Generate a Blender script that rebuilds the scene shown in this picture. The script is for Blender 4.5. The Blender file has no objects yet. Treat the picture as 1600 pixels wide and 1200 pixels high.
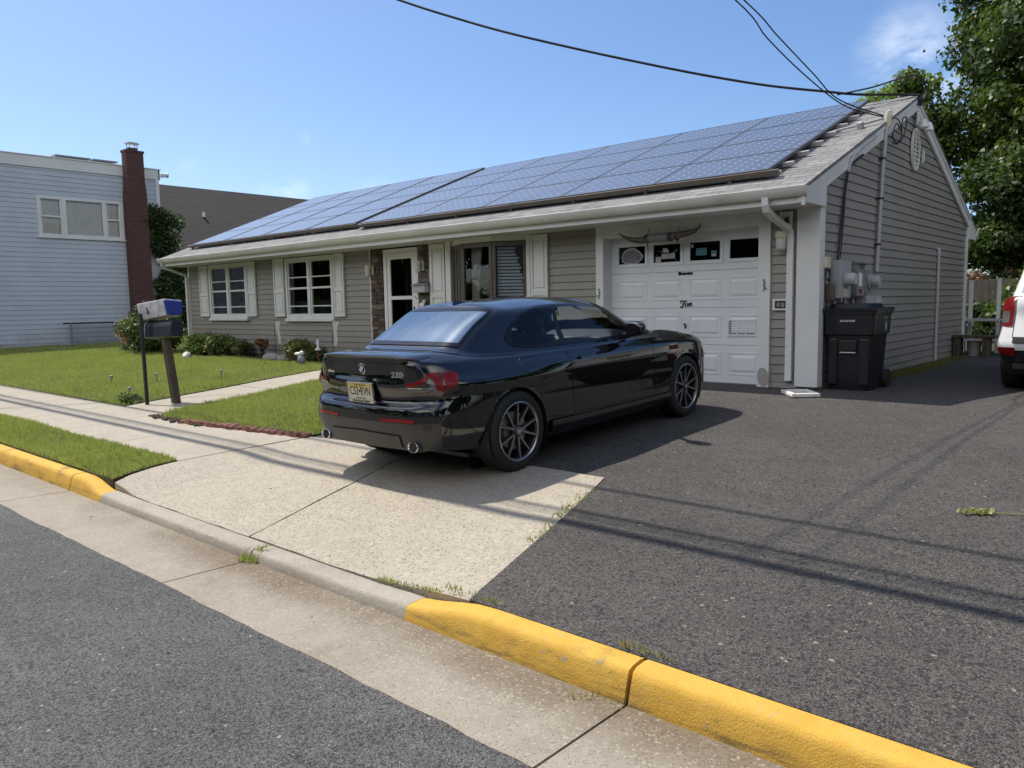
import bpy, bmesh, math, random
import numpy as np
from mathutils import Matrix, Vector
random.seed(7); RNG = np.random.default_rng(11)
C = bpy.context.scene.collection
SC = bpy.context.scene
R = math.radians

# ------------------------------------------------------------------ camera, sky, sun, exposure
cd = bpy.data.cameras.new('camera'); cam = bpy.data.objects.new('camera', cd); C.objects.link(cam); SC.camera = cam
cr, cu, cf = (0.74911, 0.66221, -0.01786), (-0.054, 0.08792, 0.99466), (-0.66024, 0.74414, -0.10162)
cam.matrix_world = Matrix(((cr[0], cu[0], -cf[0], 3.7018), (cr[1], cu[1], -cf[1], -10.1121), (cr[2], cu[2], -cf[2], 1.1659), (0, 0, 0, 1)))
cd.sensor_width = 36; cd.lens = 36 * 1216.41 / 1600; cd.clip_start = .05; cd.clip_end = 3000

SUN_EL, SUN_AZ = R(57.5), R(-92.0)        # azimuth measured from +Y towards +X: the sun stands over -X
w = bpy.data.worlds.new('World'); SC.world = w; w.use_nodes = True
nt = w.node_tree; nt.nodes.clear()
def N(t, **k):
    n = nt.nodes.new(t)
    for a, b in k.items(): setattr(n, a, b)
    return n
out = N('ShaderNodeOutputWorld'); bg = N('ShaderNodeBackground'); bg.inputs['Strength'].default_value = .092
sky = N('ShaderNodeTexSky', sky_type='NISHITA', sun_disc=False, sun_elevation=SUN_EL, sun_rotation=SUN_AZ, air_density=.9, dust_density=1.1, ozone_density=3.0)
tc = N('ShaderNodeTexCoord')
nz = N('ShaderNodeTexNoise'); nz.inputs['Scale'].default_value = 9; nz.inputs['Detail'].default_value = 9; nz.inputs['Roughness'].default_value = .62
mp = N('ShaderNodeMapping'); mp.inputs['Scale'].default_value = (1, 1, 2.2)
nt.links.new(tc.outputs['Generated'], mp.inputs['Vector']); nt.links.new(mp.outputs['Vector'], nz.inputs['Vector'])
acc = None
for (dx, dy, dz), rad, amp in (((-.25, .93, .262), .066, .27), ((-.22, .935, .235), .045, .22), ((-.88, .44, .17), .020, .10), ((-.81, .55, .20), .013, .08),
                               ((-.835, .535, .132), .040, .26), ((-.77, .63, .12), .045, .2), ((.6, -.8, .05), .001, .0)):
    v = Vector((dx, dy, dz)).normalized()
    dist = N('ShaderNodeVectorMath', operation='DISTANCE'); dist.inputs[1].default_value = v
    nt.links.new(tc.outputs['Generated'], dist.inputs[0])
    mr = N('ShaderNodeMapRange', interpolation_type='SMOOTHSTEP'); mr.inputs['From Min'].default_value = rad; mr.inputs['From Max'].default_value = 0
    mr.inputs['To Min'].default_value = 0; mr.inputs['To Max'].default_value = amp
    nt.links.new(dist.outputs['Value'], mr.inputs['Value'])
    if acc is None: acc = mr.outputs['Result']
    else:
        a = N('ShaderNodeMath', operation='MAXIMUM'); nt.links.new(acc, a.inputs[0]); nt.links.new(mr.outputs['Result'], a.inputs[1]); acc = a.outputs[0]
cn = N('ShaderNodeMapRange', interpolation_type='SMOOTHSTEP'); cn.inputs['From Min'].default_value = .36; cn.inputs['From Max'].default_value = .62
nt.links.new(nz.outputs['Fac'], cn.inputs['Value'])
mu = N('ShaderNodeMath', operation='MULTIPLY'); nt.links.new(acc, mu.inputs[0]); nt.links.new(cn.outputs['Result'], mu.inputs[1])
fill_cloud = None   # unseen bright cloud added behind and beside the viewer to lift shaded walls
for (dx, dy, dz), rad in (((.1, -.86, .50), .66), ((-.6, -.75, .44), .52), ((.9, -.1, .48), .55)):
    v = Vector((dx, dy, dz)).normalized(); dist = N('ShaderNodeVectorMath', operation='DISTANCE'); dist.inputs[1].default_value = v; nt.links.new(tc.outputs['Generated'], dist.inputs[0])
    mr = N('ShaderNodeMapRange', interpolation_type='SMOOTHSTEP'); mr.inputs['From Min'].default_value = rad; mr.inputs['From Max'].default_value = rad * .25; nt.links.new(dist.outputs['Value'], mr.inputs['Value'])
    if fill_cloud is None: fill_cloud = mr.outputs['Result']
    else: a = N('ShaderNodeMath', operation='MAXIMUM'); nt.links.new(fill_cloud, a.inputs[0]); nt.links.new(mr.outputs['Result'], a.inputs[1]); fill_cloud = a.outputs[0]
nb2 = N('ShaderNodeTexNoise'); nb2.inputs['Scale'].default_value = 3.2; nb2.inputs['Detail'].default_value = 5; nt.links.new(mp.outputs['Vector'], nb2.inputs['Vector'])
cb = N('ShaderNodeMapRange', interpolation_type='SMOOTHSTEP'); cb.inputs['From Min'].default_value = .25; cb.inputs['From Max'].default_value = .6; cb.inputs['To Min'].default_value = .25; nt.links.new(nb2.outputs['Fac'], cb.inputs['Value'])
mb_ = N('ShaderNodeMath', operation='MULTIPLY'); nt.links.new(fill_cloud, mb_.inputs[0]); nt.links.new(cb.outputs['Result'], mb_.inputs[1])
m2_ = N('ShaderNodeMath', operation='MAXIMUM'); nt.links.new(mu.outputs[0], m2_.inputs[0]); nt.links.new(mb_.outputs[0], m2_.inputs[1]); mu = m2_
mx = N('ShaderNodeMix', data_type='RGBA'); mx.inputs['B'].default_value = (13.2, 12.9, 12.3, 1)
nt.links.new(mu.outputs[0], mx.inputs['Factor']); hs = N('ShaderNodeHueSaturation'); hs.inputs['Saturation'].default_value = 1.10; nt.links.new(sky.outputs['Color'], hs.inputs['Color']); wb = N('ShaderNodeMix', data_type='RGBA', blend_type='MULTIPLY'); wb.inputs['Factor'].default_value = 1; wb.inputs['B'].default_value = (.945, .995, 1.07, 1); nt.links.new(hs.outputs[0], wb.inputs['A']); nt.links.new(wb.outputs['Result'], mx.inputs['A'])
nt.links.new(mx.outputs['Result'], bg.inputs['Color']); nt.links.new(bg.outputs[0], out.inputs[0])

sl = bpy.data.lights.new('sun', 'SUN'); sl.energy = 3.15; sl.angle = R(.53); sl.color = (1, .94, .84)
so = bpy.data.objects.new('sun', sl); C.objects.link(so)
sv = Vector((math.sin(SUN_AZ) * math.cos(SUN_EL), math.cos(SUN_AZ) * math.cos(SUN_EL), math.sin(SUN_EL)))
so.rotation_euler = (-sv).to_track_quat('-Z', 'Y').to_euler()
SC.view_settings.view_transform = 'Standard'; SC.view_settings.look = 'None'; SC.view_settings.exposure = 0.74; SC.view_settings.gamma = 1
SC.cycles.max_bounces = 8; SC.cycles.transparent_max_bounces = 16; SC.cycles.caustics_reflective = False; SC.cycles.caustics_refractive = False

# ------------------------------------------------------------------ materials
MAT = {}
class NT:
    def __init__(s, name):
        s.m = bpy.data.materials.new(name); s.m.use_nodes = True; s.t = s.m.node_tree; s.t.nodes.clear()
        s.out = s.n('ShaderNodeOutputMaterial'); MAT[name] = s.m
    def n(s, t, inp=None, **k):
        n = s.t.nodes.new(t)
        for a, b in k.items(): setattr(n, a, b)
        for a, b in (inp or {}).items():
            if hasattr(b, 'is_output'): s.t.links.new(b, n.inputs[a])
            else: n.inputs[a].default_value = b
        return n
    def l(s, a, b): s.t.links.new(a, b)
    def co(s, scale=(1, 1, 1), kind='Object'):
        t = s.n('ShaderNodeTexCoord'); m = s.n('ShaderNodeMapping', {'Vector': t.outputs[kind], 'Scale': scale}); return m.outputs[0]
    def noise(s, sc, det=4, ro=.55, vec=None, dist=0):
        return s.n('ShaderNodeTexNoise', {'Vector': vec if vec is not None else s.co(), 'Scale': sc, 'Detail': det, 'Roughness': ro, 'Distortion': dist}).outputs['Fac']
    def vor(s, sc, feat='F1', vec=None, out='Distance'):
        return s.n('ShaderNodeTexVoronoi', {'Vector': vec if vec is not None else s.co(), 'Scale': sc}, feature=feat).outputs[out]
    def rng(s, v, a, b, c=0., d=1., smooth=False):
        return s.n('ShaderNodeMapRange', {'Value': v, 'From Min': a, 'From Max': b, 'To Min': c, 'To Max': d}, interpolation_type='SMOOTHSTEP' if smooth else 'LINEAR').outputs[0]
    def mix(s, f, a, b, mode='MIX'):
        n = s.n('ShaderNodeMix', data_type='RGBA', blend_type=mode)
        for k, x in (('Factor', f), ('A', a), ('B', b)):
            if hasattr(x, 'is_output'): s.l(x, n.inputs[k])
            else: n.inputs[k].default_value = x if k == 'Factor' else (*x, 1)[:4]
        return n.outputs['Result']
    def math(s, op, a, b=0.):
        return s.n('ShaderNodeMath', {0: a, 1: b}, operation=op).outputs[0]
    def bump(s, h, st=.3, d=.01, nrm=None):
        n = s.n('ShaderNodeBump', {'Height': h, 'Strength': st, 'Distance': d})
        if nrm is not None: s.l(nrm, n.inputs['Normal'])
        return n.outputs[0]
    def pr(s, col, rough=.6, nrm=None, **k):
        p = s.n('ShaderNodeBsdfPrincipled'); 
        if hasattr(col, 'is_output'): s.l(col, p.inputs['Base Color'])
        else: p.inputs['Base Color'].default_value = (*col, 1)[:4]
        if hasattr(rough, 'is_output'): s.l(rough, p.inputs['Roughness'])
        else: p.inputs['Roughness'].default_value = rough
        if nrm is not None: s.l(nrm, p.inputs['Normal'])
        for a, b in k.items():
            a = a.replace('_', ' ')
            if hasattr(b, 'is_output'): s.l(b, p.inputs[a])
            else: p.inputs[a].default_value = b
        s.l(p.outputs[0], s.out.inputs[0]); return p
def plain(name, col, rough=.5, var=.12, sc=6, bump=0., bsc=60, **k):
    t = NT(name); f = t.noise(sc, 5); d = tuple(c * (1 - var) for c in col); u = tuple(min(1, c * (1 + var)) for c in col)
    nr = t.bump(t.noise(bsc, 4), bump, .004) if bump else None
    t.pr(t.mix(t.rng(f, .3, .7), d, u), rough, nr, **k); return t.m

def asphalt(name, base, chip, fine=210, warm=0):
    t = NT(name); v = t.n('ShaderNodeTexVoronoi', {'Vector': t.co(), 'Scale': fine}); v2 = t.n('ShaderNodeTexVoronoi', {'Vector': t.co(), 'Scale': fine * .42})
    sep = t.n('ShaderNodeSeparateColor', {'Color': v.outputs['Color']}); sep2 = t.n('ShaderNodeSeparateColor', {'Color': v2.outputs['Color']})
    stone = t.rng(sep.outputs[0], 0, 1, .35, 1.75)
    big = t.noise(.55, 5, .6); mid = t.noise(5, 4, .6)
    f = t.math('MULTIPLY', stone, t.math('MULTIPLY', t.rng(big, .3, .7, .84, 1.16), t.rng(mid, .3, .7, .88, 1.12)))
    col = t.n('ShaderNodeVectorMath', {0: base, 'Scale': f}, operation='SCALE').outputs[0]
    spot = t.n('ShaderNodeTexVoronoi', {'Vector': t.co(), 'Scale': .42}); sps = t.n('ShaderNodeSeparateColor', {'Color': spot.outputs['Color']})
    stain = t.math('MULTIPLY', t.rng(t.math('ADD', spot.outputs['Distance'], t.math('MULTIPLY', mid, .25)), .46, .22, 0, .42, True), t.math('GREATER_THAN', sps.outputs[0], .62)); col = t.mix(stain, col, tuple(c * .42 for c in base))
    wear = t.math('MULTIPLY', t.rng(t.noise(.9, 6, .65, t.co((.5, 1.2, 1))), .50, .68, 0, .35, True), 1.); col = t.mix(wear, col, tuple(c * 1.5 for c in base))
    col = t.mix(t.math('GREATER_THAN', sep.outputs[1], .984), col, chip)
    col = t.mix(t.math('GREATER_THAN', sep2.outputs[1], .9985), col, tuple(c * 1.25 for c in chip))
    pit = t.rng(v.outputs['Distance'], .0, .62)
    col = t.mix(t.math('MULTIPLY', t.math('LESS_THAN', sep2.outputs[2], .10), .75), col, tuple(c * .3 for c in base))
    h = t.math('ADD', t.math('MULTIPLY', sep.outputs[0], .8), t.math('MULTIPLY', pit, -.7))
    t.pr(col, .85, t.bump(h, .75, .006), Specular_IOR_Level=.35); return t.m
asphalt('drive_asphalt', (.070, .065, .060), (.21, .19, .17), 150)
asphalt('road_asphalt', (.096, .093, .089), (.24, .23, .215), 190)

def concrete(name, base, agg=True, stain=(.20, .15, .10), amt=.35, sc=95, pk=.6, dn=(.5, .85)):
    t = NT(name); big = t.noise(.9, 6, .62); mid = t.noise(7, 5, .6); v = t.n('ShaderNodeTexVoronoi', {'Vector': t.co((1, 1, 1)), 'Scale': sc})
    sep = t.n('ShaderNodeSeparateColor', {'Color': v.outputs['Color']})
    warp = t.noise(sc * .55, 3, .6)
    col = t.mix(t.rng(mid, .25, .75), tuple(c * .90 for c in base), tuple(c * 1.08 for c in base))
    col = t.mix(t.math('MULTIPLY', t.rng(big, .48, .75, 0, 1, True), amt), col, stain)
    dens = t.rng(t.noise(1.3, 4, .6), .36, .64, dn[0], dn[1])
    pit = t.math('MULTIPLY', t.rng(t.math('ADD', v.outputs['Distance'], t.math('MULTIPLY', warp, .5)), .62, .45, 0, 1, True), t.math('LESS_THAN', sep.outputs[0], dens if agg else .12))
    col = t.mix(t.math('MULTIPLY', pit, pk), col, (base[0] * .40, base[1] * .42, base[2] * .46))
    if name == 'gutter_concrete':
        s = t.n('ShaderNodeSeparateXYZ', {0: t.n('ShaderNodeTexCoord').outputs['Object']}); dn_ = t.math('MULTIPLY', t.rng(t.math('ADD', s.outputs[1], t.math('MULTIPLY', t.noise(2.6, 6, .7), .34)), -7.86, -7.52, 0, 1, True), t.rng(t.noise(1.1, 4), .36, .56, .25, 1)); dn_ = t.math('MULTIPLY', dn_, t.math('MULTIPLY', t.rng(s.outputs[0], -4., -.4, .45, 1, True), t.rng(t.noise(45, 4, .7), .3, .6, .55, 1)))
        col = t.mix(t.math('MULTIPLY', dn_, .85), col, (.135, .100, .064))
    col = t.mix(t.math('MULTIPLY', t.math('GREATER_THAN', sep.outputs[2], .93), .5), col, tuple(min(.8, c * 1.35) for c in base))
    h = t.math('ADD', t.math('MULTIPLY', pit, -1.), t.math('MULTIPLY', warp, .7))
    t.pr(col, .9, t.bump(h, .55 if agg else .3, .006), Specular_IOR_Level=.3); return t.m
concrete('apron_concrete', (.378, .335, .268), True, (.33, .285, .215), .4, 52, .86, (.5, .86))
concrete('walk_concrete', (.375, .335, .272), True, (.31, .265, .195), .5, 80, .5, (.4, .8))
concrete('gutter_concrete', (.315, .280, .226), True, (.20, .16, .115), .85, 90, .5, (.25, .6))
concrete('kerb_concrete', (.37, .335, .28), True, (.22, .19, .15), .6, 110, .4, (.3, .6))
concrete('foundation_concrete', (.36, .34, .31), False, (.16, .15, .12), .6, 60)

t = NT('yellow_paint'); n1 = t.noise(9, 6, .65); n2 = t.noise(120, 3, .6); n3 = t.noise(2.5, 6, .7, t.co((1, 1, 3)))
col = t.mix(t.rng(n1, .35, .7), (.57, .335, .055), (.64, .40, .078))
col = t.mix(t.math('MULTIPLY', t.rng(n3, .56, .72, 0, 1, True), .75), col, (.20, .135, .045))
col = t.mix(t.rng(n2, .66, .73, 0, .8), col, (.36, .26, .12))
n4 = t.noise(26, 5, .7); n5 = t.noise(3.2, 5, .65, t.co((.9, 6, 6))); sz = t.n('ShaderNodeSeparateXYZ', {0: t.n('ShaderNodeTexCoord').outputs['Object']})
col = t.mix(t.math('MULTIPLY', t.rng(n4, .60, .66, 0, 1, True), t.rng(n3, .42, .6)), col, (.33, .30, .25))
low = t.math('MULTIPLY', t.rng(sz.outputs[2], -.32, -.42, 0, 1, True), t.rng(n5, .45, .66, 0, .75, True)); col = t.mix(low, col, (.10, .082, .055))
t.pr(col, .82, t.bump(t.math('ADD', n2, t.math('MULTIPLY', n4, .8)), .5, .006), Specular_IOR_Level=.25)

def siding(name, base):
    t = NT(name); n = t.noise(1.2, 5, .6); g = t.noise(14, 5, .6, t.co((.12, .12, 3)))
    col = t.mix(t.rng(n, .3, .7), tuple(c * .93 for c in base), tuple(c * 1.05 for c in base))
    col = t.mix(t.rng(g, .45, .8, 0, .18), col, tuple(c * .7 for c in base))
    s = t.n('ShaderNodeSeparateXYZ', {0: t.n('ShaderNodeTexCoord').outputs['Object']}); row = t.math('FLOOR', t.math('DIVIDE', t.math('SUBTRACT', s.outputs[2], .10), .12)); hsh = t.n('ShaderNodeTexWhiteNoise', {'W': row}, noise_dimensions='1D').outputs['Value']
    seam = t.math('LESS_THAN', t.math('FRACT', t.math('ADD', t.math('DIVIDE', t.math('ADD', s.outputs[0], s.outputs[1]), 3.66), hsh)), .0016); col = t.mix(t.math('MULTIPLY', seam, .6), col, tuple(c * .3 for c in base))
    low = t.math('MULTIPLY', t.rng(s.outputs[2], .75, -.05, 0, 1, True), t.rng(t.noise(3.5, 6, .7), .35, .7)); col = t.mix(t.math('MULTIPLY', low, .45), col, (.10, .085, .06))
    t.pr(col, .5, t.bump(t.math('ADD', t.math('MULTIPLY', t.noise(40, 4, .6, t.co((.15, .15, 4))), .3), t.noise(1.6, 3, .5, t.co((.8, .8, 2.2)))), .22, .02)); return t.m
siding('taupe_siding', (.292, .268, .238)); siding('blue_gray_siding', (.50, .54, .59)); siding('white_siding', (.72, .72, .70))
t = NT('white_trim'); n = t.noise(2, 6, .65); g = t.noise(22, 5, .7)
col = t.mix(t.rng(n, .35, .75), (.74, .74, .735), (.66, .655, .63)); col = t.mix(t.rng(g, .66, .8, 0, .35), col, (.40, .37, .31)); t.pr(col, .45)
t = NT('gutter_white'); n = t.noise(1.6, 6, .65, t.co((1, 1, 1))); g = t.noise(9, 6, .75, t.co((1, 1, .35)))
col = t.mix(t.rng(n, .35, .75), (.74, .73, .69), (.58, .56, .50)); col = t.mix(t.rng(g, .60, .76, 0, .75, True), col, (.21, .19, .15)); t.pr(col, .5)
t = NT('garage_white'); n = t.noise(1.4, 6, .6); g = t.noise(5, 6, .7, t.co((1, 1, .4)))
col = t.mix(t.rng(n, .35, .7), (.77, .79, .83), (.69, .71, .74)); col = t.mix(t.rng(g, .58, .8, 0, .30), col, (.48, .48, .47)); t.pr(col, .42)
plain('bay_brown', (.105, .085, .068), .45); plain('cream_plastic', (.60, .55, .42), .5); plain('frosted', (.55, .55, .54), .3)
plain('dark_plastic', (.012, .013, .016), .42, .2, 8, .1, 200); plain('bin_black', (.0085, .0095, .0125), .42, .25, 4, .12, 120); plain('black_rubber', (.014, .014, .014), .75, .2, 20)
plain('black_metal', (.012, .012, .012), .45); plain('cable_black', (.010, .010, .011), .6); plain('dark_iron', (.02, .02, .021), .6)
plain('meter_grey', (.36, .37, .38), .45, .1); plain('meter_dark', (.21, .22, .23), .5, .1); plain('pvc_grey', (.44, .44, .45), .5, .06); plain('conduit_grey', (.38, .38, .40), .4, .1, Metallic=.3)
plain('room_dark', (.030, .028, .027), .9); plain('curtain', (.74, .72, .68), .9, .06); plain('reflection_slats', (.66, .70, .76), .7, .05); plain('curtain_dark', (.10, .10, .12), .9)
plain('silver', (.62, .62, .62), .25, .03, Metallic=1.0); plain('chrome', (.8, .8, .8), .08, .02, Metallic=1.0)
plain('flag_cloth', (.55, .53, .55), .9, .2, 18); plain('ceramic_white', (.72, .70, .66), .4, .1); plain('blue_glaze', (.20, .25, .27), .4, .2)
plain('mail_blue', (.030, .052, .30), .45, .15); plain('mail_box_black', (.016, .020, .032), .35, .2); plain('rust', (.23, .085, .035), .8, .3); plain('dead_leaf', (.10, .062, .035), .9, .3); plain('pail_grey', (.30, .31, .33), .5)
plain('tank_white', (.68, .69, .69), .4, .05); plain('galv', (.40, .42, .43), .45, .12, Metallic=.6)
t = NT('news_tube'); n = t.noise(7, 6, .7); t.pr(t.mix(t.rng(n, .42, .62, 0, 1, True), (.62, .62, .62), (.33, .35, .42)), .55)
plain('panel_frame', (.085, .09, .10), .4); plain('horn_brown', (.10, .072, .05), .35, .4, 12); plain('horn_wrap', (.19, .20, .20), .6, .3, 40, .4, 90); plain('leather_dark', (.035, .025, .02), .6)
t = NT('old_wood'); g = t.noise(18, 6, .65, t.co((1, 1, .12))); t.pr(t.mix(t.rng(g, .3, .72), (.040, .030, .021), (.125, .098, .07)), .9, t.bump(g, .6, .01))
t = NT('fence_wood'); g = t.noise(14, 6, .65, t.co((1, 1, .12))); t.pr(t.mix(t.rng(g, .3, .72), (.11, .088, .068), (.20, .165, .13)), .9, t.bump(g, .4, .01))
def bricky(name, c1, c2, mortar, bw, bh, ms=.012, axis='Y', scale=1.):
    t = NT(name); tcn = t.n('ShaderNodeTexCoord'); s = t.n('ShaderNodeSeparateXYZ', {0: tcn.outputs['Object']})
    hx = t.math('ADD', s.outputs[0], s.outputs[1])
    v = t.n('ShaderNodeCombineXYZ', {0: hx, 1: s.outputs[2]})
    b = t.n('ShaderNodeTexBrick', {'Vector': v.outputs[0], 'Color1': (*c1, 1), 'Color2': (*c2, 1), 'Mortar': (*mortar, 1), 'Scale': 1., 'Mortar Size': ms, 'Brick Width': bw, 'Row Height': bh, 'Bias': 0.})
    col = t.mix(t.rng(t.noise(9, 5), .3, .7, 0, .35), b.outputs['Color'], tuple(c * .5 for c in c1))
    t.pr(col, .85, t.bump(t.math('ADD', t.math('MULTIPLY', b.outputs['Fac'], -1.), t.math('MULTIPLY', t.noise(60, 3), .4)), .7, .012)); return t.m
bricky('chimney_brick', (.125, .042, .032), (.075, .026, .022), (.15, .115, .10), .215, .072, .008)
t = NT('shingle'); tcn = t.n('ShaderNodeTexCoord'); s = t.n('ShaderNodeSeparateXYZ', {0: tcn.outputs['Object']})
v = t.n('ShaderNodeCombineXYZ', {0: s.outputs[0], 1: t.math('MULTIPLY', t.math('ADD', s.outputs[1], .70), 1.0768)})
b = t.n('ShaderNodeTexBrick', {'Vector': v.outputs[0], 'Color1': (.270, .268, .265, 1), 'Color2': (.175, .173, .172, 1), 'Mortar': (.05, .05, .05, 1), 'Scale': 1., 'Mortar Size': .006, 'Brick Width': .305, 'Row Height': .142, 'Bias': 0.})
col = t.mix(t.rng(t.noise(1.5, 6, .7, t.co((1.6, .5, 1))), .5, .72, 0, .65, True), b.outputs['Color'], (.085, .082, .078)); col = t.mix(t.rng(t.noise(140, 3), .35, .65, 0, .5), col, (.16, .155, .15))
t.pr(col, .92, t.bump(t.math('ADD', t.math('MULTIPLY', b.outputs['Fac'], -1.), t.math('MULTIPLY', t.noise(140, 3), .5)), .5, .008))
t = NT('dark_shingle'); tcn = t.n('ShaderNodeTexCoord'); s = t.n('ShaderNodeSeparateXYZ', {0: tcn.outputs['Object']})
v = t.n('ShaderNodeCombineXYZ', {0: s.outputs[1], 1: t.math('MULTIPLY', s.outputs[2], 1.75)})
b = t.n('ShaderNodeTexBrick', {'Vector': v.outputs[0], 'Color1': (.032, .027, .025, 1), 'Color2': (.018, .016, .0155, 1), 'Mortar': (.012, .011, .01, 1), 'Scale': 1., 'Mortar Size': .012, 'Brick Width': .5, 'Row Height': .2})
t.pr(t.mix(t.rng(t.noise(1.1, 5), .4, .7, 0, .5), b.outputs['Color'], (.022, .020, .019)), .9, t.bump(t.math('MULTIPLY', b.outputs['Fac'], -1.), .6, .02))
t = NT('stone_veneer'); tcn = t.n('ShaderNodeTexCoord'); s = t.n('ShaderNodeSeparateXYZ', {0: tcn.outputs['Object']}); t.pr(t.mix(t.noise(13, 5), (.05, .038, .030), (.155, .12, .092)), .9, t.bump(t.noise(30, 5), .8, .02))
plain('stone_light', (.16, .13, .105), .9, .3, 12, .6, 40); plain('stone_dark', (.075, .058, .048), .9, .3, 12, .6, 40); plain('stone_red', (.105, .06, .045), .9, .3, 12, .6, 40)
# solar cells: dark blue squares with clipped white corners under glass
t = NT('solar_cells'); tcn = t.n('ShaderNodeTexCoord'); s = t.n('ShaderNodeSeparateXYZ', {0: tcn.outputs['Object']})
fx = t.math('FRACT', t.math('DIVIDE', s.outputs[0], .1590)); fy = t.math('FRACT', t.math('DIVIDE', s.outputs[1], .1600))
ax = t.math('ABSOLUTE', t.math('SUBTRACT', fx, .5)); ay = t.math('ABSOLUTE', t.math('SUBTRACT', fy, .5))
dia = t.math('GREATER_THAN', t.math('ADD', ax, ay), .845); lin = t.math('GREATER_THAN', t.math('MAXIMUM', ax, ay), .487)
col = t.mix(t.math('MAXIMUM', dia, t.math('MULTIPLY', lin, .28)), t.mix(t.noise(3, 3), (.085, .090, .096), (.105, .109, .114)), (.46, .48, .50))
t.pr(col, .3, None, Coat_Weight=.65, Coat_Roughness=.16, Coat_IOR=1.6)
# car paint, glass
t = NT('car_black'); t.pr((.0022, .0026, .0040), .42, None, Coat_Weight=1.0, Coat_Roughness=.010, Coat_IOR=1.8, Specular_IOR_Level=.05)
t = NT('suv_white'); t.pr((.70, .71, .72), .35, None, Coat_Weight=1.0, Coat_Roughness=.03)
t = NT('trim_grey'); t.pr(t.mix(t.noise(300, 2), (.030, .030, .031), (.040, .040, .041)), .38)
t = NT('gloss_black'); t.pr((.006, .006, .007), .12)
def glass(name, tint, ior=1.52, rough=.0, refl=(1, 1, 1)):
    t = NT(name); tr = t.n('ShaderNodeBsdfTransparent', {'Color': (*tint, 1)}); gl = t.n('ShaderNodeBsdfGlossy', {'Color': (*refl, 1), 'Roughness': rough})
    fr = t.n('ShaderNodeFresnel', {'IOR': ior}); m = t.n('ShaderNodeMixShader', {0: fr.outputs[0], 1: tr.outputs[0], 2: gl.outputs[0]}); t.l(m.outputs[0], t.out.inputs[0]); return t.m
glass('car_glass', (.90, .93, .91), 1.42); glass('rear_glass', (.70, .74, .74), 7.0, .0, (.86, .98, 1.)); glass('clear_glass', (.93, .94, .94), 1.45); glass('window_glass', (.62, .65, .65), 1.6); glass('jar_glass', (.8, .8, .8), 1.5)
t = NT('tail_red'); t.pr((.17, .005, .008), .35, None, Specular_IOR_Level=.3)
t = NT('tail_dark'); t.pr((.034, .026, .028), .16, None, Coat_Weight=1.0, Coat_Roughness=.02)
t = NT('tail_clear'); t.pr((.10, .10, .105), .3, None, Coat_Weight=.4, Coat_Roughness=.05)
t = NT('reflector_red'); t.pr((.22, .010, .010), .2)
t = NT('rim_silver'); t.pr((.36, .36, .37), .3, None, Metallic=.9)
t = NT('rim_dark'); t.pr((.020, .020, .021), .4)
t = NT('plate_face'); g = t.n('ShaderNodeSeparateXYZ', {0: t.co((1, 1, 1), 'Generated')}); t.pr(t.mix(t.rng(g.outputs[2], .45, 1., 0, 1, True), (.60, .57, .46), (.62, .45, .10)), .4)
plain('seat_black', (.017, .018, .022), .7); plain('dash_dark', (.02, .021, .024), .6); plain('plate_ink', (.012, .012, .016), .5); plain('white_ink', (.75, .75, .74), .5); plain('black_ink', (.010, .010, .012), .5)
plain('roundel_blue', (.035, .16, .42), .3); plain('decal_grey', (.42, .41, .42), .6, .15); plain('decal_plum', (.19, .16, .20), .6, .3, 30); plain('decal_teal', (.07, .20, .27), .6, .3, 30); plain('decal_yellow', (.42, .44, .05), .6); plain('decal_green', (.10, .22, .16), .6)
# vegetation
def leaf(name, c1, c2, tr=.35, sc=1.2):
    t = NT(name); f = t.rng(t.noise(sc, 4, .6), .32, .68); col = t.mix(f, c1, c2); col = t.mix(t.rng(t.noise(sc * 18, 2), .35, .65, 0, .6), col, tuple(c * 1.5 for c in c2))
    p = t.n('ShaderNodeBsdfPrincipled', {'Base Color': col, 'Roughness': .48, 'Specular IOR Level': .4}); q = t.n('ShaderNodeBsdfTranslucent', {'Color': t.mix(.5, col, (c2[0] * 1.6, c2[1] * 1.9, c2[2] * .6))})
    m = t.n('ShaderNodeMixShader', {0: tr, 1: p.outputs[0], 2: q.outputs[0]}); t.l(m.outputs[0], t.out.inputs[0]); return t.m
leaf('maple_leaf', (.034, .062, .014), (.078, .115, .024)); leaf('dark_leaf', (.020, .038, .011), (.044, .072, .017)); leaf('ivy_leaf', (.022, .045, .018), (.05, .085, .03))
leaf('light_leaf', (.11, .175, .040), (.20, .27, .07)); leaf('rust_leaf', (.12, .052, .032), (.19, .09, .05)); leaf('pink_leaf', (.28, .14, .12), (.40, .24, .20)); leaf('grass_blade', (.175, .225, .060), (.345, .375, .125), .3, 1.1)
leaf('dry_grass', (.22, .19, .08), (.30, .26, .12), .2); leaf('sprig_leaf', (.22, .22, .07), (.32, .31, .12), .2, 9); leaf('moss', (.055, .065, .010), (.10, .11, .015), .05, 4)
plain('bark', (.085, .065, .05), .95, .35, 9, .8, 30)
t = NT('soil_turf'); n = t.noise(2.2, 6, .65); n2 = t.noise(30, 5, .6); t.pr(t.mix(t.rng(n2, .3, .7), t.mix(t.rng(n, .35, .65), (.048, .066, .018), (.085, .092, .034)), (.030, .028, .014)), .95, t.bump(n2, .8, .03))
t = NT('far_turf'); n = t.noise(1.2, 6, .65); t.pr(t.mix(t.rng(n, .35, .65), (.07, .11, .025), (.12, .15, .045)), .95)
t = NT('mulch'); n2 = t.noise(26, 6, .7); t.pr(t.mix(t.rng(n2, .3, .7), (.035, .024, .016), (.13, .095, .065)), .95, t.bump(n2, 1., .04))
plain('edging', (.19, .085, .062), .9, .3, 14, .5, 60); plain('joint_dark', (.06, .055, .045), .95)

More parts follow.
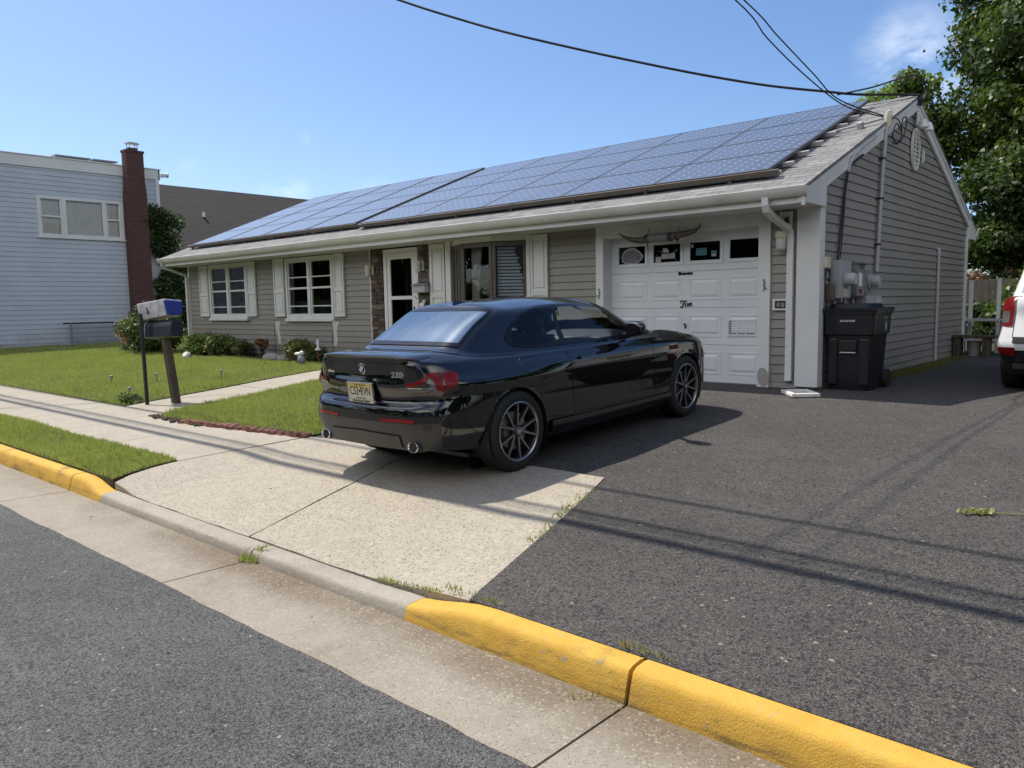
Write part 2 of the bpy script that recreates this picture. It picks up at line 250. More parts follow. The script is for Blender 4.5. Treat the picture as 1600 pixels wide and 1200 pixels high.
# ------------------------------------------------------------------ mesh helpers
class MB:
    def __init__(s): s.v = []; s.f = []; s.m = []; s.uv = None
    def add(s, v, f, m=0):
        o = len(s.v); s.v += [tuple(map(float, p)) for p in v]; s.f += [tuple(i + o for i in q) for q in f]; s.m += [m] * len(f); return s
    def box(s, x0, x1, y0, y1, z0, z1, m=0):
        return s.add([(x0, y0, z0), (x1, y0, z0), (x1, y1, z0), (x0, y1, z0), (x0, y0, z1), (x1, y0, z1), (x1, y1, z1), (x0, y1, z1)],
                     [(3, 2, 1, 0), (4, 5, 6, 7), (0, 1, 5, 4), (1, 2, 6, 5), (2, 3, 7, 6), (3, 0, 4, 7)], m)
    def prism(s, poly, axis, a, b, m=0):
        # polygon of 2-D points in the two other axes (in x,y,z order), extruded from a to b along axis
        def P(q, t):
            q = list(q); q.insert(axis, t); return q
        n = len(poly); v = [P(q, a) for q in poly] + [P(q, b) for q in poly]
        f = [tuple(range(n - 1, -1, -1)), tuple(range(n, 2 * n))] + [(i, (i + 1) % n, n + (i + 1) % n, n + i) for i in range(n)]
        return s.add(v, f, m)
    def quad(s, a, b, c, d, m=0): return s.add([a, b, c, d], [(0, 1, 2, 3)], m)
    def tube(s, pts, r, n=8, m=0, cap=True):
        pts = [Vector(p) for p in pts]; rr = r if hasattr(r, '__len__') else [r] * len(pts); v = []; f = []
        up = None
        for i, p in enumerate(pts):
            d = (pts[min(i + 1, len(pts) - 1)] - pts[max(i - 1, 0)]).normalized()
            if up is None: up = Vector((0, 0, 1)) if abs(d.z) < .9 else Vector((1, 0, 0))
            x = d.cross(up); 
            if x.length < 1e-4: x = d.orthogonal()
            x.normalize(); y = x.cross(d).normalized(); up = y
            for k in range(n):
                a = 2 * math.pi * k / n; v.append(p + x * (math.cos(a) * rr[i]) + y * (math.sin(a) * rr[i]))
        for i in range(len(pts) - 1):
            for k in range(n): f.append((i * n + k, i * n + (k + 1) % n, (i + 1) * n + (k + 1) % n, (i + 1) * n + k))
        if cap: f.append(tuple(range(n - 1, -1, -1))); f.append(tuple((len(pts) - 1) * n + k for k in range(n)))
        return s.add(v, f, m)
    def lathe(s, prof, c=(0, 0, 0), axis=2, n=32, m=0, close=True):
        v = []; f = []
        for r, h in prof:
            for k in range(n):
                a = 2 * math.pi * k / n; q = [math.cos(a) * r, math.sin(a) * r]; q.insert(axis, h); v.append((q[0] + c[0], q[1] + c[1], q[2] + c[2]))
        L = len(prof)
        for i in range(L - 1):
            for k in range(n): f.append((i * n + k, i * n + (k + 1) % n, (i + 1) * n + (k + 1) % n, (i + 1) * n + k))
        if close: f.append(tuple(range(n - 1, -1, -1))); f.append(tuple((L - 1) * n + k for k in range(n)))
        return s.add(v, f, m)
    def grid(s, P, m=0, flip=False):
        P = np.asarray(P); a, b = P.shape[:2]; f = []
        for i in range(a - 1):
            for j in range(b - 1):
                q = (i * b + j, i * b + j + 1, (i + 1) * b + j + 1, (i + 1) * b + j); f.append(q[::-1] if flip else q)
        return s.add(P.reshape(-1, 3), f, m)
    def ball(s, c, r, n=12, k=8, m=0):
        r = r if hasattr(r, '__len__') else (r, r, r); P = [[(c[0] + r[0] * math.sin(t) * math.cos(a), c[1] + r[1] * math.sin(t) * math.sin(a), c[2] + r[2] * math.cos(t)) for a in np.linspace(0, 2 * math.pi, n + 1)] for t in np.linspace(.001, math.pi - .001, k + 1)]
        return s.grid(P, m)
    def build(s, name, mats, parent=None, bevel=0, smooth=None, seg=2, fix=True):
        me = bpy.data.meshes.new(name); me.from_pydata(s.v, [], s.f)
        for q in (mats if isinstance(mats, (list, tuple)) else [mats]): me.materials.append(MAT[q] if isinstance(q, str) else q)
        if any(s.m): me.polygons.foreach_set('material_index', s.m)
        if fix:
            b = bmesh.new(); b.from_mesh(me); bmesh.ops.recalc_face_normals(b, faces=b.faces); b.to_mesh(me); b.free()
        if smooth is not None:
            me.polygons.foreach_set('use_smooth', [True] * len(me.polygons))
            if smooth < 180: me.set_sharp_from_angle(angle=R(smooth))
        me.update()
        o = bpy.data.objects.new(name, me); C.objects.link(o)
        if parent is not None: o.parent = parent
        if bevel:
            md = o.modifiers.new('bevel', 'BEVEL'); md.width = bevel; md.segments = seg; md.limit_method = 'ANGLE'; md.angle_limit = R(40)
        return o
def npmesh(name, V, F, mats, parent=None, mi=None, smooth=False):
    V = np.asarray(V, np.float32); F = np.asarray(F, np.int32); k = F.shape[1]
    me = bpy.data.meshes.new(name); me.vertices.add(len(V)); me.vertices.foreach_set('co', V.ravel()); me.loops.add(F.size); me.loops.foreach_set('vertex_index', F.ravel())
    me.polygons.add(len(F)); me.polygons.foreach_set('loop_start', np.arange(0, F.size, k, dtype=np.int32))
    for q in mats: me.materials.append(MAT[q])
    if mi is not None: me.polygons.foreach_set('material_index', np.asarray(mi, np.int32))
    if smooth: me.polygons.foreach_set('use_smooth', [True] * len(F))
    me.update(calc_edges=True); me.validate()
    o = bpy.data.objects.new(name, me); C.objects.link(o)
    if parent is not None: o.parent = parent
    return o
def tag(o, label, cat, group=None, kind=None):
    if label: o['label'] = label
    if cat: o['category'] = cat
    if group: o['group'] = group
    if kind: o['kind'] = kind
    return o
def thing(name, label, cat, loc=(0, 0, 0), rot=(0, 0, 0), group=None):
    o = bpy.data.objects.new(name, None); C.objects.link(o); o.location = loc; o.rotation_euler = rot; o.empty_display_size = .2
    return tag(o, label, cat, group)
def struct(o): o['kind'] = 'structure'; return o
def text(name, body, size, loc, rot, mat, parent=None, ext=.0015, shear=0., bold=0., sx=1.):
    cu = bpy.data.curves.new(name, 'FONT'); cu.body = body; cu.size = size; cu.extrude = ext; cu.shear = shear; cu.offset = bold; cu.align_x = 'CENTER'; cu.align_y = 'CENTER'
    t = bpy.data.objects.new(name, cu); C.objects.link(t); bpy.context.view_layer.update()
    me = bpy.data.meshes.new_from_object(t.evaluated_get(bpy.context.evaluated_depsgraph_get())); bpy.data.objects.remove(t); bpy.data.curves.remove(cu)
    me.name = name; me.materials.clear(); me.materials.append(MAT[mat]); o = bpy.data.objects.new(name, me); C.objects.link(o)
    o.location = loc; o.rotation_euler = rot; o.scale = (sx, 1, 1)
    if parent is not None: o.parent = parent
    return o
def dup(root, loc, rot=None, label=None):
    r = root.copy(); C.objects.link(r); r.location = loc
    if rot: r.rotation_euler = rot
    if label: r['label'] = label
    for ch in list(root.children):
        c = ch.copy(); C.objects.link(c); c.parent = r
        for g in ch.children:
            d = g.copy(); C.objects.link(d); d.parent = c
    return r

# ------------------------------------------------------------------ ground
GY = [-400, -60, -16.2, -16, -8.21, -7.63, -7.49, -5.4, -2.64, -1, 0, 60, 400]; GZ = [-.4, -.3, -.30, -.40, -.408, -.42, -.28, -.19, -.066, -.02, 0, .0, 0]
def G(y): return float(np.interp(y, GY, GZ))
def slabz(x, y):
    f = min(1, max(0, (y + 7.48) / 2.26)); lin = -.362 + .184 * f
    sm = lambda a: a * a * (3 - 2 * a)
    wl = sm(min(1, max(0, (x + 3.45) / .8))); wr = sm(min(1, max(0, (1.12 - x) / 1.0)))
    return G(max(y, -7.49)) + (lin - G(max(y, -7.49))) * wl * (.25 + .75 * wr)
def sheet(name, polys, mat, off=0., thick=0., zf=None, jitter=0., step=None):
    bm = bmesh.new()
    for poly in polys:
        pts = []
        for i, (x, y) in enumerate(poly):
            x2, y2 = poly[(i + 1) % len(poly)]; n = max(1, int(math.hypot(x2 - x, y2 - y) / step)) if step else 1
            for k in range(n):
                f = k / n; jx = jitter * (random.random() - .5) if (jitter and k) else 0; jy = jitter * (random.random() - .5) if (jitter and k) else 0
                pts.append((x + (x2 - x) * f + jx, y + (y2 - y) * f + jy))
        bm.faces.new([bm.verts.new((x, y, 0)) for x, y in pts])
    for y in GY:
        g = bm.verts[:] + bm.edges[:] + bm.faces[:]; bmesh.ops.bisect_plane(bm, geom=g, plane_co=(0, y, 0), plane_no=(0, 1, 0))
    if zf:
        for y in np.arange(-8, -5, .25):
            g = bm.verts[:] + bm.edges[:] + bm.faces[:]; bmesh.ops.bisect_plane(bm, geom=g, plane_co=(0, y, 0), plane_no=(0, 1, 0))
        for x in np.arange(-4, 1.5, .25):
            g = bm.verts[:] + bm.edges[:] + bm.faces[:]; bmesh.ops.bisect_plane(bm, geom=g, plane_co=(x, 0, 0), plane_no=(1, 0, 0))
    for v in bm.verts: v.co.z = (zf(v.co.x, v.co.y) if zf else G(v.co.y)) + off
    bmesh.ops.recalc_face_normals(bm, faces=bm.faces)
    for f in bm.faces:
        if f.normal.z < 0: f.normal_flip()
    if thick:
        r = bmesh.ops.extrude_face_region(bm, geom=bm.faces[:])
        for v in [e for e in r['geom'] if isinstance(e, bmesh.types.BMVert)]: v.co.z += 0
        top = [e for e in r['geom'] if isinstance(e, bmesh.types.BMFace)]; tv = {v for f in top for v in f.verts}
        for v in bm.verts:
            if v not in tv: v.co.z -= thick
        bmesh.ops.recalc_face_normals(bm, faces=bm.faces)
    bmesh.ops.triangulate(bm, faces=bm.faces[:])
    me = bpy.data.meshes.new(name); bm.to_mesh(me); bm.free(); me.materials.append(MAT[mat]); o = bpy.data.objects.new(name, me); C.objects.link(o); return o
struct(sheet('ground', [[(-600, -400), (600, -400), (600, 400), (-600, 400)]], 'far_turf', -.20))
struct(sheet('road', [[(-300, -16), (300, -16), (300, -8.19)] + [(x, -8.205 + .008 * math.sin(x * 1.7) * math.sin(x * .6) + .014 * (random.random() - .5)) for x in np.arange(20, -20, -.12)] + [(-300, -8.2)]], 'road_asphalt', .004))
jx = [-120, -60, -30, -18.5, -15.6, -12.6, -9.7, -6.75, -3.8, -.75, 2.075, 5., 7.9, 10.8, 30, 120]
struct(sheet('gutter_pan', [[(a + .006, -8.26), (b - .006, -8.26), (b - .006, -7.6), (a + .006, -7.6)] for a, b in zip(jx, jx[1:])], 'gutter_concrete', .0, .05))
# kerbs: a rounded section swept along X with a varying top height
def kerb(name, x0, x1, top, mat):
    xs = np.unique(np.concatenate([[x0, x1], np.arange(math.ceil(x0 * 8) / 8, x1, .125 if x1 - x0 < 30 else .25)])); P = []
    for x in xs:
        h = top(x); lean = .03 * (h + .42) / .14; r = .035 * min(1, (h + .42) / .1); e = lambda: .0025 * (random.random() - .5)
        P.append([(x, -7.635, -.47), (x, -7.635 + e(), -.415), (x, -7.635 + lean + e(), h - r), (x, -7.635 + lean + r * .3 + e(), h - r * .3), (x, -7.635 + lean + r + e(), h + e()), (x, -7.51, h + .004 + e()), (x, -7.482, h), (x, -7.475, h - .03), (x, -7.475, -.47)])
    m = MB(); m.grid(P); n = len(P); k = 9; m.f.append(tuple(range(k))); m.f.append(tuple((n - 1) * k + i for i in range(k))); m.m += [0, 0]
    return struct(m.build(name, mat, smooth=50))
ss = lambda a, b, x: (lambda q: q * q * (3 - 2 * q))(min(1, max(0, (x - a) / (b - a))))
LOW = -.352
kerb('kerb', -120, -6.76, lambda x: -.283, 'yellow_paint'); kerb('kerb', -6.74, -3.83, lambda x: -.283, 'yellow_paint')
kerb('kerb', -3.815, -3.13, lambda x: -.283 + (LOW - .01 + .283) * ss(-3.62, -3.1, x), 'yellow_paint')
kerb('kerb', -3.13, -.757, lambda x: LOW - .008 * ss(-3.13, -2.7, x), 'kerb_concrete'); kerb('kerb', -.743, .74, lambda x: LOW - .008 + .012 * ss(.3, .74, x), 'kerb_concrete')
kerb('kerb', .74, 2.064, lambda x: LOW + .0 + (-.283 - LOW) * ss(.70, 1.22, x), 'yellow_paint'); kerb('kerb', 2.084, 5., lambda x: -.283, 'yellow_paint'); kerb('kerb', 5.015, 120, lambda x: -.283, 'yellow_paint')
m = MB().box(-3.9, 2.2, -7.62, -7.46, -.5, -.43); struct(m.build('kerb_bed', 'joint_dark'))
# driveway, apron slabs, pavement, path
struct(sheet('driveway', [[(1.056, -7.478), (60, -7.478), (60, 7.9), (0, 7.9), (0, .12), (-4.4, .12), (-3.75, -2.), (-3.3, -5.2), (-3.29, -5.44), (-1.8, -5.228), (.315, -5.228), (.705, -6.4)]], 'drive_asphalt', -.002, .10))
struct(sheet('driveway_apron', [[(-3.21, -7.475), (-1.035, -7.475), (-1.81, -5.235), (-3.30, -5.45), (-3.455, -6.80), (-3.41, -7.05), (-3.32, -7.3)],
    [(-1.018, -7.47), (1.05, -7.468), (.70, -6.4), (.31, -5.235), (-1.793, -5.235)]], 'apron_concrete', .006, .10, slabz, .012, .18))
px = [-120, -60, -30] + [-3.47 - 1.55 * k for k in range(12, -1, -1)]
struct(sheet('pavement', [[(a + .005, -6.79), (b - .005, -6.79), (b - .005 + (.13 if b > -3.5 else 0), -5.52), (a + .005, -5.52)] for a, b in zip(px, px[1:])], 'walk_concrete', .006, .06, None, .006, .3))
struct(sheet('path', [[(-7.80, -5.505), (-6.60, -5.505), (-7.12, -3.5), (-8.30, -3.5)], [(-8.303, -3.488), (-7.123, -3.488), (-7.66, -1.5), (-8.92, -1.5)], [(-8.923, -1.488), (-7.663, -1.488), (-7.5, -.3), (-9.1, -.3)]], 'walk_concrete', .008, .06, None, .01, .3))
lawnA = [(-60, -5.51), (-7.86, -5.51), (-8.36, -3.5), (-8.98, -1.5), (-9.2, -.55), (-60, -.55)]
lawnB = [(-6.52, -5.50), (-6.2, -5.72), (-5.2, -5.60), (-3.32, -5.42), (-3.34, -5.0), (-3.8, -2.), (-4.35, -.1), (-7.55, -.1), (-7.58, -1.5), (-7.05, -3.5)]
verge = [(-60, -7.475), (-3.24, -7.475), (-3.35, -7.3), (-3.44, -7.05), (-3.485, -6.80), (-60, -6.80)]
struct(sheet('lawn', [lawnA, lawnB, verge, [(-60, -.55), (-17.2, -.55), (-17.2, 60), (-60, 60)]], 'soil_turf', .012, .16, None, .02, .25))
struct(sheet('flower_bed_soil', [[(-17.2, -.55), (-9.2, -.55), (-9.2, -.02), (-17.2, -.02)], [(-7.55, -.1), (-4.35, -.1), (-4.35, 0), (-7.55, 0)]], 'mulch', .02, .05, None, .05, .2))
struct(sheet('back_yard_ground', [[(-17, 8.0), (0, 8.0), (0, 7.92), (60, 7.92), (60, 60), (-17, 60)]], 'soil_turf', .01))
def inpoly(P, poly):
    x, y = P[:, 0], P[:, 1]; r = np.zeros(len(P), bool); n = len(poly)
    for i in range(n):
        (x1, y1), (x2, y2) = poly[i], poly[(i + 1) % n]
        c = ((y1 > y) != (y2 > y)); 
        with np.errstate(divide='ignore', invalid='ignore'): r ^= c & (x < (x2 - x1) * (y - y1) / (y2 - y1 + 1e-12) + x1)
    return r
def grass(name, label, poly, n, h=(.03, .06), wd=.006, mats=('grass_blade', 'dry_grass'), dry=.08, box=None, off=.008, zf=None):
    bx = box or (min(p[0] for p in poly), max(p[0] for p in poly), min(p[1] for p in poly), max(p[1] for p in poly))
    P = np.column_stack([RNG.uniform(bx[0], bx[1], n), RNG.uniform(bx[2], bx[3], n)]); P = P[inpoly(P, poly)]; n = len(P)
    px_, py_ = P[:, 0], P[:, 1]; patch = .5 + .25 * np.sin(px_ * 1.9 + np.sin(py_ * 2.3) * 1.3) * np.cos(py_ * 1.7 + px_ * .6) + .16 * np.sin(px_ * 13 + 2 * np.sin(py_ * 9)) * np.sin(py_ * 15 + 2 * np.sin(px_ * 7)) + .14 * np.sin(px_ * 29 + 2 * np.sin(py_ * 23)) * np.sin(py_ * 31 + px_ * 11); patch = np.clip(patch, 0, 1); keep = RNG.random(n) < .22 + .95 * patch; P = P[keep]; patch = patch[keep]; n = len(P)
    z = np.interp(P[:, 1], GY, GZ) + off
    if zf is not None: z = np.array([zf(a, b) for a, b in P]) + off
    H = RNG.uniform(h[0], h[1], n) * (.45 + 1.1 * patch); a = RNG.uniform(0, 2 * np.pi, n); b = RNG.uniform(0, 2 * np.pi, n); ln = RNG.uniform(.1, .75, n) * H
    W = wd * RNG.uniform(.7, 1.4, n); V = np.zeros((n, 3, 3))
    V[:, 0] = np.column_stack([P[:, 0] - np.cos(a) * W, P[:, 1] - np.sin(a) * W, z]); V[:, 1] = np.column_stack([P[:, 0] + np.cos(a) * W, P[:, 1] + np.sin(a) * W, z])
    V[:, 2] = np.column_stack([P[:, 0] + np.cos(b) * ln, P[:, 1] + np.sin(b) * ln, z + H])
    o = npmesh(name, V.reshape(-1, 3), np.arange(3 * n).reshape(-1, 3), mats, mi=(RNG.random(n) < dry).astype(int))
    tag(o, label, 'grass', None, 'stuff'); return o
grass('verge_grass', 'strip of cut grass between the yellow kerb and the pavement', verge, 170000, (.025, .06), .005, box=(-22, -3, -7.5, -6.7))
grass('front_lawn_grass', 'mown green lawn left of the entrance path in front of the house', lawnA, 380000, (.03, .075), .006, box=(-34, -7.5, -5.6, -.5))
grass('path_lawn_grass', 'small patch of lawn between the entrance path and the driveway', lawnB, 130000, (.03, .07), .006, dry=.16)
grass('side_yard_grass', 'grass in the gap beside the pale grey house', [(-27, -.6), (-17.2, -.6), (-17.2, 8), (-27, 8)], 40000, (.03, .08), .009)
def tuft(seg, n, wid, h): 
    (x0, y0), (x1, y1) = seg; L = math.hypot(x1 - x0, y1 - y0); nx, ny = -(y1 - y0) / L * wid, (x1 - x0) / L * wid
    return [(x0 - nx, y0 - ny), (x1 - nx, y1 - ny), (x1 + nx, y1 + ny), (x0 + nx, y0 + ny)]
grass('crack_weeds', 'weeds growing along the right edge of the concrete apron', tuft(((.37, -5.45), (.80, -6.72)), 0, .045, 0), 1300, (.01, .038), .005, dry=.25, zf=lambda a, b: G(b))
grass('crack_weeds', 'weeds in the corner behind the yellow kerb beside the apron', tuft(((.85, -7.47), (1.25, -7.44)), 0, .03, 0), 200, (.008, .028), .004, dry=.5)
grass('crack_weeds', 'tuft of grass in the joint of the grey dropped kerb', tuft(((-.80, -7.66), (-.66, -7.60)), 0, .05, 0), 500, (.02, .06), .005, dry=.1, off=.005)
grass('crack_weeds', 'small weeds at the joint in front of the yellow kerb', tuft(((1.86, -7.72), (2.06, -7.62)), 0, .03, 0), 160, (.01, .035), .004, dry=.6, off=.005)
grass('crack_weeds', 'dry weeds behind the joint of the yellow kerb', tuft(((1.93, -7.46), (2.2, -7.455)), 0, .02, 0), 160, (.015, .05), .0035, dry=.6)
grass('crack_weeds', 'weeds at the front edge of the concrete apron near the yellow kerb', tuft(((.33, -7.47), (.85, -7.465)), 0, .022, 0), 220, (.006, .022), .004, dry=.5, zf=lambda a, b: slabz(a, b) + .0)
grass('gable_moss', 'yellow green moss strip along the foot of the gable wall', [(.02, 1.2), (.38, 1.6), (.5, 4.), (.3, 7.4), (.02, 7.7)], 26000, (.004, .018), .009, ('moss', 'dry_grass'), .03, off=-.006)
# ------------------------------------------------------------------ the house
M_ = .3993; EZ = 2.534; EY = -.677; RY = 4.006; RZ = 4.404; HX0 = -16.83; HD = 8.01
roofz = lambda y: RZ - M_ * abs(y - RY)
house = thing('ranch_house', 'long low taupe ranch house with white shutters and a white garage door', 'house')
def clap_front(x0, x1, z0, z1, openings, y=0., ex=.12, proud=.017, name='wall', mat='taupe_siding', parent=None):
    m = MB(); zs = np.arange(z0, z1 - 1e-6, ex)
    for zb in zs:
        zt = min(zb + ex, z1); cuts = sorted({zb, zt} | {q for o in openings for q in o[2:] if zb < q < zt})
        for a, b in zip(cuts, cuts[1:]):
            iv = [(x0, x1)]
            for (p, q, r, s_) in openings:
                if r < b - 1e-6 and s_ > a + 1e-6:
                    nv = []
                    for u, v in iv:
                        if q <= u or p >= v: nv.append((u, v)); continue
                        if p > u: nv.append((u, p))
                        if q < v: nv.append((q, v))
                    iv = nv
            ya = y - proud * (1 - (a - zb) / ex); yb = y - proud * (1 - (b - zb) / ex)
            for u, v in iv:
                if a == zb: m.quad((u, y + .004, a), (v, y + .004, a), (v, y + .004, a + .014), (u, y + .004, a + .014)); m.quad((u, y + .004, a + .014), (v, y + .004, a + .014), (v, ya, a + .011), (u, ya, a + .011)); m.quad((u, ya, a + .011), (v, ya, a + .011), (v, yb, b), (u, yb, b))
                else: m.quad((u, ya, a), (v, ya, a), (v, yb, b), (u, yb, b))
    return m.build(name, mat, parent, fix=False)
W1 = (-15.70, -13.86, .95, 2.31); W2 = (-12.14, -10.32, .93, 2.30); DO = (-8.60, -7.58, .16, 2.29); BAY = (-6.72, -4.82, .55, 2.32); GAR = (-3.30, -.79, -.02, 2.15)
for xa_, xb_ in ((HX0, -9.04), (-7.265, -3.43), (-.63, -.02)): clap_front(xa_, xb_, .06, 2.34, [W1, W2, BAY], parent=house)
# gable wall facing +X, with courses clipped by the roof slopes
m = MB(); ex = .12; pr = .022
def ylim(z, lo):
    if z <= roofz(0) - .11: return 0. if lo else HD
    d = (RZ - .11 - z) / M_; return RY - d if lo else RY + d
zb = -.02
while zb < RZ - .12:
    zt = min(zb + ex, RZ - .12); zn = zb + .009; m.quad((pr, ylim(zn, 1), zn), (pr, ylim(zn, 0), zn), (.004, ylim(zt, 0), zt), (.004, ylim(zt, 1), zt))
    m.quad((-.006, ylim(zb, 1), zb), (-.006, ylim(zb, 0), zb), (-.006, ylim(zn, 0), zn + .003), (-.006, ylim(zn, 1), zn + .003)); m.quad((-.006, ylim(zn, 1), zn + .003), (-.006, ylim(zn, 0), zn + .003), (pr, ylim(zn, 0), zn), (pr, ylim(zn, 1), zn)); zb += ex
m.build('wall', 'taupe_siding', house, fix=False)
m = MB(); m.prism([(0.02, -.02), (HD, -.02), (HD, roofz(HD) - .1), (RY, RZ - .1), (.02, roofz(0.02) - .1)], 0, HX0, HX0 + .1); m.build('wall', 'taupe_siding', house); MB().box(HX0 + .1, -.02, HD - .1, HD, -.02, 2.35).build('wall', 'taupe_siding', house)
MB().box(HX0 + .02, -3.44, .03, .2, -.3, .07).box(-.62, -.02, -.01, .2, -.3, .065).box(HX0 + .02, -.04, 7.8, 7.98, -.3, .0).box(-.1, -.01, .2, 7.8, -.3, -.015).build('foundation', 'foundation_concrete', house)
# roof: two slopes with a thickness, shingled
m = MB(); t_ = .05
for x0, x1 in ((-17.02, .075),):
    m.prism([(EY - .03, EZ - .012), (RY, RZ), (2 * RY - EY + .03, EZ - .012), (2 * RY - EY + .03, EZ - .012 - t_), (RY, RZ - t_), (EY - .03, EZ - .012 - t_)], 0, x0, x1)
m.build('roof', 'shingle', house)
m = MB()   # shingle butts: thin stepped courses on the street slope near the eave and along the gable end
L_ = 5.04; cs, sn = 1 / math.sqrt(1 + M_ * M_), M_ / math.sqrt(1 + M_ * M_)
def RP(x, d, o): return (x, EY + d * cs - sn * o, EZ - .012 + d * sn + cs * o)
for k in range(35):
    d0 = -.03 + k * .142; d1 = min(d0 + .142, 5.03)
    if d1 <= d0: break
    x = -17.02
    while x < .075 - 1e-6:
        x2 = min(.075, x + .305 * random.choice((1, 1, 2))) if x > -5 else min(-4.9, x + .305 * random.choice((2, 3, 4))); h = .009 + .005 * random.random()
        m.add([RP(x, d0, .001), RP(x2, d0, .001), RP(x2, d0, h), RP(x, d0, h), RP(x2, d1, .003), RP(x, d1, .003)], [(0, 1, 2, 3), (3, 2, 4, 5)]); x = x2
m.build('roof_courses', 'shingle', house, fix=False)
m = MB(); 
for sgn in (1, -1):
    for k in range(57):
        x0 = -17.02 + k * .3; x1 = min(x0 + .31, .08); m.add([(x0, RY, RZ + .014), (x1, RY, RZ + .020), (x1, RY + sgn * .14, RZ - .14 * M_ + .012), (x0, RY + sgn * .14, RZ - .14 * M_ + .006)], [(0, 1, 2, 3)])
m.build('ridge_cap', 'shingle', house, fix=False)
# eave: soffit, fascia, gutter with a rounded lip, downpipes
m = MB(); m.box(-17.0, -.02, EY + .06, .0, 2.325, 2.345)
for k in range(168): m.box(-17.0 + k * .1, -16.992 + k * .1, EY + .07, -.01, 2.321, 2.326)
m.build('soffit', 'white_trim', house)
MB().box(-17.0, .03, EY + .04, EY + .06, 2.325, 2.50).build('fascia', 'white_trim', house); MB().box(-17.0, .03, 2 * RY - EY - .06, 2 * RY - EY - .04, 2.325, 2.50).build('fascia', 'white_trim', house)
gp = [(-.64, 2.515), (-.64, 2.405), (-.70, 2.405), (-.725, 2.425), (-.745, 2.465), (-.76, 2.50), (-.762, 2.52), (-.75, 2.525), (-.742, 2.518), (-.73, 2.48), (-.705, 2.43), (-.655, 2.425), (-.655, 2.515)]
m = MB(); n0 = len(gp); xs = list(np.linspace(-17.06, .09, 36))
sag = lambda x: -.012 * math.sin((x + 17) / 17 * 9) * .6
P = [[(x, a, b + sag(x)) for a, b in gp + gp[:1]] for x in xs]; m.grid(P)
for xe in (xs[0], xs[-1]): m.prism([(-.64, 2.515 + sag(xe)), (-.64, 2.405 + sag(xe)), (-.70, 2.405 + sag(xe)), (-.745, 2.465 + sag(xe)), (-.762, 2.52 + sag(xe))], 0, xe - .003, xe + .003)
gut = m.build('gutter', 'gutter_white', house, smooth=30)
m = MB(); m.grid([[(x, 2 * RY - a, b) for a, b in gp + gp[:1]] for x in (-17.06, .09)]); m.prism([(2 * RY + .64, 2.515), (2 * RY + .64, 2.405), (2 * RY + .70, 2.405), (2 * RY + .762, 2.52)], 0, .085, .092); m.build('gutter', 'gutter_white', house)
def rtube(m, pts, w_, d_):  # rectangular pipe in planes across its path
    pts = [Vector(p) for p in pts]; P = []
    for i, p in enumerate(pts):
        d = (pts[min(i + 1, len(pts) - 1)] - pts[max(i - 1, 0)]).normalized(); x = Vector((1, 0, 0)) if abs(d.x) < .9 else Vector((0, 1, 0)); x = (x - d * x.dot(d)).normalized(); y = d.cross(x)
        P.append([p + x * a * w_ + y * b * d_ for a, b in ((-.5, -.5), (.5, -.5), (.5, .5), (-.5, .5), (-.5, -.5))])
    m.grid(P)
m = MB(); rtube(m, [(-.42, -.69, 2.42), (-.42, -.69, 2.33), (-.42, -.66, 2.27), (-.41, -.5, 2.20), (-.37, -.14, 2.08), (-.355, -.07, 2.03), (-.35, -.055, 1.96), (-.35, -.055, .2), (-.35, -.06, .10)], .085, .065); m.box(-.40, -.30, -.09, -.02, .22, .235)
m.build('downpipe', 'white_trim', gut, bevel=.006)
m = MB(); rtube(m, [(-16.9, -.69, 2.42), (-16.9, -.68, 2.34), (-16.9, -.62, 2.28), (-16.88, -.4, 2.2), (-16.86, -.12, 2.1), (-16.86, -.07, 2.05), (-16.86, -.07, .3), (-16.86, -.16, .2)], .08, .06); m.build('downpipe', 'gutter_white', gut, bevel=.006)
# rake boards, cornice return, corner boards
m = MB()
for sg in (-1, 1):
    a, b = RY + sg * (RY - EY), RY
    m.prism([(a, roofz(a) - .055), (b, RZ - .055), (b, RZ - .235), (a, roofz(a) - .245)], 0, .02, .058)
    m.prism([(a, roofz(a) - .052), (b, RZ - .052), (b, RZ - .10), (a, roofz(a) - .10)], 0, .06, .074)
m.build('rake_board', 'white_trim', house)
m = MB(); m.prism([(-.655, 2.325), (.03, 2.325), (.03, roofz(.03) - .06), (-.655, roofz(-.655) - .06)], 0, -.03, .066); m.build('cornice_return', 'white_trim', house, bevel=.004); m = MB(); m.prism([(2 * RY + .655, 2.325), (2 * RY - .0, 2.325), (2 * RY - .0, roofz(.0) - .06), (2 * RY + .655, roofz(-.655) - .06)], 0, -.03, .066); m.build('cornice_return', 'white_trim', house, bevel=.004)
MB().box(-.265, .034, -.075, .10, .03, 2.335).build('corner_post', 'white_trim', house, bevel=.006)
MB().box(-.06, .055, HD - .06, HD + .02, -.02, 2.33).build('corner_board', 'white_trim', house, bevel=.004)
MB().box(-16.86, -16.80, -.03, .05, .1, 2.33).build('corner_board', 'white_trim', house, bevel=.004)
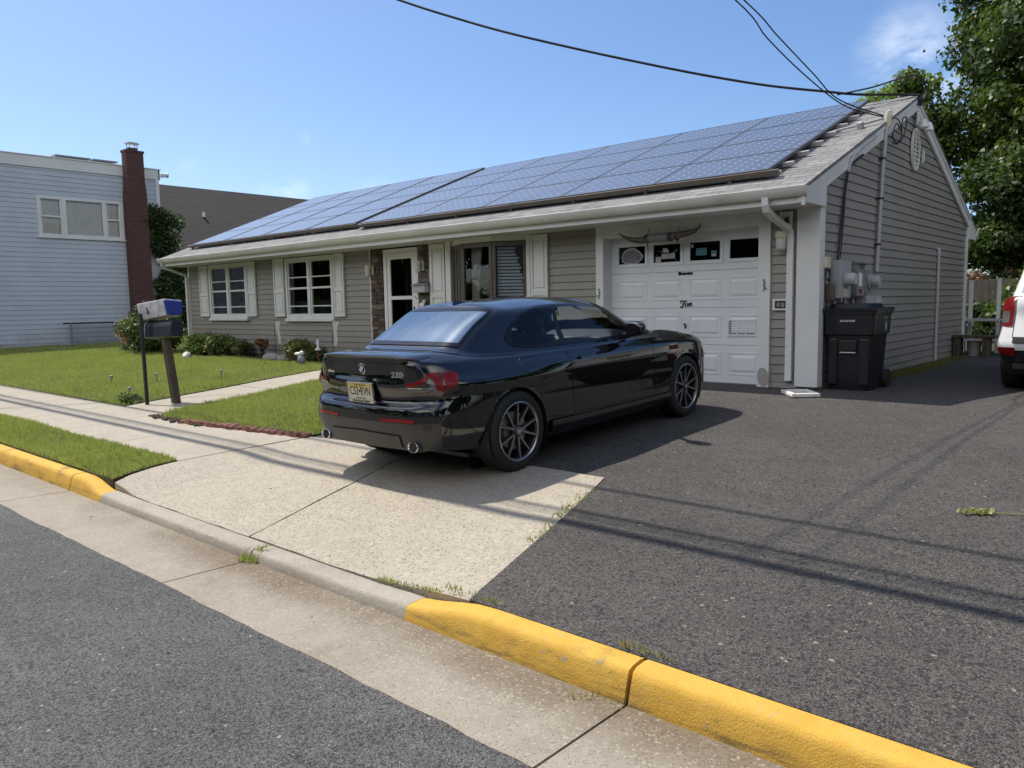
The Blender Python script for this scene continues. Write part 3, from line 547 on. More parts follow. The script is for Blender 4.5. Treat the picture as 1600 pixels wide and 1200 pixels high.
# windows
def house_window(X0, X1, z0, z1, dark=False):
    m = MB(); f = .075
    m.box(X0, X0 + f, -.05, .06, z0, z1).box(X1 - f, X1, -.05, .06, z0, z1).box(X0 + f, X1 - f, -.05, .06, z1 - f, z1).box(X0 + f, X1 - f, -.05, .06, z0, z0 + f).box((X0 + X1) / 2 - .05, (X0 + X1) / 2 + .05, -.047, .06, z0 + f, z1 - f)
    wn = m.build('window', 'white_trim', house, bevel=.005)
    MB().box(X0 - .03, X1 + .03, -.085, -.02, z0 - .06, z0 + .004).build('sill', 'white_trim', wn, bevel=.006)
    for a, b in ((X0 + f, (X0 + X1) / 2 - .05), ((X0 + X1) / 2 + .05, X1 - f)):
        h = z1 - z0 - 2 * f; zz = [z0 + f + h * q for q in (.17, .50, .70)]
        s_ = MB(); g = .035
        s_.box(a, a + g, -.022, .03, z0 + f, z1 - f).box(b - g, b, -.022, .03, z0 + f, z1 - f).box(a + g, b - g, -.022, .03, z1 - f - g, z1 - f).box(a + g, b - g, -.022, .03, z0 + f, z0 + f + g)
        for q, th in zip(zz, (.013, .022, .013)): s_.box(a + g, b - g, -.018, .02, q - th, q + th)
        s_.build('sash', 'white_trim', wn, bevel=.003); MB().quad((a, .008, z0 + f), (b, .008, z0 + f), (b, .008, z1 - f), (a, .008, z1 - f)).build('pane', 'window_glass', wn)
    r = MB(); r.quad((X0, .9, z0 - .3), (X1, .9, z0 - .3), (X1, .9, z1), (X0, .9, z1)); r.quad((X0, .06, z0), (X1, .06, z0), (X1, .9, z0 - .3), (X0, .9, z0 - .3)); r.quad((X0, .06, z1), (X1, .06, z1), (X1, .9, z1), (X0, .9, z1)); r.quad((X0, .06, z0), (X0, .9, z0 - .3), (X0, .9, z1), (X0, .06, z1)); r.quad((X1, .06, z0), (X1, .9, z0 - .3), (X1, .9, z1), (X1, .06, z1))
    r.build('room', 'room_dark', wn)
    c = MB(); n = 60; P = [[(X0 + .05 + (X1 - X0 - .1) * i / n, .16 + .012 * math.sin(i * 1.6), z) for i in range(n + 1)] for z in (z0 + .05, z0 + .40)]; c.grid(P)
    c.build('curtain', 'curtain_dark', wn, smooth=180)
house_window(*W1); house_window(*W2)
def shutter(a, b, z0, z1):
    m = MB(); e = .045; y0, y1 = -.062, -.02; zm = z0 + (z1 - z0) * .44
    m.box(a, a + e, y0, y1, z0, z1).box(b - e, b, y0, y1, z0, z1)
    for q0, q1 in ((z0, z0 + .07), (zm - .05, zm + .05), (z1 - .09, z1)): m.box(a + e, b - e, y0, y1, q0, q1)
    for q0, q1 in ((z0 + .07, zm - .05), (zm + .05, z1 - .09)):
        m.box(a + e, b - e, y0 + .022, y1, q0, q1); m.box(a + e + .035, b - e - .035, y0 + .006, y0 + .022, q0 + .035, q1 - .035)
    m.build('shutter', 'white_trim', house, bevel=.005)
for a, b, z0 in ((-16.20, -15.75, .99), (-13.82, -13.43, .99), (-12.62, -12.20, .98), (-10.28, -9.92, .97), (-7.22, -6.84, .62), (-4.76, -4.40, .60)): shutter(a, b, z0, 2.31)
# stone veneer either side of the door
def stone(a, b):
    ms = MB().box(a, b, -.012, .04, .05, 2.33); z = .06
    while z < 2.30:
        h = random.choice((.05, .07, .09, .11)); x = a + .004
        while x < b - .03:
            x2 = min(b - .004, x + random.uniform(.09, .30)); 
            if b - .004 - x2 < .05: x2 = b - .004
            d = random.uniform(.022, .055); mm = random.choices((1, 2, 3), (5, 3, 2))[0]; ms.box(x + .004, x2 - .004, -d, -.008, z + .004, min(2.325, z + h) - .004, mm); x = x2
        z += h
    ms.build('stone_veneer', ['stone_veneer', 'stone_dark', 'stone_light', 'stone_red'], house, bevel=.006)
stone(-9.03, -8.64); stone(-7.56, -7.27)
MB().box(-9.06, -9.03, -.04, .0, .06, 2.33).build('stone_edge_trim', 'gutter_white', house); MB().box(-7.27, -7.235, -.04, .0, .06, 2.33).build('stone_edge_trim', 'gutter_white', house)
# entrance: white storm door
d0, d1, dz0, dz1 = DO
m = MB(); m.box(d0, d0 + .09, -.055, .06, dz0, dz1).box(d1 - .09, d1, -.055, .06, dz0, dz1).box(d0 + .09, d1 - .09, -.055, .06, dz1 - .075, dz1); door = m.build('entrance_door', 'white_trim', house, bevel=.006)
a, b = d0 + .095, d1 - .095; m = MB()
m.box(a, a + .10, -.04, -.005, dz0, dz1 - .08).box(b - .10, b, -.04, -.005, dz0, dz1 - .08).box(a + .1, b - .1, -.04, -.005, dz1 - .20, dz1 - .08).box(a + .1, b - .1, -.04, -.005, 1.30, 1.37).box(a + .1, b - .1, -.04, -.005, dz0, .40)
m.build('storm_door_frame', 'white_trim', door, bevel=.005)
MB().quad((a + .09, -.02, .38), (b - .09, -.02, .38), (b - .09, -.02, 2.1), (a + .09, -.02, 2.1)).build('pane', 'window_glass', door)
m = MB(); m.box(a, b, .40, .42, .1, 2.2); m.quad((d0, .06, .1), (d0, .42, .1), (d0, .42, 2.2), (d0, .06, 2.2)); m.quad((d1, .06, .1), (d1, .42, .1), (d1, .42, 2.2), (d1, .06, 2.2)); m.quad((d0, .06, 2.2), (d1, .06, 2.2), (d1, .42, 2.2), (d0, .42, 2.2)); m.build('hallway', 'room_dark', door)
MB().box(a + .30, a + .36, .36, .40, .2, 2.1).box(a + .1, a + .14, .36, .395, .2, 2.1).build('inner_door_edge', 'curtain_dark', door)
MB().box(b - .055, b - .03, -.056, -.04, .92, 1.16).tube([(b - .042, -.05, 1.03), (b - .042, -.095, 1.03), (b - .17, -.10, 1.03)], .009, 8).build('handle', 'dark_iron', door)
MB().box(-8.75, -7.45, -.9, .02, -.1, .14).build('door_step', 'foundation_concrete', house, bevel=.012)
# bay window: left pane, middle pane, right pane
bx = [(-6.66, 0.), (-6.12, -.30), (-5.40, -.30), (-4.88, 0.)]; z0, z1 = .60, 2.24
def wallbox(m, p, q, u0, u1, z0, z1, t0, t1, mat=0):  # box along the segment p->q between fractions u0..u1, from t0 (in) to t1 (out)
    p, q = Vector((*p, 0)), Vector((*q, 0)); d = (q - p); n = Vector((d.y, -d.x, 0)).normalized(); L = d.length; A = p + d * (u0 / L); B = p + d * (u1 / L)
    v = []
    for z in (z0, z1):
        for S, t in ((A, t0), (B, t0), (B, t1), (A, t1)): v.append((S.x + n.x * t, S.y + n.y * t, z))
    m.add(v, [(3, 2, 1, 0), (4, 5, 6, 7), (0, 1, 5, 4), (1, 2, 6, 5), (2, 3, 7, 6), (3, 0, 4, 7)], mat)
m = MB()
for p, q in zip(bx, bx[1:]):
    L = math.dist(p, q); f = .06
    wallbox(m, p, q, 0, f, z0, z1, -.05, .025); wallbox(m, p, q, L - f, L, z0, z1, -.05, .025); wallbox(m, p, q, f, L - f, z1 - .085, z1, -.05, .022); wallbox(m, p, q, f, L - f, z0, z0 + f, -.05, .022)
wallbox(m, bx[0], bx[1], .22, .27, z0, z1, -.04, .02); wallbox(m, bx[0], bx[1], .40, .44, z0, z1, -.04, .015)
bay = m.build('bay_window', 'bay_brown', house, bevel=.004)
for p, q in zip(bx, bx[1:]): MB().quad((*p, z0), (*q, z0), (*q, z1), (*p, z1)).build('pane', 'window_glass', bay)
m = MB(); m.prism([(-6.70, 0.01), (-6.13, -.335), (-5.39, -.335), (-4.84, 0.01)], 2, z1 + .0, 2.326); m.prism([(-6.70, 0.01), (-6.13, -.335), (-5.39, -.335), (-4.84, 0.01)], 2, z0 - .10, z0 - .0); m.build('bay_header', 'white_trim', bay, bevel=.004)
MB().box(-6.82, -6.69, -.05, .02, .4, 2.33).box(-4.86, -4.78, -.05, .02, .4, 2.33).build('bay_trim', 'white_trim', bay, bevel=.004)
m = MB(); m.quad((-6.7, 1.2, .3), (-4.8, 1.2, .3), (-4.8, 1.2, 2.4), (-6.7, 1.2, 2.4)); m.quad((-6.7, .02, .5), (-4.8, .02, .5), (-4.8, 1.2, .3), (-6.7, 1.2, .3)); m.quad((-6.7, .02, .4), (-6.7, 1.2, .4), (-6.7, 1.2, 2.3), (-6.7, .02, 2.3)); m.quad((-4.8, .02, .4), (-4.8, 1.2, .4), (-4.8, 1.2, 2.3), (-4.8, .02, 2.3)); m.quad((-6.7, .02, 2.25), (-4.8, .02, 2.25), (-4.8, 1.2, 2.3), (-6.7, 1.2, 2.3)); m.build('room', 'room_dark', bay)
m = MB(); n = 26   # drape gathered to the right inside the right-hand pane, sheer at the left of the middle pane
for x0, x1, yy in ((-5.30, -4.95, .02),):
    P = [[(x0 + .0 + (x1 - x0) * (i / n) + (.18 * ((2.2 - z) / 1.4)) * (1 - i / n), -.08 + .12 * i / n + .06 + .015 * math.sin(i * 1.9), z) for i in range(n + 1)] for z in np.linspace(2.2, .7, 9)]; m.grid(P)
m.build('drape', 'curtain_dark', bay, smooth=180)
m = MB(); m.grid([[(-6.05 + .26 * (i / n) * (1 - .3 * math.sin((2.2 - z) * 2)), -.14 + .014 * math.sin(i * 2), z) for i in range(n + 1)] for z in np.linspace(2.2, .7, 9)]); m.build('sheer', 'curtain', bay, smooth=180)
m = MB(); m.tube([(-5.68 + .155 * math.cos(q), -.24, 1.70 + .155 * math.sin(q)) for q in np.linspace(0, 2 * math.pi, 33)], .010, 6, cap=False); m.build('hanging_ring', 'decal_grey', bay, smooth=60)
m = MB(); p, q = Vector((*bx[2], 0)), Vector((*bx[3], 0)); d_ = (q - p).normalized(); n_ = Vector((d_.y, -d_.x, 0))   # slats standing in for siding reflected in the right-hand pane, dark drape over them
for k in range(27):
    z = .70 + k * .056; e = .56 - .22 * max(0, (z - 1.2) / 1.0) ** 1.6 - .02 * math.sin(k * 2.2); a_ = p + d_ * .07 - n_ * .05; b_ = p + d_ * min(.52, e) - n_ * .05
    m.quad((a_.x, a_.y, z), (b_.x, b_.y, z - .004), (b_.x - n_.x * .012, b_.y - n_.y * .012, z + .036), (a_.x - n_.x * .012, a_.y - n_.y * .012, z + .040))
m.build('reflected_stripes', 'reflection_slats', bay, fix=False)
# garage door and its trim
m = MB(); m.box(-3.435, -3.30, -.05, .26, -.02, 2.335).box(-.79, -.625, -.05, .26, -.02, 2.335).box(-3.30, -.79, -.046, .26, 2.15, 2.335); m.box(-2.44, -2.436, -.0475, -.04, 2.15, 2.33).box(-1.86, -1.856, -.0475, -.04, 2.15, 2.33); m.build('garage_door_trim', 'white_trim', house, bevel=.006)
GY0 = .19; m = MB(); secs = [(-.0, .533), (.537, 1.066), (1.07, 1.60), (1.604, 2.16)]; cols = [(-3.19, -2.66), (-2.57, -2.06), (-1.96, -1.43), (-1.34, -.85)]
for k, (a, b) in enumerate(secs):
    if k < 3: m.box(-3.31, -.78, GY0, GY0 + .04, a, b)
    else:
        zz = (1.72, 2.04); m.box(-3.31, -.78, GY0, GY0 + .04, a, zz[0]).box(-3.31, -.78, GY0, GY0 + .04, zz[1], b); xx = [-3.31] + [q for c in cols for q in c] + [-.78]
        for i in range(0, len(xx), 2): m.box(xx[i], xx[i + 1], GY0, GY0 + .04, *zz)
gd = m.build('garage_door', 'garage_white', house, bevel=.004)
m = MB()
def rpanel(m, x0, x1, z0, z1, y, d=.012, e=.035):
    a = [(x0, z0), (x1, z0), (x1, z1), (x0, z1)]; ins = lambda k: [(x0 + k, z0 + k), (x1 - k, z0 + k), (x1 - k, z1 - k), (x0 + k, z1 - k)]
    rings = [(a, 0.001), (ins(.008), -d), (ins(.02), -d), (ins(e + .03), d * .55)]
    v = [(x, y - q, z) for R_, q in rings for x, z in R_]; f = []
    for r in range(3):
        for i in range(4): f.append((r * 4 + i, r * 4 + (i + 1) % 4, r * 4 + 4 + (i + 1) % 4, r * 4 + 4 + i))
    f.append((12, 13, 14, 15)); m.add(v, f)
m2 = MB()
for k in range(3):
    for c in cols:   # raised panels: a shallow moulding around a raised field
        x0, x1 = c; z0, z1 = secs[k][0] + .11, secs[k][1] - .09; e = .035
        for q0, q1, r0, r1 in ((x0, x0 + e, z0, z1), (x1 - e, x1, z0, z1), (x0 + e, x1 - e, z0, z0 + e), (x0 + e, x1 - e, z1 - e, z1)): m2.box(q0, q1, GY0 - .007, GY0 + .002, r0, r1)
        m2.add([(x0 + e + .01, GY0 - .001, z0 + e + .01), (x1 - e - .01, GY0 - .001, z0 + e + .01), (x1 - e - .01, GY0 - .001, z1 - e - .01), (x0 + e + .01, GY0 - .001, z1 - e - .01), (x0 + e + .045, GY0 - .014, z0 + e + .045), (x1 - e - .045, GY0 - .014, z0 + e + .045), (x1 - e - .045, GY0 - .014, z1 - e - .045), (x0 + e + .045, GY0 - .014, z1 - e - .045)],
               [(4, 5, 6, 7), (0, 1, 5, 4), (1, 2, 6, 5), (2, 3, 7, 6), (3, 0, 4, 7)])
m2.build('raised_panels', 'garage_white', gd, bevel=.003)
for c in cols:
    fr = MB(); x0, x1 = c; z0, z1 = 1.72, 2.04; e = .03
    fr.box(x0 - .02, x0 + e, GY0 - .012, GY0 + .01, z0 - .02, z1 + .02).box(x1 - e, x1 + .02, GY0 - .012, GY0 + .01, z0 - .02, z1 + .02).box(x0 + e, x1 - e, GY0 - .012, GY0 + .01, z0 - .02, z0 + e).box(x0 + e, x1 - e, GY0 - .012, GY0 + .01, z1 - e, z1 + .02); fr.build('window_frame', 'garage_white', gd, bevel=.003)
    MB().quad((x0, GY0 + .008, z0), (x1, GY0 + .008, z0), (x1, GY0 + .008, z1), (x0, GY0 + .008, z1)).build('pane', 'window_glass', gd)
m = MB(); m.box(-3.3, -.79, .9, .92, 1.4, 2.3); m.quad((-3.3, .24, 1.6), (-.79, .24, 1.6), (-.79, .9, 1.4), (-3.3, .9, 1.4)); m.quad((-3.3, .24, 2.16), (-.79, .24, 2.16), (-.79, .9, 2.2), (-3.3, .9, 2.2)); m.build('garage_interior', 'room_dark', gd)
yS = GY0 + .004
def disc(name, c, rx, rz, y, mat, parent, n=28, fn=None, th=.002):
    P = [(c[0] + rx * math.cos(t) * (fn(t) if fn else 1), c[1] + rz * math.sin(t) * (fn(t) if fn else 1)) for t in np.linspace(0, 2 * math.pi, n, endpoint=False)]
    return MB().prism(P, 1, y - th, y, 0).build(name, mat, parent)
blob = lambda t: 1 + .05 * math.cos(3 * t + 1) + .03 * math.cos(5 * t)
disc('window_sticker', (-2.93, 1.865), .19, .125, yS, 'decal_grey', gd, fn=blob); disc('window_sticker', (-2.93, 1.862), .165, .100, yS - .003, 'decal_plum', gd, fn=blob)
MB().box(-2.51, -2.42, yS - .002, yS, 1.755, 1.835).build('window_sticker', 'decal_grey', gd); MB().box(-2.41, -2.18, yS - .002, yS, 1.80, 1.875).build('window_sticker', 'decal_grey', gd)
MB().prism([(-2.385, 1.965), (-2.385, 1.905), (-2.345, 1.895), (-2.285, 1.89), (-2.29, 1.92), (-2.315, 1.955)], 1, yS - .002, yS).build('window_sticker', 'white_ink', gd)
MB().box(-1.84, -1.67, yS - .002, yS, 1.82, 1.925).build('window_sticker', 'decal_teal', gd); MB().box(-1.60, -1.515, yS - .002, yS, 1.795, 1.88).build('window_sticker', 'decal_teal', gd); MB().box(-1.59, -1.525, yS - .004, yS - .002, 1.80, 1.835).build('window_sticker', 'decal_grey', gd); disc('window_sticker', (-1.90, 1.96), .025, .03, yS, 'decal_grey', gd, 8)
m = MB(); x_ = -2.12
for w_, h_, dz_ in ((.045, .052, 0), (.022, .034, .004), (.026, .038, .002), (.02, .034, .004), (.026, .032, .006), (.016, .046, .0), (.026, .034, .004), (.02, .044, .002)): m.box(x_, x_ + w_, GY0 - .010, GY0, 1.548 + dz_, 1.548 + dz_ + h_); x_ += w_ + .004
m.box(-2.12, x_, GY0 - .007, GY0, 1.555, 1.572); m.build('maker_plate', 'black_ink', gd, bevel=.004)
m = MB()   # hand-lettered script
def stroke(pts, r): m.tube([(-2.085 + a * .215, GY0 - .005, 1.075 + b * .215) for a, b in cr_curve(pts)], [r * (.55 + .45 * math.sin(math.pi * k / (len(cr_curve(pts)) - 1))) for k in range(len(cr_curve(pts)))], 6)
def cr_curve(pts, sub=7):
    P = np.array(pts, float); n = len(P); o = []
    for i in range(n - 1):
        p0, p1, p2, p3 = P[max(i - 1, 0)], P[i], P[i + 1], P[min(i + 2, n - 1)]
        for q in np.linspace(0, 1, sub, endpoint=False): o.append(.5 * ((2 * p1) + (-p0 + p2) * q + (2 * p0 - 5 * p1 + 4 * p2 - p3) * q * q + (-p0 + 3 * p1 - 3 * p2 + p3) * q ** 3))
    return o + [P[-1]]
stroke([(.02, .30), (.03, .42), (.14, .46), (.26, .42), (.40, .44), (.46, .52)], .0105); stroke([(.27, .43), (.24, .25), (.17, .06), (.07, .0), (.0, .05), (.02, .10)], .0105); stroke([(.12, .24), (.22, .26), (.34, .29)], .0075)
stroke([(.36, .20), (.41, .29), (.39, .14), (.41, .08), (.46, .11)], .0085); stroke([(.445, .385), (.455, .40), (.46, .41)], .014); stroke([(.50, .25), (.535, .29), (.55, .15), (.575, .07), (.62, .15), (.66, .28), (.71, .27)], .0085); stroke([(.73, .19), (.80, .21), (.85, .28), (.80, .31), (.74, .23), (.75, .11), (.82, .08), (.93, .18)], .008)
m.build('lettering', 'black_ink', gd, smooth=60)
for x0, x1 in ((-3.20, -2.70), (-1.33, -.915)):
    m = MB(); z0, z1 = .67, .90; m.box(x0, x1, GY0 - .02, GY0 + .01, z0, z0 + .02).box(x0, x1, GY0 - .02, GY0 + .01, z1 - .02, z1)
    for q in np.linspace(x0, x1 - .018, 4): m.box(q, q + .018, GY0 - .02, GY0 + .01, z0 + .02, z1 - .02)
    v = m.build('door_vent', 'garage_white', gd, bevel=.002); sl_ = MB()
    for q in range(6): sl_.quad((x0, GY0 - .003, z0 + .02 + q * .032), (x1, GY0 - .003, z0 + .02 + q * .032), (x1, GY0 - .016, z0 + .045 + q * .032), (x0, GY0 - .016, z0 + .045 + q * .032))
    sl_.build('louvre', 'meter_grey', v)
MB().lathe([(.018, 0), (.018, .006), (.008, .008), (.008, .03)], (-2.0, GY0 - .03, .83), 1, 12).box(-2.012, -1.988, GY0 - .012, GY0, .77, .81).build('handle', 'dark_iron', gd, smooth=40)
MB().box(-3.3, -.79, .1, .22, -.03, -.002).build('door_threshold', 'meter_dark', gd)
for x, z, n in ((-3.375, 1.30, 3), (-.70, 1.36, 5)):
    m = MB()
    for q in range(n): a = random.uniform(-.03, .03); b = -.07 + .14 * q / n; m.ball((x + a, -.056, z - b), (.018, .008, .016), 8, 5)
    m.tube([(x, -.055, z + .08), (x + .01, -.06, z), (x - .01, -.055, z - .08)], .006, 6); m.build('trim_ornament', 'meter_dark', house, smooth=60)
m = MB(); disc('bare_patch', (-.70, .13), .075, .14, -.0515, 'foundation_concrete', house, fn=lambda t: 1 + .12 * math.cos(2 * t + .6), th=.002)
# gable vent
P = [(4.02 + .40 * math.cos(t) * .56, 3.56 + .34 * math.sin(t)) for t in np.linspace(0, 2 * math.pi, 40, endpoint=False)]
m = MB(); n = len(P); inn = [(4.02 + (a - 4.02) * .80, 3.56 + (b - 3.56) * .86) for a, b in P]; v = [(.03, a, b) for a, b in P] + [(.065, a, b) for a, b in P] + [(.065, a, b) for a, b in inn] + [(.03, a, b) for a, b in inn]; f = []
for r in range(3):
    for i in range(n): f.append((r * n + i, r * n + (i + 1) % n, r * n + n + (i + 1) % n, r * n + n + i))
m.add(v, f); m.box(.03, .055, 3.995, 4.045, 3.25, 3.87); gv = m.build('gable_vent', 'gutter_white', house)
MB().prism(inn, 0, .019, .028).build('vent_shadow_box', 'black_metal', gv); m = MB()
for q in np.linspace(3.27, 3.82, 9):
    hw = .2 * math.sqrt(max(0, 1 - ((q - 3.56) / .34) ** 2)) * .8 + .01; m.add([(.03, 4.02 - hw, q + .035), (.03, 4.02 + hw, q + .035), (.058, 4.02 + hw, q - .012), (.058, 4.02 - hw, q - .012)], [(0, 1, 2, 3)])
m.build('louvre', 'gutter_white', gv)

# ------------------------------------------------------------------ fixtures on the house (things of their own)
def jar_lamp(loc, label, dz=0):
    t = thing('wall_lantern', label, 'lamp', loc, (0, 0, 0), 'jar lamps on the front wall')
    MB().box(-.06, .06, -.03, 0, -.09, .10).build('back_plate', 'cream_plastic', t, bevel=.01); MB().lathe([(.0, .105), (.045, .10), (.062, .085), (.064, .02), (.058, .012)], (-.02, -.10, 0), 2, 24).box(-.045, .01, -.08, -.03, .03, .07).build('cap', 'cream_plastic', t, smooth=40)
    MB().lathe([(.052, .015), (.056, -.03), (.054, -.10), (.04, -.125), (.0, -.13)], (-.02, -.10, 0), 2, 24, close=False).build('jar', 'frosted', t, smooth=60); return t
jar_lamp((-8.95, -.05, 1.90), 'cream jar wall lamp between the siding and the stone left of the entrance door'); jar_lamp((-7.44, -.05, 1.92), 'cream jar wall lamp on the stone right of the entrance door'); l3 = jar_lamp((-.43, -.02, 1.94), 'cream jar wall lamp beside the garage door behind the downpipe'); l3.scale = (1.1,) * 3
t = thing('wall_camera', 'small white framed wall box with a black device, above the lamp by the garage', 'wall box', (-.42, -.02, 2.2)); MB().box(-.085, -.055, -.035, 0, -.10, .10).box(.055, .085, -.035, 0, -.10, .10).box(-.055, .055, -.035, 0, .07, .10).box(-.055, .055, -.035, 0, -.10, -.07).box(-.055, .055, -.012, 0, -.07, .07).build('frame', 'white_trim', t, bevel=.004); MB().ball((.005, -.03, -.01), (.03, .025, .045), 14, 8).build('device', 'black_metal', t, smooth=60)
t = thing('house_number_plaque', 'small white framed plaque with a dark field and number, beside the garage door', 'plaque', (-.46, -.02, 1.10)); MB().box(-.125, -.095, -.03, 0, -.075, .075).box(.095, .125, -.03, 0, -.075, .075).box(-.095, .095, -.03, 0, .05, .075).box(-.095, .095, -.03, 0, -.075, -.05).build('frame', 'white_trim', t, bevel=.004); MB().box(-.095, .095, -.012, 0, -.05, .05).build('field', 'black_metal', t); m = MB(); m.box(-.075, -.03, -.0145, -.012, -.03, .034).box(-.015, .03, -.0145, -.012, -.034, .03).box(.045, .08, -.0145, -.012, -.03, .034); m.build('worn_print', 'meter_dark', t, bevel=.004)
t = thing('wall_mailbox', 'grey brown letter box with newspaper hooks on the stone by the entrance door', 'mailbox', (-7.43, -.06, 1.52)); MB().box(-.17, .17, -.12, 0, -.10, .06).build('box', 'decal_grey', t, bevel=.01); MB().prism([(-.15, .05), (.0, .085), (.0, .065), (-.15, .035)], 0, -.19, .19).build('lid', 'meter_dark', t)
m = MB()
for x in (-.09, .09): m.tube([(x, -.02, -.10), (x, -.03, -.19), (x, -.10, -.22), (x, -.13, -.17)], .006, 6)
m.build('paper_hooks', 'dark_iron', t)
t = thing('door_ornament', 'small whitish statuette on a bracket below the letter box', 'ornament', (-7.42, -.1, 1.12)); MB().box(-.12, .12, -.05, .06, -.02, .0).build('bracket', 'decal_grey', t); MB().ball((-.01, 0, .06), (.07, .035, .06), 14, 8).ball((.05, 0, .13), (.035, .03, .04), 12, 8).build('figure', 'ceramic_white', t, smooth=60); MB().ball((.12, 0, .03), .035, 10, 6).build('red_ball', 'rust', t, smooth=60)
t = thing('longhorn_mount', 'pair of dark cattle horns joined by a grey wrap, hung over the garage door', 'horns', (-2.27, -.12, 2.09))
def horn(s): return [((s * x), y, z) for x, y, z in ((.16, 0, .0), (.3, -.01, -.005), (.42, -.02, 0), (.53, -.035, .025), (.60, -.045, .07), (.65, -.05, .12))]
L1 = [(-.66, -.05, .11), (-.58, -.045, .05), (-.44, -.03, .0), (-.3, -.015, -.022), (-.14, 0, -.012)]; L2 = [(.14, 0, .0), (.32, -.01, .012), (.48, -.02, .03), (.60, -.03, .055), (.675, -.04, .10), (.695, -.045, .16)]
MB().tube(L1, [.004, .02, .038, .050, .056], 14).build('horn', 'horn_brown', t, smooth=60); MB().tube(L2, [.056, .052, .044, .032, .016, .004], 14).build('horn', 'horn_brown', t, smooth=60)
MB().lathe([(.058, -.17), (.064, -.14), (.062, 0), (.066, .14), (.058, .18)], (0, 0, 0), 0, 20).build('wrap', 'horn_wrap', t, smooth=40); m = MB()
for x in (-.21, -.16, .17, .21, .30): m.lathe([(.056, x - .012), (.066, x), (.056, x + .012)], (0, 0, 0), 0, 18)
for x in (-.19, .30): m.tube([(x, 0, -.05), (x + .01, -.02, -.10), (x, -.01, -.12)], .006, 6); m.tube([(x, 0, .04), (x, .06, .15)], .005, 6)
m.build('leather_straps', 'leather_dark', t, smooth=50)

# solar panels: four rows by five columns over the garage, four by four at the far end
PW, PH = 1.69, 1.045
nrm = Vector((0, -sn, cs)); ROT = (math.atan2(M_, 1), 0, 0)
proto = None; rows = ('lowest', 'second lowest', 'second highest', 'highest'); ords = ('first', 'second', 'third', 'fourth', 'fifth')
def panel_at(x, d, label):
    global proto
    p = Vector(RP(x, d, .135))
    if proto is None:
        proto = thing('solar_module', label, 'solar panel', p, ROT, 'solar panels on the roof')
        MB().quad((.012, .012, .001), (PW - .012, .012, .001), (PW - .012, PH - .012, .001), (.012, PH - .012, .001)).build('cells', 'solar_cells', proto)
        m = MB(); m.box(.0, PW, 0, .012, -.038, .004).box(0, PW, PH - .012, PH, -.038, .004).box(0, .012, .012, PH - .012, -.038, .004).box(PW - .012, PW, .012, PH - .012, -.038, .004).box(.012, PW - .012, .012, PH - .012, -.01, -.006); m.build('frame', 'panel_frame', proto); return proto
    return dup(proto, p, ROT, label)
for r in range(4):
    for c in range(5): panel_at(-.58 - PW * (c + 1) - .012 * c, .50 + r * (PH + .012), f'solar panel of the array above the garage, {rows[r]} row, {ords[c]} from the gable')
for r in range(4):
    for c in range(4): panel_at(-9.34 - PW * (c + 1) - .065 * c, .62 + r * (PH + .012) - .02, f'solar panel of the far left array, {rows[r]} row, {ords[c]} from the gap')
def rails(name, label, x0, x1, dd, ends):
    t = thing(name, label, 'mounting rails', (0, 0, 0))
    m = MB()
    for d in dd: m.add([RP(x, d + a, b) for x in (x0, x1) for a, b in ((-.025, .035), (.025, .035), (.025, .09), (-.025, .09))], [(0, 1, 2, 3), (7, 6, 5, 4), (0, 4, 5, 1), (1, 5, 6, 2), (2, 6, 7, 3), (3, 7, 4, 0)])
    for k in np.arange(x0 + .15, x1, 1.3):
        for d in dd: m.add([RP(x, d + a, b) for x in (k, k + .05) for a, b in ((-.06, .0), (-.02, .0), (-.02, .07), (-.06, .07))], [(0, 1, 2, 3), (7, 6, 5, 4), (0, 4, 5, 1), (1, 5, 6, 2), (2, 6, 7, 3), (3, 7, 4, 0)], 1)
    m.build('rail', ['decal_grey', 'meter_dark'], t); m = MB()
    m.add([RP(x, a, b) for x in (x0 + .05, x1) for a, b in ((dd[0] - .10, .075), (dd[0] - .04, .075), (dd[0] - .04, .125), (dd[0] - .10, .125))], [(0, 1, 2, 3), (7, 6, 5, 4), (0, 4, 5, 1), (1, 5, 6, 2), (2, 6, 7, 3), (3, 7, 4, 0)]); m.build('edge_skirt', 'bay_brown', t)
rails('solar_rails', 'grey mounting rails under the solar array above the garage', -9.1, -.44, (.55, 1.0, 1.55, 2.1, 2.65, 3.15, 3.7, 4.25), 0); rails('solar_rails', 'grey mounting rails under the far left solar array', -16.5, -9.28, (.67, 1.2, 2.2, 3.2, 4.2), 0)
t = thing('roof_conduit', 'white conduit crossing the shingles from the solar array to the gable edge', 'conduit', (0, 0, 0)); MB().tube([RP(-.6, 2.78, .06), RP(-.2, 3.02, .06), RP(.06, 3.18, .07)], .018, 8).build('pipe', 'pvc_grey', t, smooth=60); MB().add([RP(x, a, b) for x in (-.24, -.18) for a, b in ((2.93, 0), (3.06, 0), (3.06, .10), (2.93, .10))], [(0, 1, 2, 3), (7, 6, 5, 4), (0, 4, 5, 1), (1, 5, 6, 2), (2, 6, 7, 3), (3, 7, 4, 0)]).build('clamp', 'pvc_grey', t)
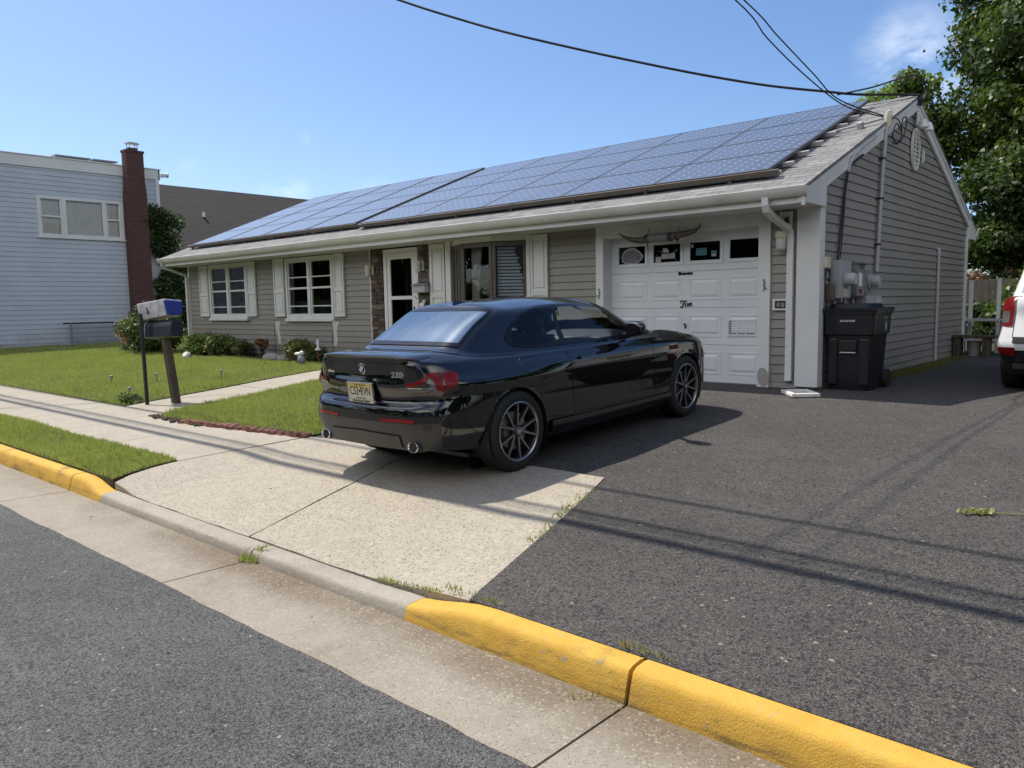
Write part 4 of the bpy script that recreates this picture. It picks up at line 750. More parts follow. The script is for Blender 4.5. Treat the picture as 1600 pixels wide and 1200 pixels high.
# service mast, meters and boxes on the gable wall
t = thing('service_mast', 'grey electric service pipe running up the gable wall to the eave', 'pipe', (0, 0, 0)); MB().tube([(.06, 2.14, 1.55), (.06, 2.20, 2.2), (.06, 2.28, 3.0), (.075, 2.33, 3.55), (.10, 2.36, 3.74)], .030, 12).build('pipe', 'conduit_grey', t, smooth=60); MB().lathe([(.036, -.08), (.042, .02), (.05, .06), (.045, .14), (.0, .16)], (.10, 2.36, 3.74), 2, 14).build('weather_head', 'cream_plastic', t, smooth=50); m = MB()
for z, y in ((1.95, 2.175), (2.62, 2.24), (3.2, 2.30)): m.lathe([(.034, -.015), (.042, -.012), (.042, .012), (.034, .015)], (.06, y, z), 2, 12).box(.01, .05, y - .06, y + .06, z - .012, z + .012)
m.build('strap', 'dark_iron', t)
def wallbox_thing(name, label, cat, y0, y1, z0, z1, dep, mat): 
    t = thing(name, label, cat, (.02, (y0 + y1) / 2, (z0 + z1) / 2)); hy, hz = (y1 - y0) / 2, (z1 - z0) / 2; MB().box(0, dep, -hy, hy, -hz, hz).build('case', mat, t, bevel=.008); return t
def meter_face(t, c, r, dep, mat='frosted'):
    MB().lathe([(r + .015, 0), (r + .02, .02), (r + .015, .03)], c, 0, 24).build('ring', 'meter_grey', t, smooth=40); MB().lathe([(r, .02), (r, dep * .75), (r * .85, dep), (0, dep + .004)], c, 0, 24, close=False).build('meter_glass', mat, t, smooth=50)
t = wallbox_thing('electric_meter', 'grey electric meter box with a round protruding meter nearest the corner post', 'meter', .34, .76, 1.17, 1.66, .13, 'meter_grey'); meter_face(t, (.13, .0, .0), .085, .13, 'pvc_grey'); MB().box(.125, .14, -.05, .05, -.23, -.13).build('label_plate', 'cream_plastic', t)
t = wallbox_thing('disconnect_switch', 'tall dark grey switch box between the two electric meters', 'switch box', .98, 1.30, 1.20, 1.62, .14, 'meter_dark'); MB().box(.138, .146, -.10, .02, -.08, .10).build('warning_label', 'white_ink', t); MB().box(.138, .146, -.08, .03, -.17, -.12).build('warning_label', 'reflector_red', t); MB().lathe([(.0, 0), (.16, 0), (.17, .012), (0, .014)], (.07, 0, .21), 2, 20).build('rain_cap', 'meter_dark', t)
t = wallbox_thing('electric_meter', 'grey electric meter with a round grey dome right of the tall dark switch box', 'meter', 1.46, 1.80, 1.24, 1.56, .10, 'meter_dark'); meter_face(t, (.10, -.02, .0), .088, .14, 'meter_grey'); MB().box(.05, .10, .14, .22, -.10, .10).build('side_lever', 'meter_grey', t)
t = wallbox_thing('junction_box', 'lower grey junction box under the meters, half hidden by the bin', 'junction box', 1.35, 1.98, .93, 1.20, .16, 'meter_grey'); MB().box(.158, .168, .02, .30, -.12, .12).build('cover', 'pvc_grey', t)
t = wallbox_thing('small_junction_box', 'small beige box on the gable wall close beside the corner post', 'junction box', .06, .20, 1.56, 1.70, .06, 'cream_plastic')
t = wallbox_thing('telephone_box', 'small brown box low beside the first meter', 'junction box', .19, .31, 1.14, 1.36, .08, 'bay_brown')
t = thing('meter_conduits', 'short grey pipes running down from the meter boxes behind the bin', 'pipe', (.06, .8, .8)); 
for y, z1 in ((-.38, .40), (-.02, .38), (.33, .40), (.62, .15)): MB().tube([(0, y, -.75), (0, y, z1)], .018, 8).build('pipe', 'pvc_grey', t, smooth=60)
t = thing('pvc_vent_pipe', 'thin pale grey pipe standing against the gable wall right of the bin', 'pipe', (.045, 5.76, 0)); MB().tube([(0, 0, -.01), (0, 0, 1.97), (.0, .0, 2.02), (-.03, 0, 2.04)], .026, 10).build('pipe', 'pvc_grey', t, smooth=60); MB().lathe([(.03, 0), (.034, .005), (.034, .05), (.03, .055)], (0, 0, 1.93), 2, 12).box(-.03, 0, -.05, .05, 1.0, 1.02).build('coupling', 'pvc_grey', t)
def cable(name, label, pts, r, loc=None, sub=6):
    P = np.array(pts, float); n = len(P); o = []
    for i in range(n - 1):
        p0, p1, p2, p3 = P[max(i - 1, 0)], P[i], P[i + 1], P[min(i + 2, n - 1)]
        for q in np.linspace(0, 1, sub, endpoint=False): o.append(.5 * ((2 * p1) + (-p0 + p2) * q + (2 * p0 - 5 * p1 + 4 * p2 - p3) * q * q + (-p0 + 3 * p1 - 3 * p2 + p3) * q ** 3))
    o.append(P[-1]); return tag(MB().tube(o, r, 6).build(name, 'cable_black', smooth=60), label, 'cable')
cable('wall_cable', 'black cable running down the gable wall from the rake board to the first meter', [(.075, 1.35, 3.13), (.075, .95, 2.97), (.06, .80, 2.85), (.045, .74, 2.6), (.04, .66, 2.2), (.045, .56, 1.75), (.06, .5, 1.6)], .016)
cable('wall_cable', 'thin dark wire beside the black cable on the gable wall', [(.06, .86, 2.9), (.04, .80, 2.6), (.04, .72, 2.1), (.05, .62, 1.7)], .008)
tag(MB().tube([(.09, 1.85, 3.46), (.09, 1.3, 3.24), (.085, .96, 3.08), (.075, .84, 2.96), (.06, .80, 2.84)], .022, 8).build('rake_conduit', 'pvc_grey', smooth=60), 'pale conduit following the front rake board of the gable', 'conduit')
cable('wire_coil', 'loops of thin black wire hanging from the service pipe head', [(.12, 2.40, 3.78), (.14, 2.7, 3.80), (.15, 2.85, 3.62), (.14, 2.66, 3.46), (.12, 2.5, 3.55), (.14, 2.62, 3.74), (.15, 2.80, 3.66), (.14, 2.92, 3.86), (.14, 3.12, 3.88), (.13, 3.02, 3.62), (.12, 2.72, 3.46), (.12, 2.46, 3.46)], .009)
cable('wire_tangle', 'tangle of thin black wires under the small beige box by the post', [(.05, .12, 1.56), (.06, .05, 1.45), (.07, .16, 1.40), (.06, .22, 1.5), (.06, .10, 1.52), (.07, .03, 1.36), (.06, .10, 1.1), (.05, .2, 1.0), (.06, .5, 1.12)], .007)
cable('wire_tangle', 'loose dark wires sagging under the meters above the bin', [(.06, .36, 1.08), (.10, .55, 1.11), (.1, .75, 1.06), (.08, .6, 1.02), (.1, .9, 1.10), (.06, 1.0, 1.2)], .010)
t = thing('flood_light', 'white twin floodlight fixed under the gable peak', 'flood light', (.06, 4.02, 4.02)); MB().box(0, .03, -.06, .06, -.08, .12).build('back_plate', 'white_trim', t, bevel=.006)
for s in (-1, 1): MB().tube([(.03, 0, -.02), (.10, s * .05, -.04)], .02, 8).lathe([(.025, .06), (.05, .02), (.075, -.07), (.07, -.075), (0, -.06)], (.13, s * .13 + (.05 if s > 0 else 0), -.08), 2, 18).build('lamp_head', 'white_trim' if s > 0 else 'gutter_white', t, smooth=50)
t = thing('small_tv_cover', 'thin white clip right of the oval gable vent', 'clip', (.05, 4.42, 3.5)); MB().box(0, .02, -.03, .03, -.11, .11).box(.02, .035, -.02, .02, -.08, .08).build('clip', 'gutter_white', t, bevel=.004)
# overhead cables
cable('overhead_cable', 'thick black twisted cable sagging across the sky to the gable peak', [(-19.0, -7.2, 14.2), (-12.5, -3.4, 9.35), (-9.5, -1.6, 7.65), (-7.44, -.41, 6.65), (-6.47, .16, 6.22), (-5.67, .62, 5.9), (-4.70, 1.19, 5.56), (-3.76, 1.74, 5.25), (-2.83, 2.28, 4.96), (-1.94, 2.81, 4.72), (-1.15, 3.27, 4.56), (-.72, 3.52, 4.48), (-.22, 3.81, 4.44), (.1, 3.95, 4.40)], .021)
cable('overhead_cable', 'black cable loop arching over the gable peak', [(-1.0, 3.37, 4.50), (-.5, 3.55, 4.56), (-.15, 3.62, 4.63), (.05, 3.7, 4.66), (.10, 4.0, 4.66), (.12, 4.2, 4.56), (.12, 4.18, 4.42), (.1, 4.05, 4.30)], .014)
cable('overhead_cable', 'left of the two thin wires dropping from the sky to the service pipe', [(-2.9, -6.35, 7.3), (-1.8, -3.0, 6.0), (-.94, -.56, 4.95), (-.74, .03, 4.55), (-.49, .73, 4.16), (-.23, 1.47, 3.86), (.05, 2.25, 3.79)], .009)
cable('overhead_cable', 'right of the two thin wires dropping from the sky to the service pipe', [(-2.6, -6.35, 7.3), (-1.65, -2.9, 6.0), (-.89, -.40, 4.97), (-.68, .20, 4.61), (-.45, .84, 4.22), (-.27, 1.34, 3.93), (.05, 2.28, 3.81)], .009)
tag(MB().ball((.09, 4.0, 4.34), (.05, .07, .06), 10, 6).box(.06, .10, 3.93, 4.1, 4.26, 4.31).build('cable_clamp', 'cable_black', smooth=50), 'black cable clamp at the tip of the gable', 'clamp')
for y0, y1, r, z, lab in ((-6.40, -6.40, .050, 6.9, 'thick street cable above the pavement, casting the dark shadow line'), (-6.22, -6.12, .028, 7.3, 'street cable above the pavement beside the thick one'), (-5.75, -5.50, .026, 7.6, 'thin street cable farthest from the road'), (-6.30, -6.25, .012, 7.9, 'thinnest street cable high above the pavement')):
    cable('street_cable', lab, [(x, y0 + (y1 - y0) * (x + 20) / 40, z + .0009 * (x - 2) ** 2) for x in range(-30, 28, 4)], r, sub=3)
# ------------------------------------------------------------------ cars: half-body control net -> dense lofted surface
def cr_interp(P, ts):
    # Catmull-Rom along axis 0 of P at float indices ts (centripetal tangents by chord length)
    P = np.asarray(P, float); n = len(P); ch = np.linalg.norm(np.diff(P, axis=0).reshape(n - 1, -1), axis=1) + 1e-6
    T = np.zeros_like(P)
    for i in range(n):
        if i == 0: T[i] = (P[1] - P[0]) / ch[0]
        elif i == n - 1: T[i] = (P[-1] - P[-2]) / ch[-1]
        else:
            a, b = (P[i] - P[i - 1]) / ch[i - 1], (P[i + 1] - P[i]) / ch[i]; T[i] = (a * ch[i] + b * ch[i - 1]) / (ch[i] + ch[i - 1])
    o = []
    for t in ts:
        i = min(n - 2, max(0, int(t))); f = t - i; h = ch[i]
        h00, h10, h01, h11 = 2 * f ** 3 - 3 * f * f + 1, f ** 3 - 2 * f * f + f, -2 * f ** 3 + 3 * f * f, f ** 3 - f * f
        o.append(h00 * P[i] + h10 * h * T[i] + h01 * P[i + 1] + h11 * h * T[i + 1])
    return np.array(o)
class Loft:
    def __init__(s, net, sharp=()):   # net[s][c] -> (w, y, z)
        net = np.array(net, float); s.ns, s.nc = net.shape[:2]
        # mirror stations at both ends so that the surface crosses the middle plane squarely
        a = net[1:3][::-1].copy(); a[..., 0] *= -1; b = net[-3:-1][::-1].copy(); b[..., 0] *= -1
        s.full = np.concatenate([a, net, b]); s.cache = {}
    def column(s, u):
        k = round(float(u), 5)
        if k not in s.cache:
            sg = .62 * min(1, max(0, (u - 4.2) / 1.0)) * min(1, max(0, (13.0 - u) / 1.0))
            if sg < .02: s.cache[k] = cr_interp(s.full, [u + 2])[0]
            else:
                d = np.linspace(-2, 2, 9); wgt = np.exp(-.5 * d * d); wgt /= wgt.sum(); s.cache[k] = np.tensordot(wgt, cr_interp(s.full, u + 2 + d * sg), 1)
        return s.cache[k]
    def at(s, u, t): return cr_interp(s.column(u), [t])[0]
    def col(s, u, ts): return cr_interp(s.column(u), ts)
    def nrm(s, u, t):
        e = .02; a = s.at(u + e, t) - s.at(u - e, t); b = s.at(u, min(t + e, s.nc - 1)) - s.at(u, max(t - e, 0)); n = np.cross(a, b); n /= np.linalg.norm(n) + 1e-12; return n
    def zt(s, u, z, tmax=7):
        ts = np.linspace(0, tmax, 90); zz = s.col(u, ts)[:, 2]; zz = np.maximum.accumulate(zz) + np.arange(90) * 1e-7; return float(np.interp(z, zz, ts))
    def uy(s, y, z, u0, u1, tmax=7):     # station whose wall point at height z lies at lengthwise position y
        us = np.linspace(u0, u1, 40); ys = [s.at(u, s.zt(u, z, tmax))[1] for u in us]; return float(np.interp(y, ys, us))
    def ux(s, w, z, u0=0, u1=4, tmax=7):
        us = np.linspace(u0, u1, 40); ys = [s.at(u, s.zt(u, z, tmax))[0] for u in us]; return float(np.interp(w, ys, us))
    def band(s, us, zl, zh, off=.003, nz=6, nu=24, tmax=7, mirror=False, thick=0):
        # patch between heights zl(u)..zh(u) on the body wall
        U = np.linspace(us[0], us[-1], nu); lo = np.interp(U, us, zl); hi = np.interp(U, us, zh); P = []
        for u, a, b in zip(U, lo, hi):
            r = []
            for z in np.linspace(a, b, nz):
                t = s.zt(u, z, tmax); p = s.at(u, t) + s.nrm(u, t) * off; r.append(p)
            P.append(r)
        return np.array(P)
    def patch(s, fu, ts, off=.003, n=24):   # patch for t in ts, u from fu(t)[0] to fu(t)[1]
        P = []
        for t in ts:
            a, b = fu(t); P.append([s.at(u, t) + s.nrm(u, t) * off for u in np.linspace(a, b, n)])
        return np.array(P)
def mir(P): Q = np.array(P, float).copy(); Q[..., 0] *= -1; return Q
def both(P, name, mat, parent, smooth=60, one=False):
    m = MB(); m.grid(P)
    a = m.build(name, mat, parent, smooth=smooth)
    if one: return a
    m = MB(); m.grid(mir(P)); b = m.build(name, mat, parent, smooth=smooth); return a, b
lerp = lambda a, b, f: np.asarray(a, float) * (1 - f) + np.asarray(b, float) * f

def coupe_net():
    W = [0, .38, .605, .745, .835, .892, .918, .905, .893, .890, .893, .903, .912, .89, .80, .58, .30, 0]
    Y = [-.905, -.890, -.850, -.765, -.59, -.32, .02, .45, .95, 1.40, 1.85, 2.30, 2.74, 3.08, 3.33, 3.47, 3.53, 3.545]
    # outward direction in plan per station
    nd = [(0, -1), (.06, -1), (.2, -1), (.75, -.8), (.96, -.28), (1, -.08), (1, 0), (1, .0), (1, 0), (1, 0), (1, 0), (1, 0), (1, .05), (.95, .25), (.75, .65), (.3, .95), (.1, 1), (0, 1)]
    #            bottom  c1     c2    ledge  c4a    c4b    c5(low shoulder)  c6 shoulder
    z0 = [.285, .285, .285, .29, .27, .25, .22, .20, .19, .19, .19, .20, .19, .17, .16, .16, .16, .16]
    z1 = [.36, .36, .36, .36, .35, .34, .32, .30, .29, .28, .27, .27, .28, .27, .25, .25, .25, .25]
    z2 = [.555, .555, .555, .556, .55, .53, .52, .50, .48, .48, .48, .48, .48, .46, .44, .43, .43, .43]
    z3 = [.610, .610, .612, .617, .63, .64, .64, .62, .60, .60, .60, .60, .60, .57, .54, .53, .53, .53]
    z4 = [.650, .650, .655, .662, .70, .70, .70, .70, .70, .69, .69, .68, .68, .65, .62, .61, .61, .61]
    z5 = [.800, .800, .800, .800, .80, .81, .80, .79, .79, .78, .77, .77, .76, .73, .69, .68, .68, .68]
    z6 = [.840, .840, .842, .846, .848, .846, .843, .838, .834, .83, .828, .822, .825, .79, .755, .74, .735, .735]
    z7 = [1.004, 1.002, .994, .965, .935, .918, .910, .902, .896, .893, .893, .890, .880, .86, .825, .80, .795, .795]
    # inward offsets along the plan normal
    d0 = [.06, .06, .06, .07, .08, .08, .06, .055, .05, .05, .05, .05, .06, .07, .06, .05, .05, .05]
    d1 = [.03, .03, .03, .03, .03, .03, .02, .012, .010, .010, .010, .010, .02, .03, .02, .015, .015, .015]
    d2 = [0.] * 18
    d3 = [.012, .012, .012, .012, .006, .0, .0, .0, .01, .013, .01, .0, .0, .0, .0, .0, .0, .0]
    d4 = [.072, .070, .060, .040, .016, .004, .0, .0, .015, .02, .018, .004, .0, .0, .0, .0, .0, .0]
    d5 = [.056, .055, .050, .034, .018, .008, .004, .01, .014, .016, .014, .008, .006, .01, .02, .02, .02, .02]
    d6 = [.068, .067, .062, .044, .024, .018, .014, .018, .018, .020, .020, .018, .018, .02, .03, .035, .035, .035]
    d7 = [.082, .084, .090, .090, .105, .097, .088, .078, .066, .060, .062, .070, .085, .10, .10, .09, .085, .085]
    B = [(0, -.42, 1.035), (.30, -.41, 1.034), (.50, -.39, 1.030), (.600, -.30, 1.012), (.655, -.12, .978), (.700, .10, .958), (.735, .34, .947), (.765, .62, .938), (.782, .98, .928), (.787, 1.4, .920), (.780, 1.78, .920), (.752, 2.05, .930), (.66, 2.24, .958), (.52, 2.35, .970), (.36, 2.42, .976), (.22, 2.45, .979), (.1, 2.465, .98), (0, 2.47, .98)]
    E = [(0, .12, 1.335), (.27, .13, 1.333), (.43, .16, 1.325), (.50, .24, 1.313), (.535, .38, 1.306), (.555, .56, 1.310), (.563, .73, 1.314), (.568, .90, 1.316), (.570, 1.08, 1.312), (.568, 1.25, 1.302), (.56, 1.42, 1.283), (.548, 1.57, 1.258), (.515, 1.645, 1.262), (.44, 1.69, 1.283), (.33, 1.725, 1.298), (.22, 1.742, 1.306), (.1, 1.752, 1.31), (0, 1.755, 1.311)]
    yc = [.30, .40, .50, .60, .68, .76, .84, .92, 1.0, 1.08, 1.16, 1.24, 1.31, 1.37, 1.43, 1.48, 1.52, 1.55]
    TAP = {2: (.545, -.795, .992), 3: (.645, -.715, .965), 4: (.722, -.52, .940), 5: (.765, -.29, .926), 6: (.812, .02, .912)}
    net = []
    for i in range(18):
        n = np.array(nd[i], float); n /= np.linalg.norm(n); base = np.array([W[i], Y[i]]); c = []
        if 5 <= i <= 12:
            q_ = (i - 5) / 7; d3[i], d4[i], d5[i], d6[i] = .004, .008, .013, .022; z3[i] = .63 - .02 * q_; z4[i] = .70 - .02 * q_; z5[i] = .79 - .03 * q_; z6[i] = .845 - .025 * q_
        for z, d in ((z0, d0), (z1, d1), (z2, d2), (z3, d3), (z4, d4), (z5, d5), (z6, d6), (z7, d7)):
            q = base - n * d[i]; c.append((max(0, q[0]) if i not in (0, 17) else 0, q[1], z[i]))
        if i in TAP: c[7] = TAP[i]; c[6] = tuple(lerp(c[6], (TAP[i][0] + .035, TAP[i][1] - .02, c[6][2]), .6))
        sh = np.array(c[7]); b = np.array(B[i], float); e = np.array(E[i], float)
        side = 4 <= i <= 11
        cr = .012 if side else .028
        m1 = lerp(sh, b, .08); m1[2] += .006; m2 = lerp(sh, b, .5); m2[2] += cr if i > 3 else .006
        if i <= 3: m1[2] = lerp(sh, b, .08)[2] + .001
        c += [m1, m2, b, lerp(b, e, .05)]
        mid = lerp(b, e, .5); nn = np.array([n[0], n[1], .35]); mid = mid + nn * (.020 if side or i == 12 else .012); c.append(mid)
        c.append(e)
        y = yc[i]; zc = 1.392 - (.060 * ((.95 - y) / .83) ** 2 if y < .95 else .085 * ((y - .95) / .80) ** 2); ce = np.array([0, y, zc])
        r1 = lerp(e, ce, .10); r1[2] = e[2] + .016 + .0; r2 = lerp(e, ce, .5); r2[2] = lerp(e, ce, .5)[2] + .022
        if i in (0, 17): r1[2] = lerp(e, ce, .1)[2] + .006; r2[2] = lerp(e, ce, .5)[2] + .010
        c += [r1, r2, ce]; net.append(c)
    return net
# control rows: 0 bottom 1 low 2 crest 3 ledge 4 recess 5 recess top 6 lid 7 shoulder 8 shoulder in 9 deck 10 belt 11 belt+ 12 glass mid 13 roof edge 14 roof in 15 roof 16 centre

def car_shell(L, root, mat, name, NU, TS, arches, R_arch, holes, parts, wheelz):
    U = np.linspace(0, L.ns - 1, NU); grid = np.array([L.col(u, TS) for u in U]); nt_ = len(TS)
    # snap the skin onto the wheel-arch circles
    G2 = grid.copy(); inside = np.zeros(grid.shape[:2], bool)
    for ya in arches:
        d = np.hypot(grid[..., 1] - ya, grid[..., 2] - wheelz); low = (np.array(TS)[None, :] < 7.5) & (grid[..., 0] > .55); inside |= (d < R_arch) & low
    kill = {}
    F = []; tagf = []
    for i in range(NU - 1):
        for j in range(nt_ - 1):
            q = [(i, j), (i + 1, j), (i + 1, j + 1), (i, j + 1)]
            if all(inside[a] for a in q): continue
            um, tm = (U[i] + U[i + 1]) / 2, (TS[j] + TS[j + 1]) / 2
            if any(h(um, tm) for h in holes): continue
            pn = 0
            for k, pf in enumerate(parts):
                if pf(um, tm, grid[i, j]): pn = k + 1
            F.append((q, pn))
            for a in q:
                if inside[a] and a not in kill: kill[a] = 1
    for (i, j) in kill:
        p = grid[i, j]; ya = min(arches, key=lambda y: abs(y - p[1])); v = np.array([p[1] - ya, p[2] - wheelz]); r = np.linalg.norm(v); 
        if v[1] < -.12: v = v / r * R_arch
        else: v = v / r * R_arch
        G2[i, j, 1] = ya + v[0]; G2[i, j, 2] = wheelz + v[1]
    out = {}
    for k in range(len(parts) + 1):
        V = []; idx = {}; ff = []
        for q, pn in F:
            if pn != k: continue
            for sgn in (1, -1):
                ids = []
                for a in q:
                    key = (a, sgn)
                    if key not in idx:
                        p = G2[a]; 
                        if abs(p[0]) < 1e-6: key = (a, 0)
                        if key not in idx: idx[key] = len(V); V.append((p[0] * sgn, p[1], p[2]))
                        idx[(a, sgn)] = idx[key]
                    ids.append(idx[(a, sgn)])
                ff.append(tuple(ids if sgn == 1 else ids[::-1]))
        ff = [f for f in ff if len(set(f)) == 4] + [tuple(dict.fromkeys(f)) for f in ff if len(set(f)) == 3]
        out[k] = (V, ff)
    return out, G2, U
def shell_obj(VF, name, mat, parent):
    m = MB(); m.add(VF[0], VF[1]); return m.build(name, mat, parent, smooth=180)

def wheel(parent, x, y, z, r, wd, rim_r, side, mats, spokes=5, detail=True):
    s = 1 if side > 0 else -1; w2 = wd / 2
    t = MB().lathe([(rim_r + .002, -w2 + .012), (rim_r + .02, -w2 + .002), (r - .045, -w2), (r - .016, -w2 + .012), (r, -w2 + .035), (r + .001, 0), (r, w2 - .035), (r - .016, w2 - .012), (r - .045, w2), (rim_r + .02, w2 - .002), (rim_r + .002, w2 - .012), (rim_r - .01, w2 - .03)], (0, 0, 0), 0, 56, close=False)
    for q in (-.05, 0, .05): t.lathe([(r + .0012, q - .006), (r - .006, q - .004), (r - .006, q + .004), (r + .0012, q + .006)], (0, 0, 0), 0, 56, close=False)
    wo = t.build('wheel', 'black_rubber', parent, smooth=35); wo.location = (x, y, z)
    f = s * w2
    rm = MB(); q = lambda d: f - s * d
    rm.lathe([(rim_r + .004, q(.006)), (rim_r - .006, q(.002)), (rim_r - .016, q(.010)), (rim_r - .020, q(.03))], (0, 0, 0), 0, 56, close=False)
    rm.build('rim_lip', mats[0], wo, smooth=40)
    MB().lathe([(rim_r - .016, q(.010)), (rim_r - .026, q(.08)), (rim_r - .03, q(.17)), (.0, q(.175))], (0, 0, 0), 0, 40, close=False).build('rim_barrel', mats[1], wo, smooth=40)
    MB().lathe([(.0, q(.075)), (.155, q(.075)), (.158, q(.095)), (.0, q(.1))], (0, 0, 0), 0, 36, close=False).build('brake_disc', 'galv', wo, smooth=40)
    sp = MB(); sd = MB(); n = spokes * 2
    for k in range(n):
        base = 2 * math.pi * (k // 2) / spokes; spread = .30 * (1 if k % 2 else -1); a0 = base + spread * .38; a1 = base + spread
        def bar(m, ra, rb, aa, ab, ha, hb, xf0, xf1, dep):
            A = np.array([math.cos(aa) * ra, math.sin(aa) * ra]); B = np.array([math.cos(ab) * rb, math.sin(ab) * rb]); d = (B - A) / np.linalg.norm(B - A); nn = np.array([-d[1], d[0]]); v = []
            for P_, h_, xx in ((A, ha, xf0), (B, hb, xf1)):
                for g, e in ((-1, 0), (1, 0), (1, dep), (-1, dep)): c = P_ + nn * h_ * g; v.append((q(xx + e), c[0], c[1]))
            m.add(v, [(0, 1, 2, 3), (7, 6, 5, 4), (0, 4, 5, 1), (1, 5, 6, 2), (2, 6, 7, 3), (3, 7, 4, 0)])
        bar(sp, .045, rim_r - .010, a0, a1, .0085, .0062, .026, .010, .006); bar(sd, .045, rim_r - .012, a0, a1, .014, .011, .0315, .0155, .03)
    sp.build('spoke_faces', mats[0], wo); sd.build('spokes', mats[1], wo)
    MB().lathe([(0, q(.012)), (.030, q(.013)), (.034, q(.018)), (.052, q(.026)), (.058, q(.05))], (0, 0, 0), 0, 28, close=False).build('hub', mats[1], wo, smooth=40)
    if detail:
        MB().lathe([(0, q(.0095)), (.026, q(.0095)), (.028, q(.013))], (0, 0, 0), 0, 24, close=False).build('hub_badge', 'gloss_black', wo, smooth=40); MB().lathe([(.026, q(.0088)), (.031, q(.0088)), (.031, q(.014))], (0, 0, 0), 0, 24, close=False).build('hub_badge_ring', 'chrome', wo, smooth=40)
        a = MB(); a.lathe([(.018, q(.0085)), (.0, q(.0085))], (0, 0, 0), 0, 16, close=False); a.build('hub_badge_face', 'decal_grey', wo)
    c = MB(); c.box(min(q(.055), q(.11)), max(q(.055), q(.11)), -.175, -.12, -.07, .07); c.build('brake_caliper', 'trim_grey', wo, bevel=.015)
    return wo

PITCH = math.atan2(.122, 2.741)
car = thing('parked_coupe', 'shiny black two-door coupe parked nose-in on the driveway in front of the garage', 'car', (-1.315, -5.382, -.190), (PITCH, 0, 0))
L = Loft(coupe_net())
TS = np.unique(np.concatenate([np.linspace(0, 2, 9), np.linspace(2, 8, 31), np.linspace(8, 10, 11), np.linspace(10, 11, 4), np.linspace(11, 13, 15), np.linspace(13, 16, 16)]))
uB0, uB1 = 5.05, 11.0      # side windows: rear tip and A-pillar foot
def side_u(t):             # extent of the side glass along the stations for belt..roof rows 11..13
    f = (t - 11) / 2; return (float(np.interp(f, (0, .05, .10, .2, .32, .5, .65, .78, .86, .92, .97), (6.1, 5.5, 5.1, 4.75, 4.56, 4.46, 4.48, 4.64, 4.88, 5.2, 5.65))), 11.15 - .25 * f - .3 * max(0, f - .8))
b_pil = lambda t: 7.62 - .80 * ((t - 11) / 2)
rear_u = lambda t: (0., 2.62 - .10 * (t - 11) / 2); fr_u = lambda t: (12.62 + .05 * (t - 11), 17.)
T0, T1 = 11.10, 12.84
sh = .10
holes = [lambda u, t: 11.16 < t < T1 - .04 and side_u(t)[0] + sh < u < side_u(t)[1] - sh, lambda u, t: 11.1 < t < 12.84 and u < rear_u(t)[1] - .08, lambda u, t: 11.1 < t < 12.84 and u > fr_u(t)[0] + .08]
uD0 = L.uy(.76, .75, 6, 9); uD1 = L.uy(2.12, .65, 9, 12.5)
parts = [lambda u, t, p: .0 <= t < 2.55 and p[2] < .50 and u < 3.2,                  # lower rear apron
         lambda u, t, p: uD0 < u < uD1 and 1.35 < t < 10.0,                             # doors
         lambda u, t, p: u < 2.95 and 3.05 < t < 10.0,                                   # boot lid
         lambda u, t, p: u > 12.3 and 8.4 < t < 9.9]                                     # bonnet
VFs, G2, U = car_shell(L, car, 'car_black', 'body', 360, TS, (0., 2.741), .358, holes, parts, .33)
body = shell_obj(VFs[0], 'body', 'car_black', car); shell_obj(VFs[1], 'rear_apron', 'trim_grey', car); doors = shell_obj(VFs[2], 'doors_tmp', 'car_black', car); boot = shell_obj(VFs[3], 'boot_lid', 'car_black', car); shell_obj(VFs[4], 'bonnet', 'car_black', car)
# split the doors into one mesh a side
me = doors.data; vs = [tuple(v.co) for v in me.vertices]; fs = [tuple(p.vertices) for p in me.polygons]; bpy.data.objects.remove(doors); dr = {}
for s in (1, -1):
    m = MB(); keep = [f for f in fs if vs[f[0]][0] * s > 0]; mp = {}; 
    for f in keep:
        for i in f: mp.setdefault(i, len(mp))
    m.add([vs[i] for i in mp], [tuple(mp[i] for i in f) for f in keep]); dr[s] = m.build('door', 'car_black', car, smooth=180)
    P = L.band([L.uy(.885, .84, 6, 9), L.uy(1.115, .84, 6, 9.5)], [.822, .826], [.850, .852], .026, 5, 10)
    Q = np.array(P); A = np.concatenate([P[:, :1] * 1, P, P[:, -1:]], 1); base = L.band([L.uy(.885, .84, 6, 9), L.uy(1.115, .84, 6, 9.5)], [.822, .826], [.850, .852], -.004, 5, 10)
    A[:, 0] = base[:, 0]; A[:, -1] = base[:, -1]; A = np.concatenate([base[:1, [0] * 1 + list(range(5)) + [4]], A, base[-1:, [0] + list(range(5)) + [4]]], 0)
    m = MB(); m.grid(A if s == 1 else mir(A)); m.build('handle', 'car_black', dr[s], smooth=50)
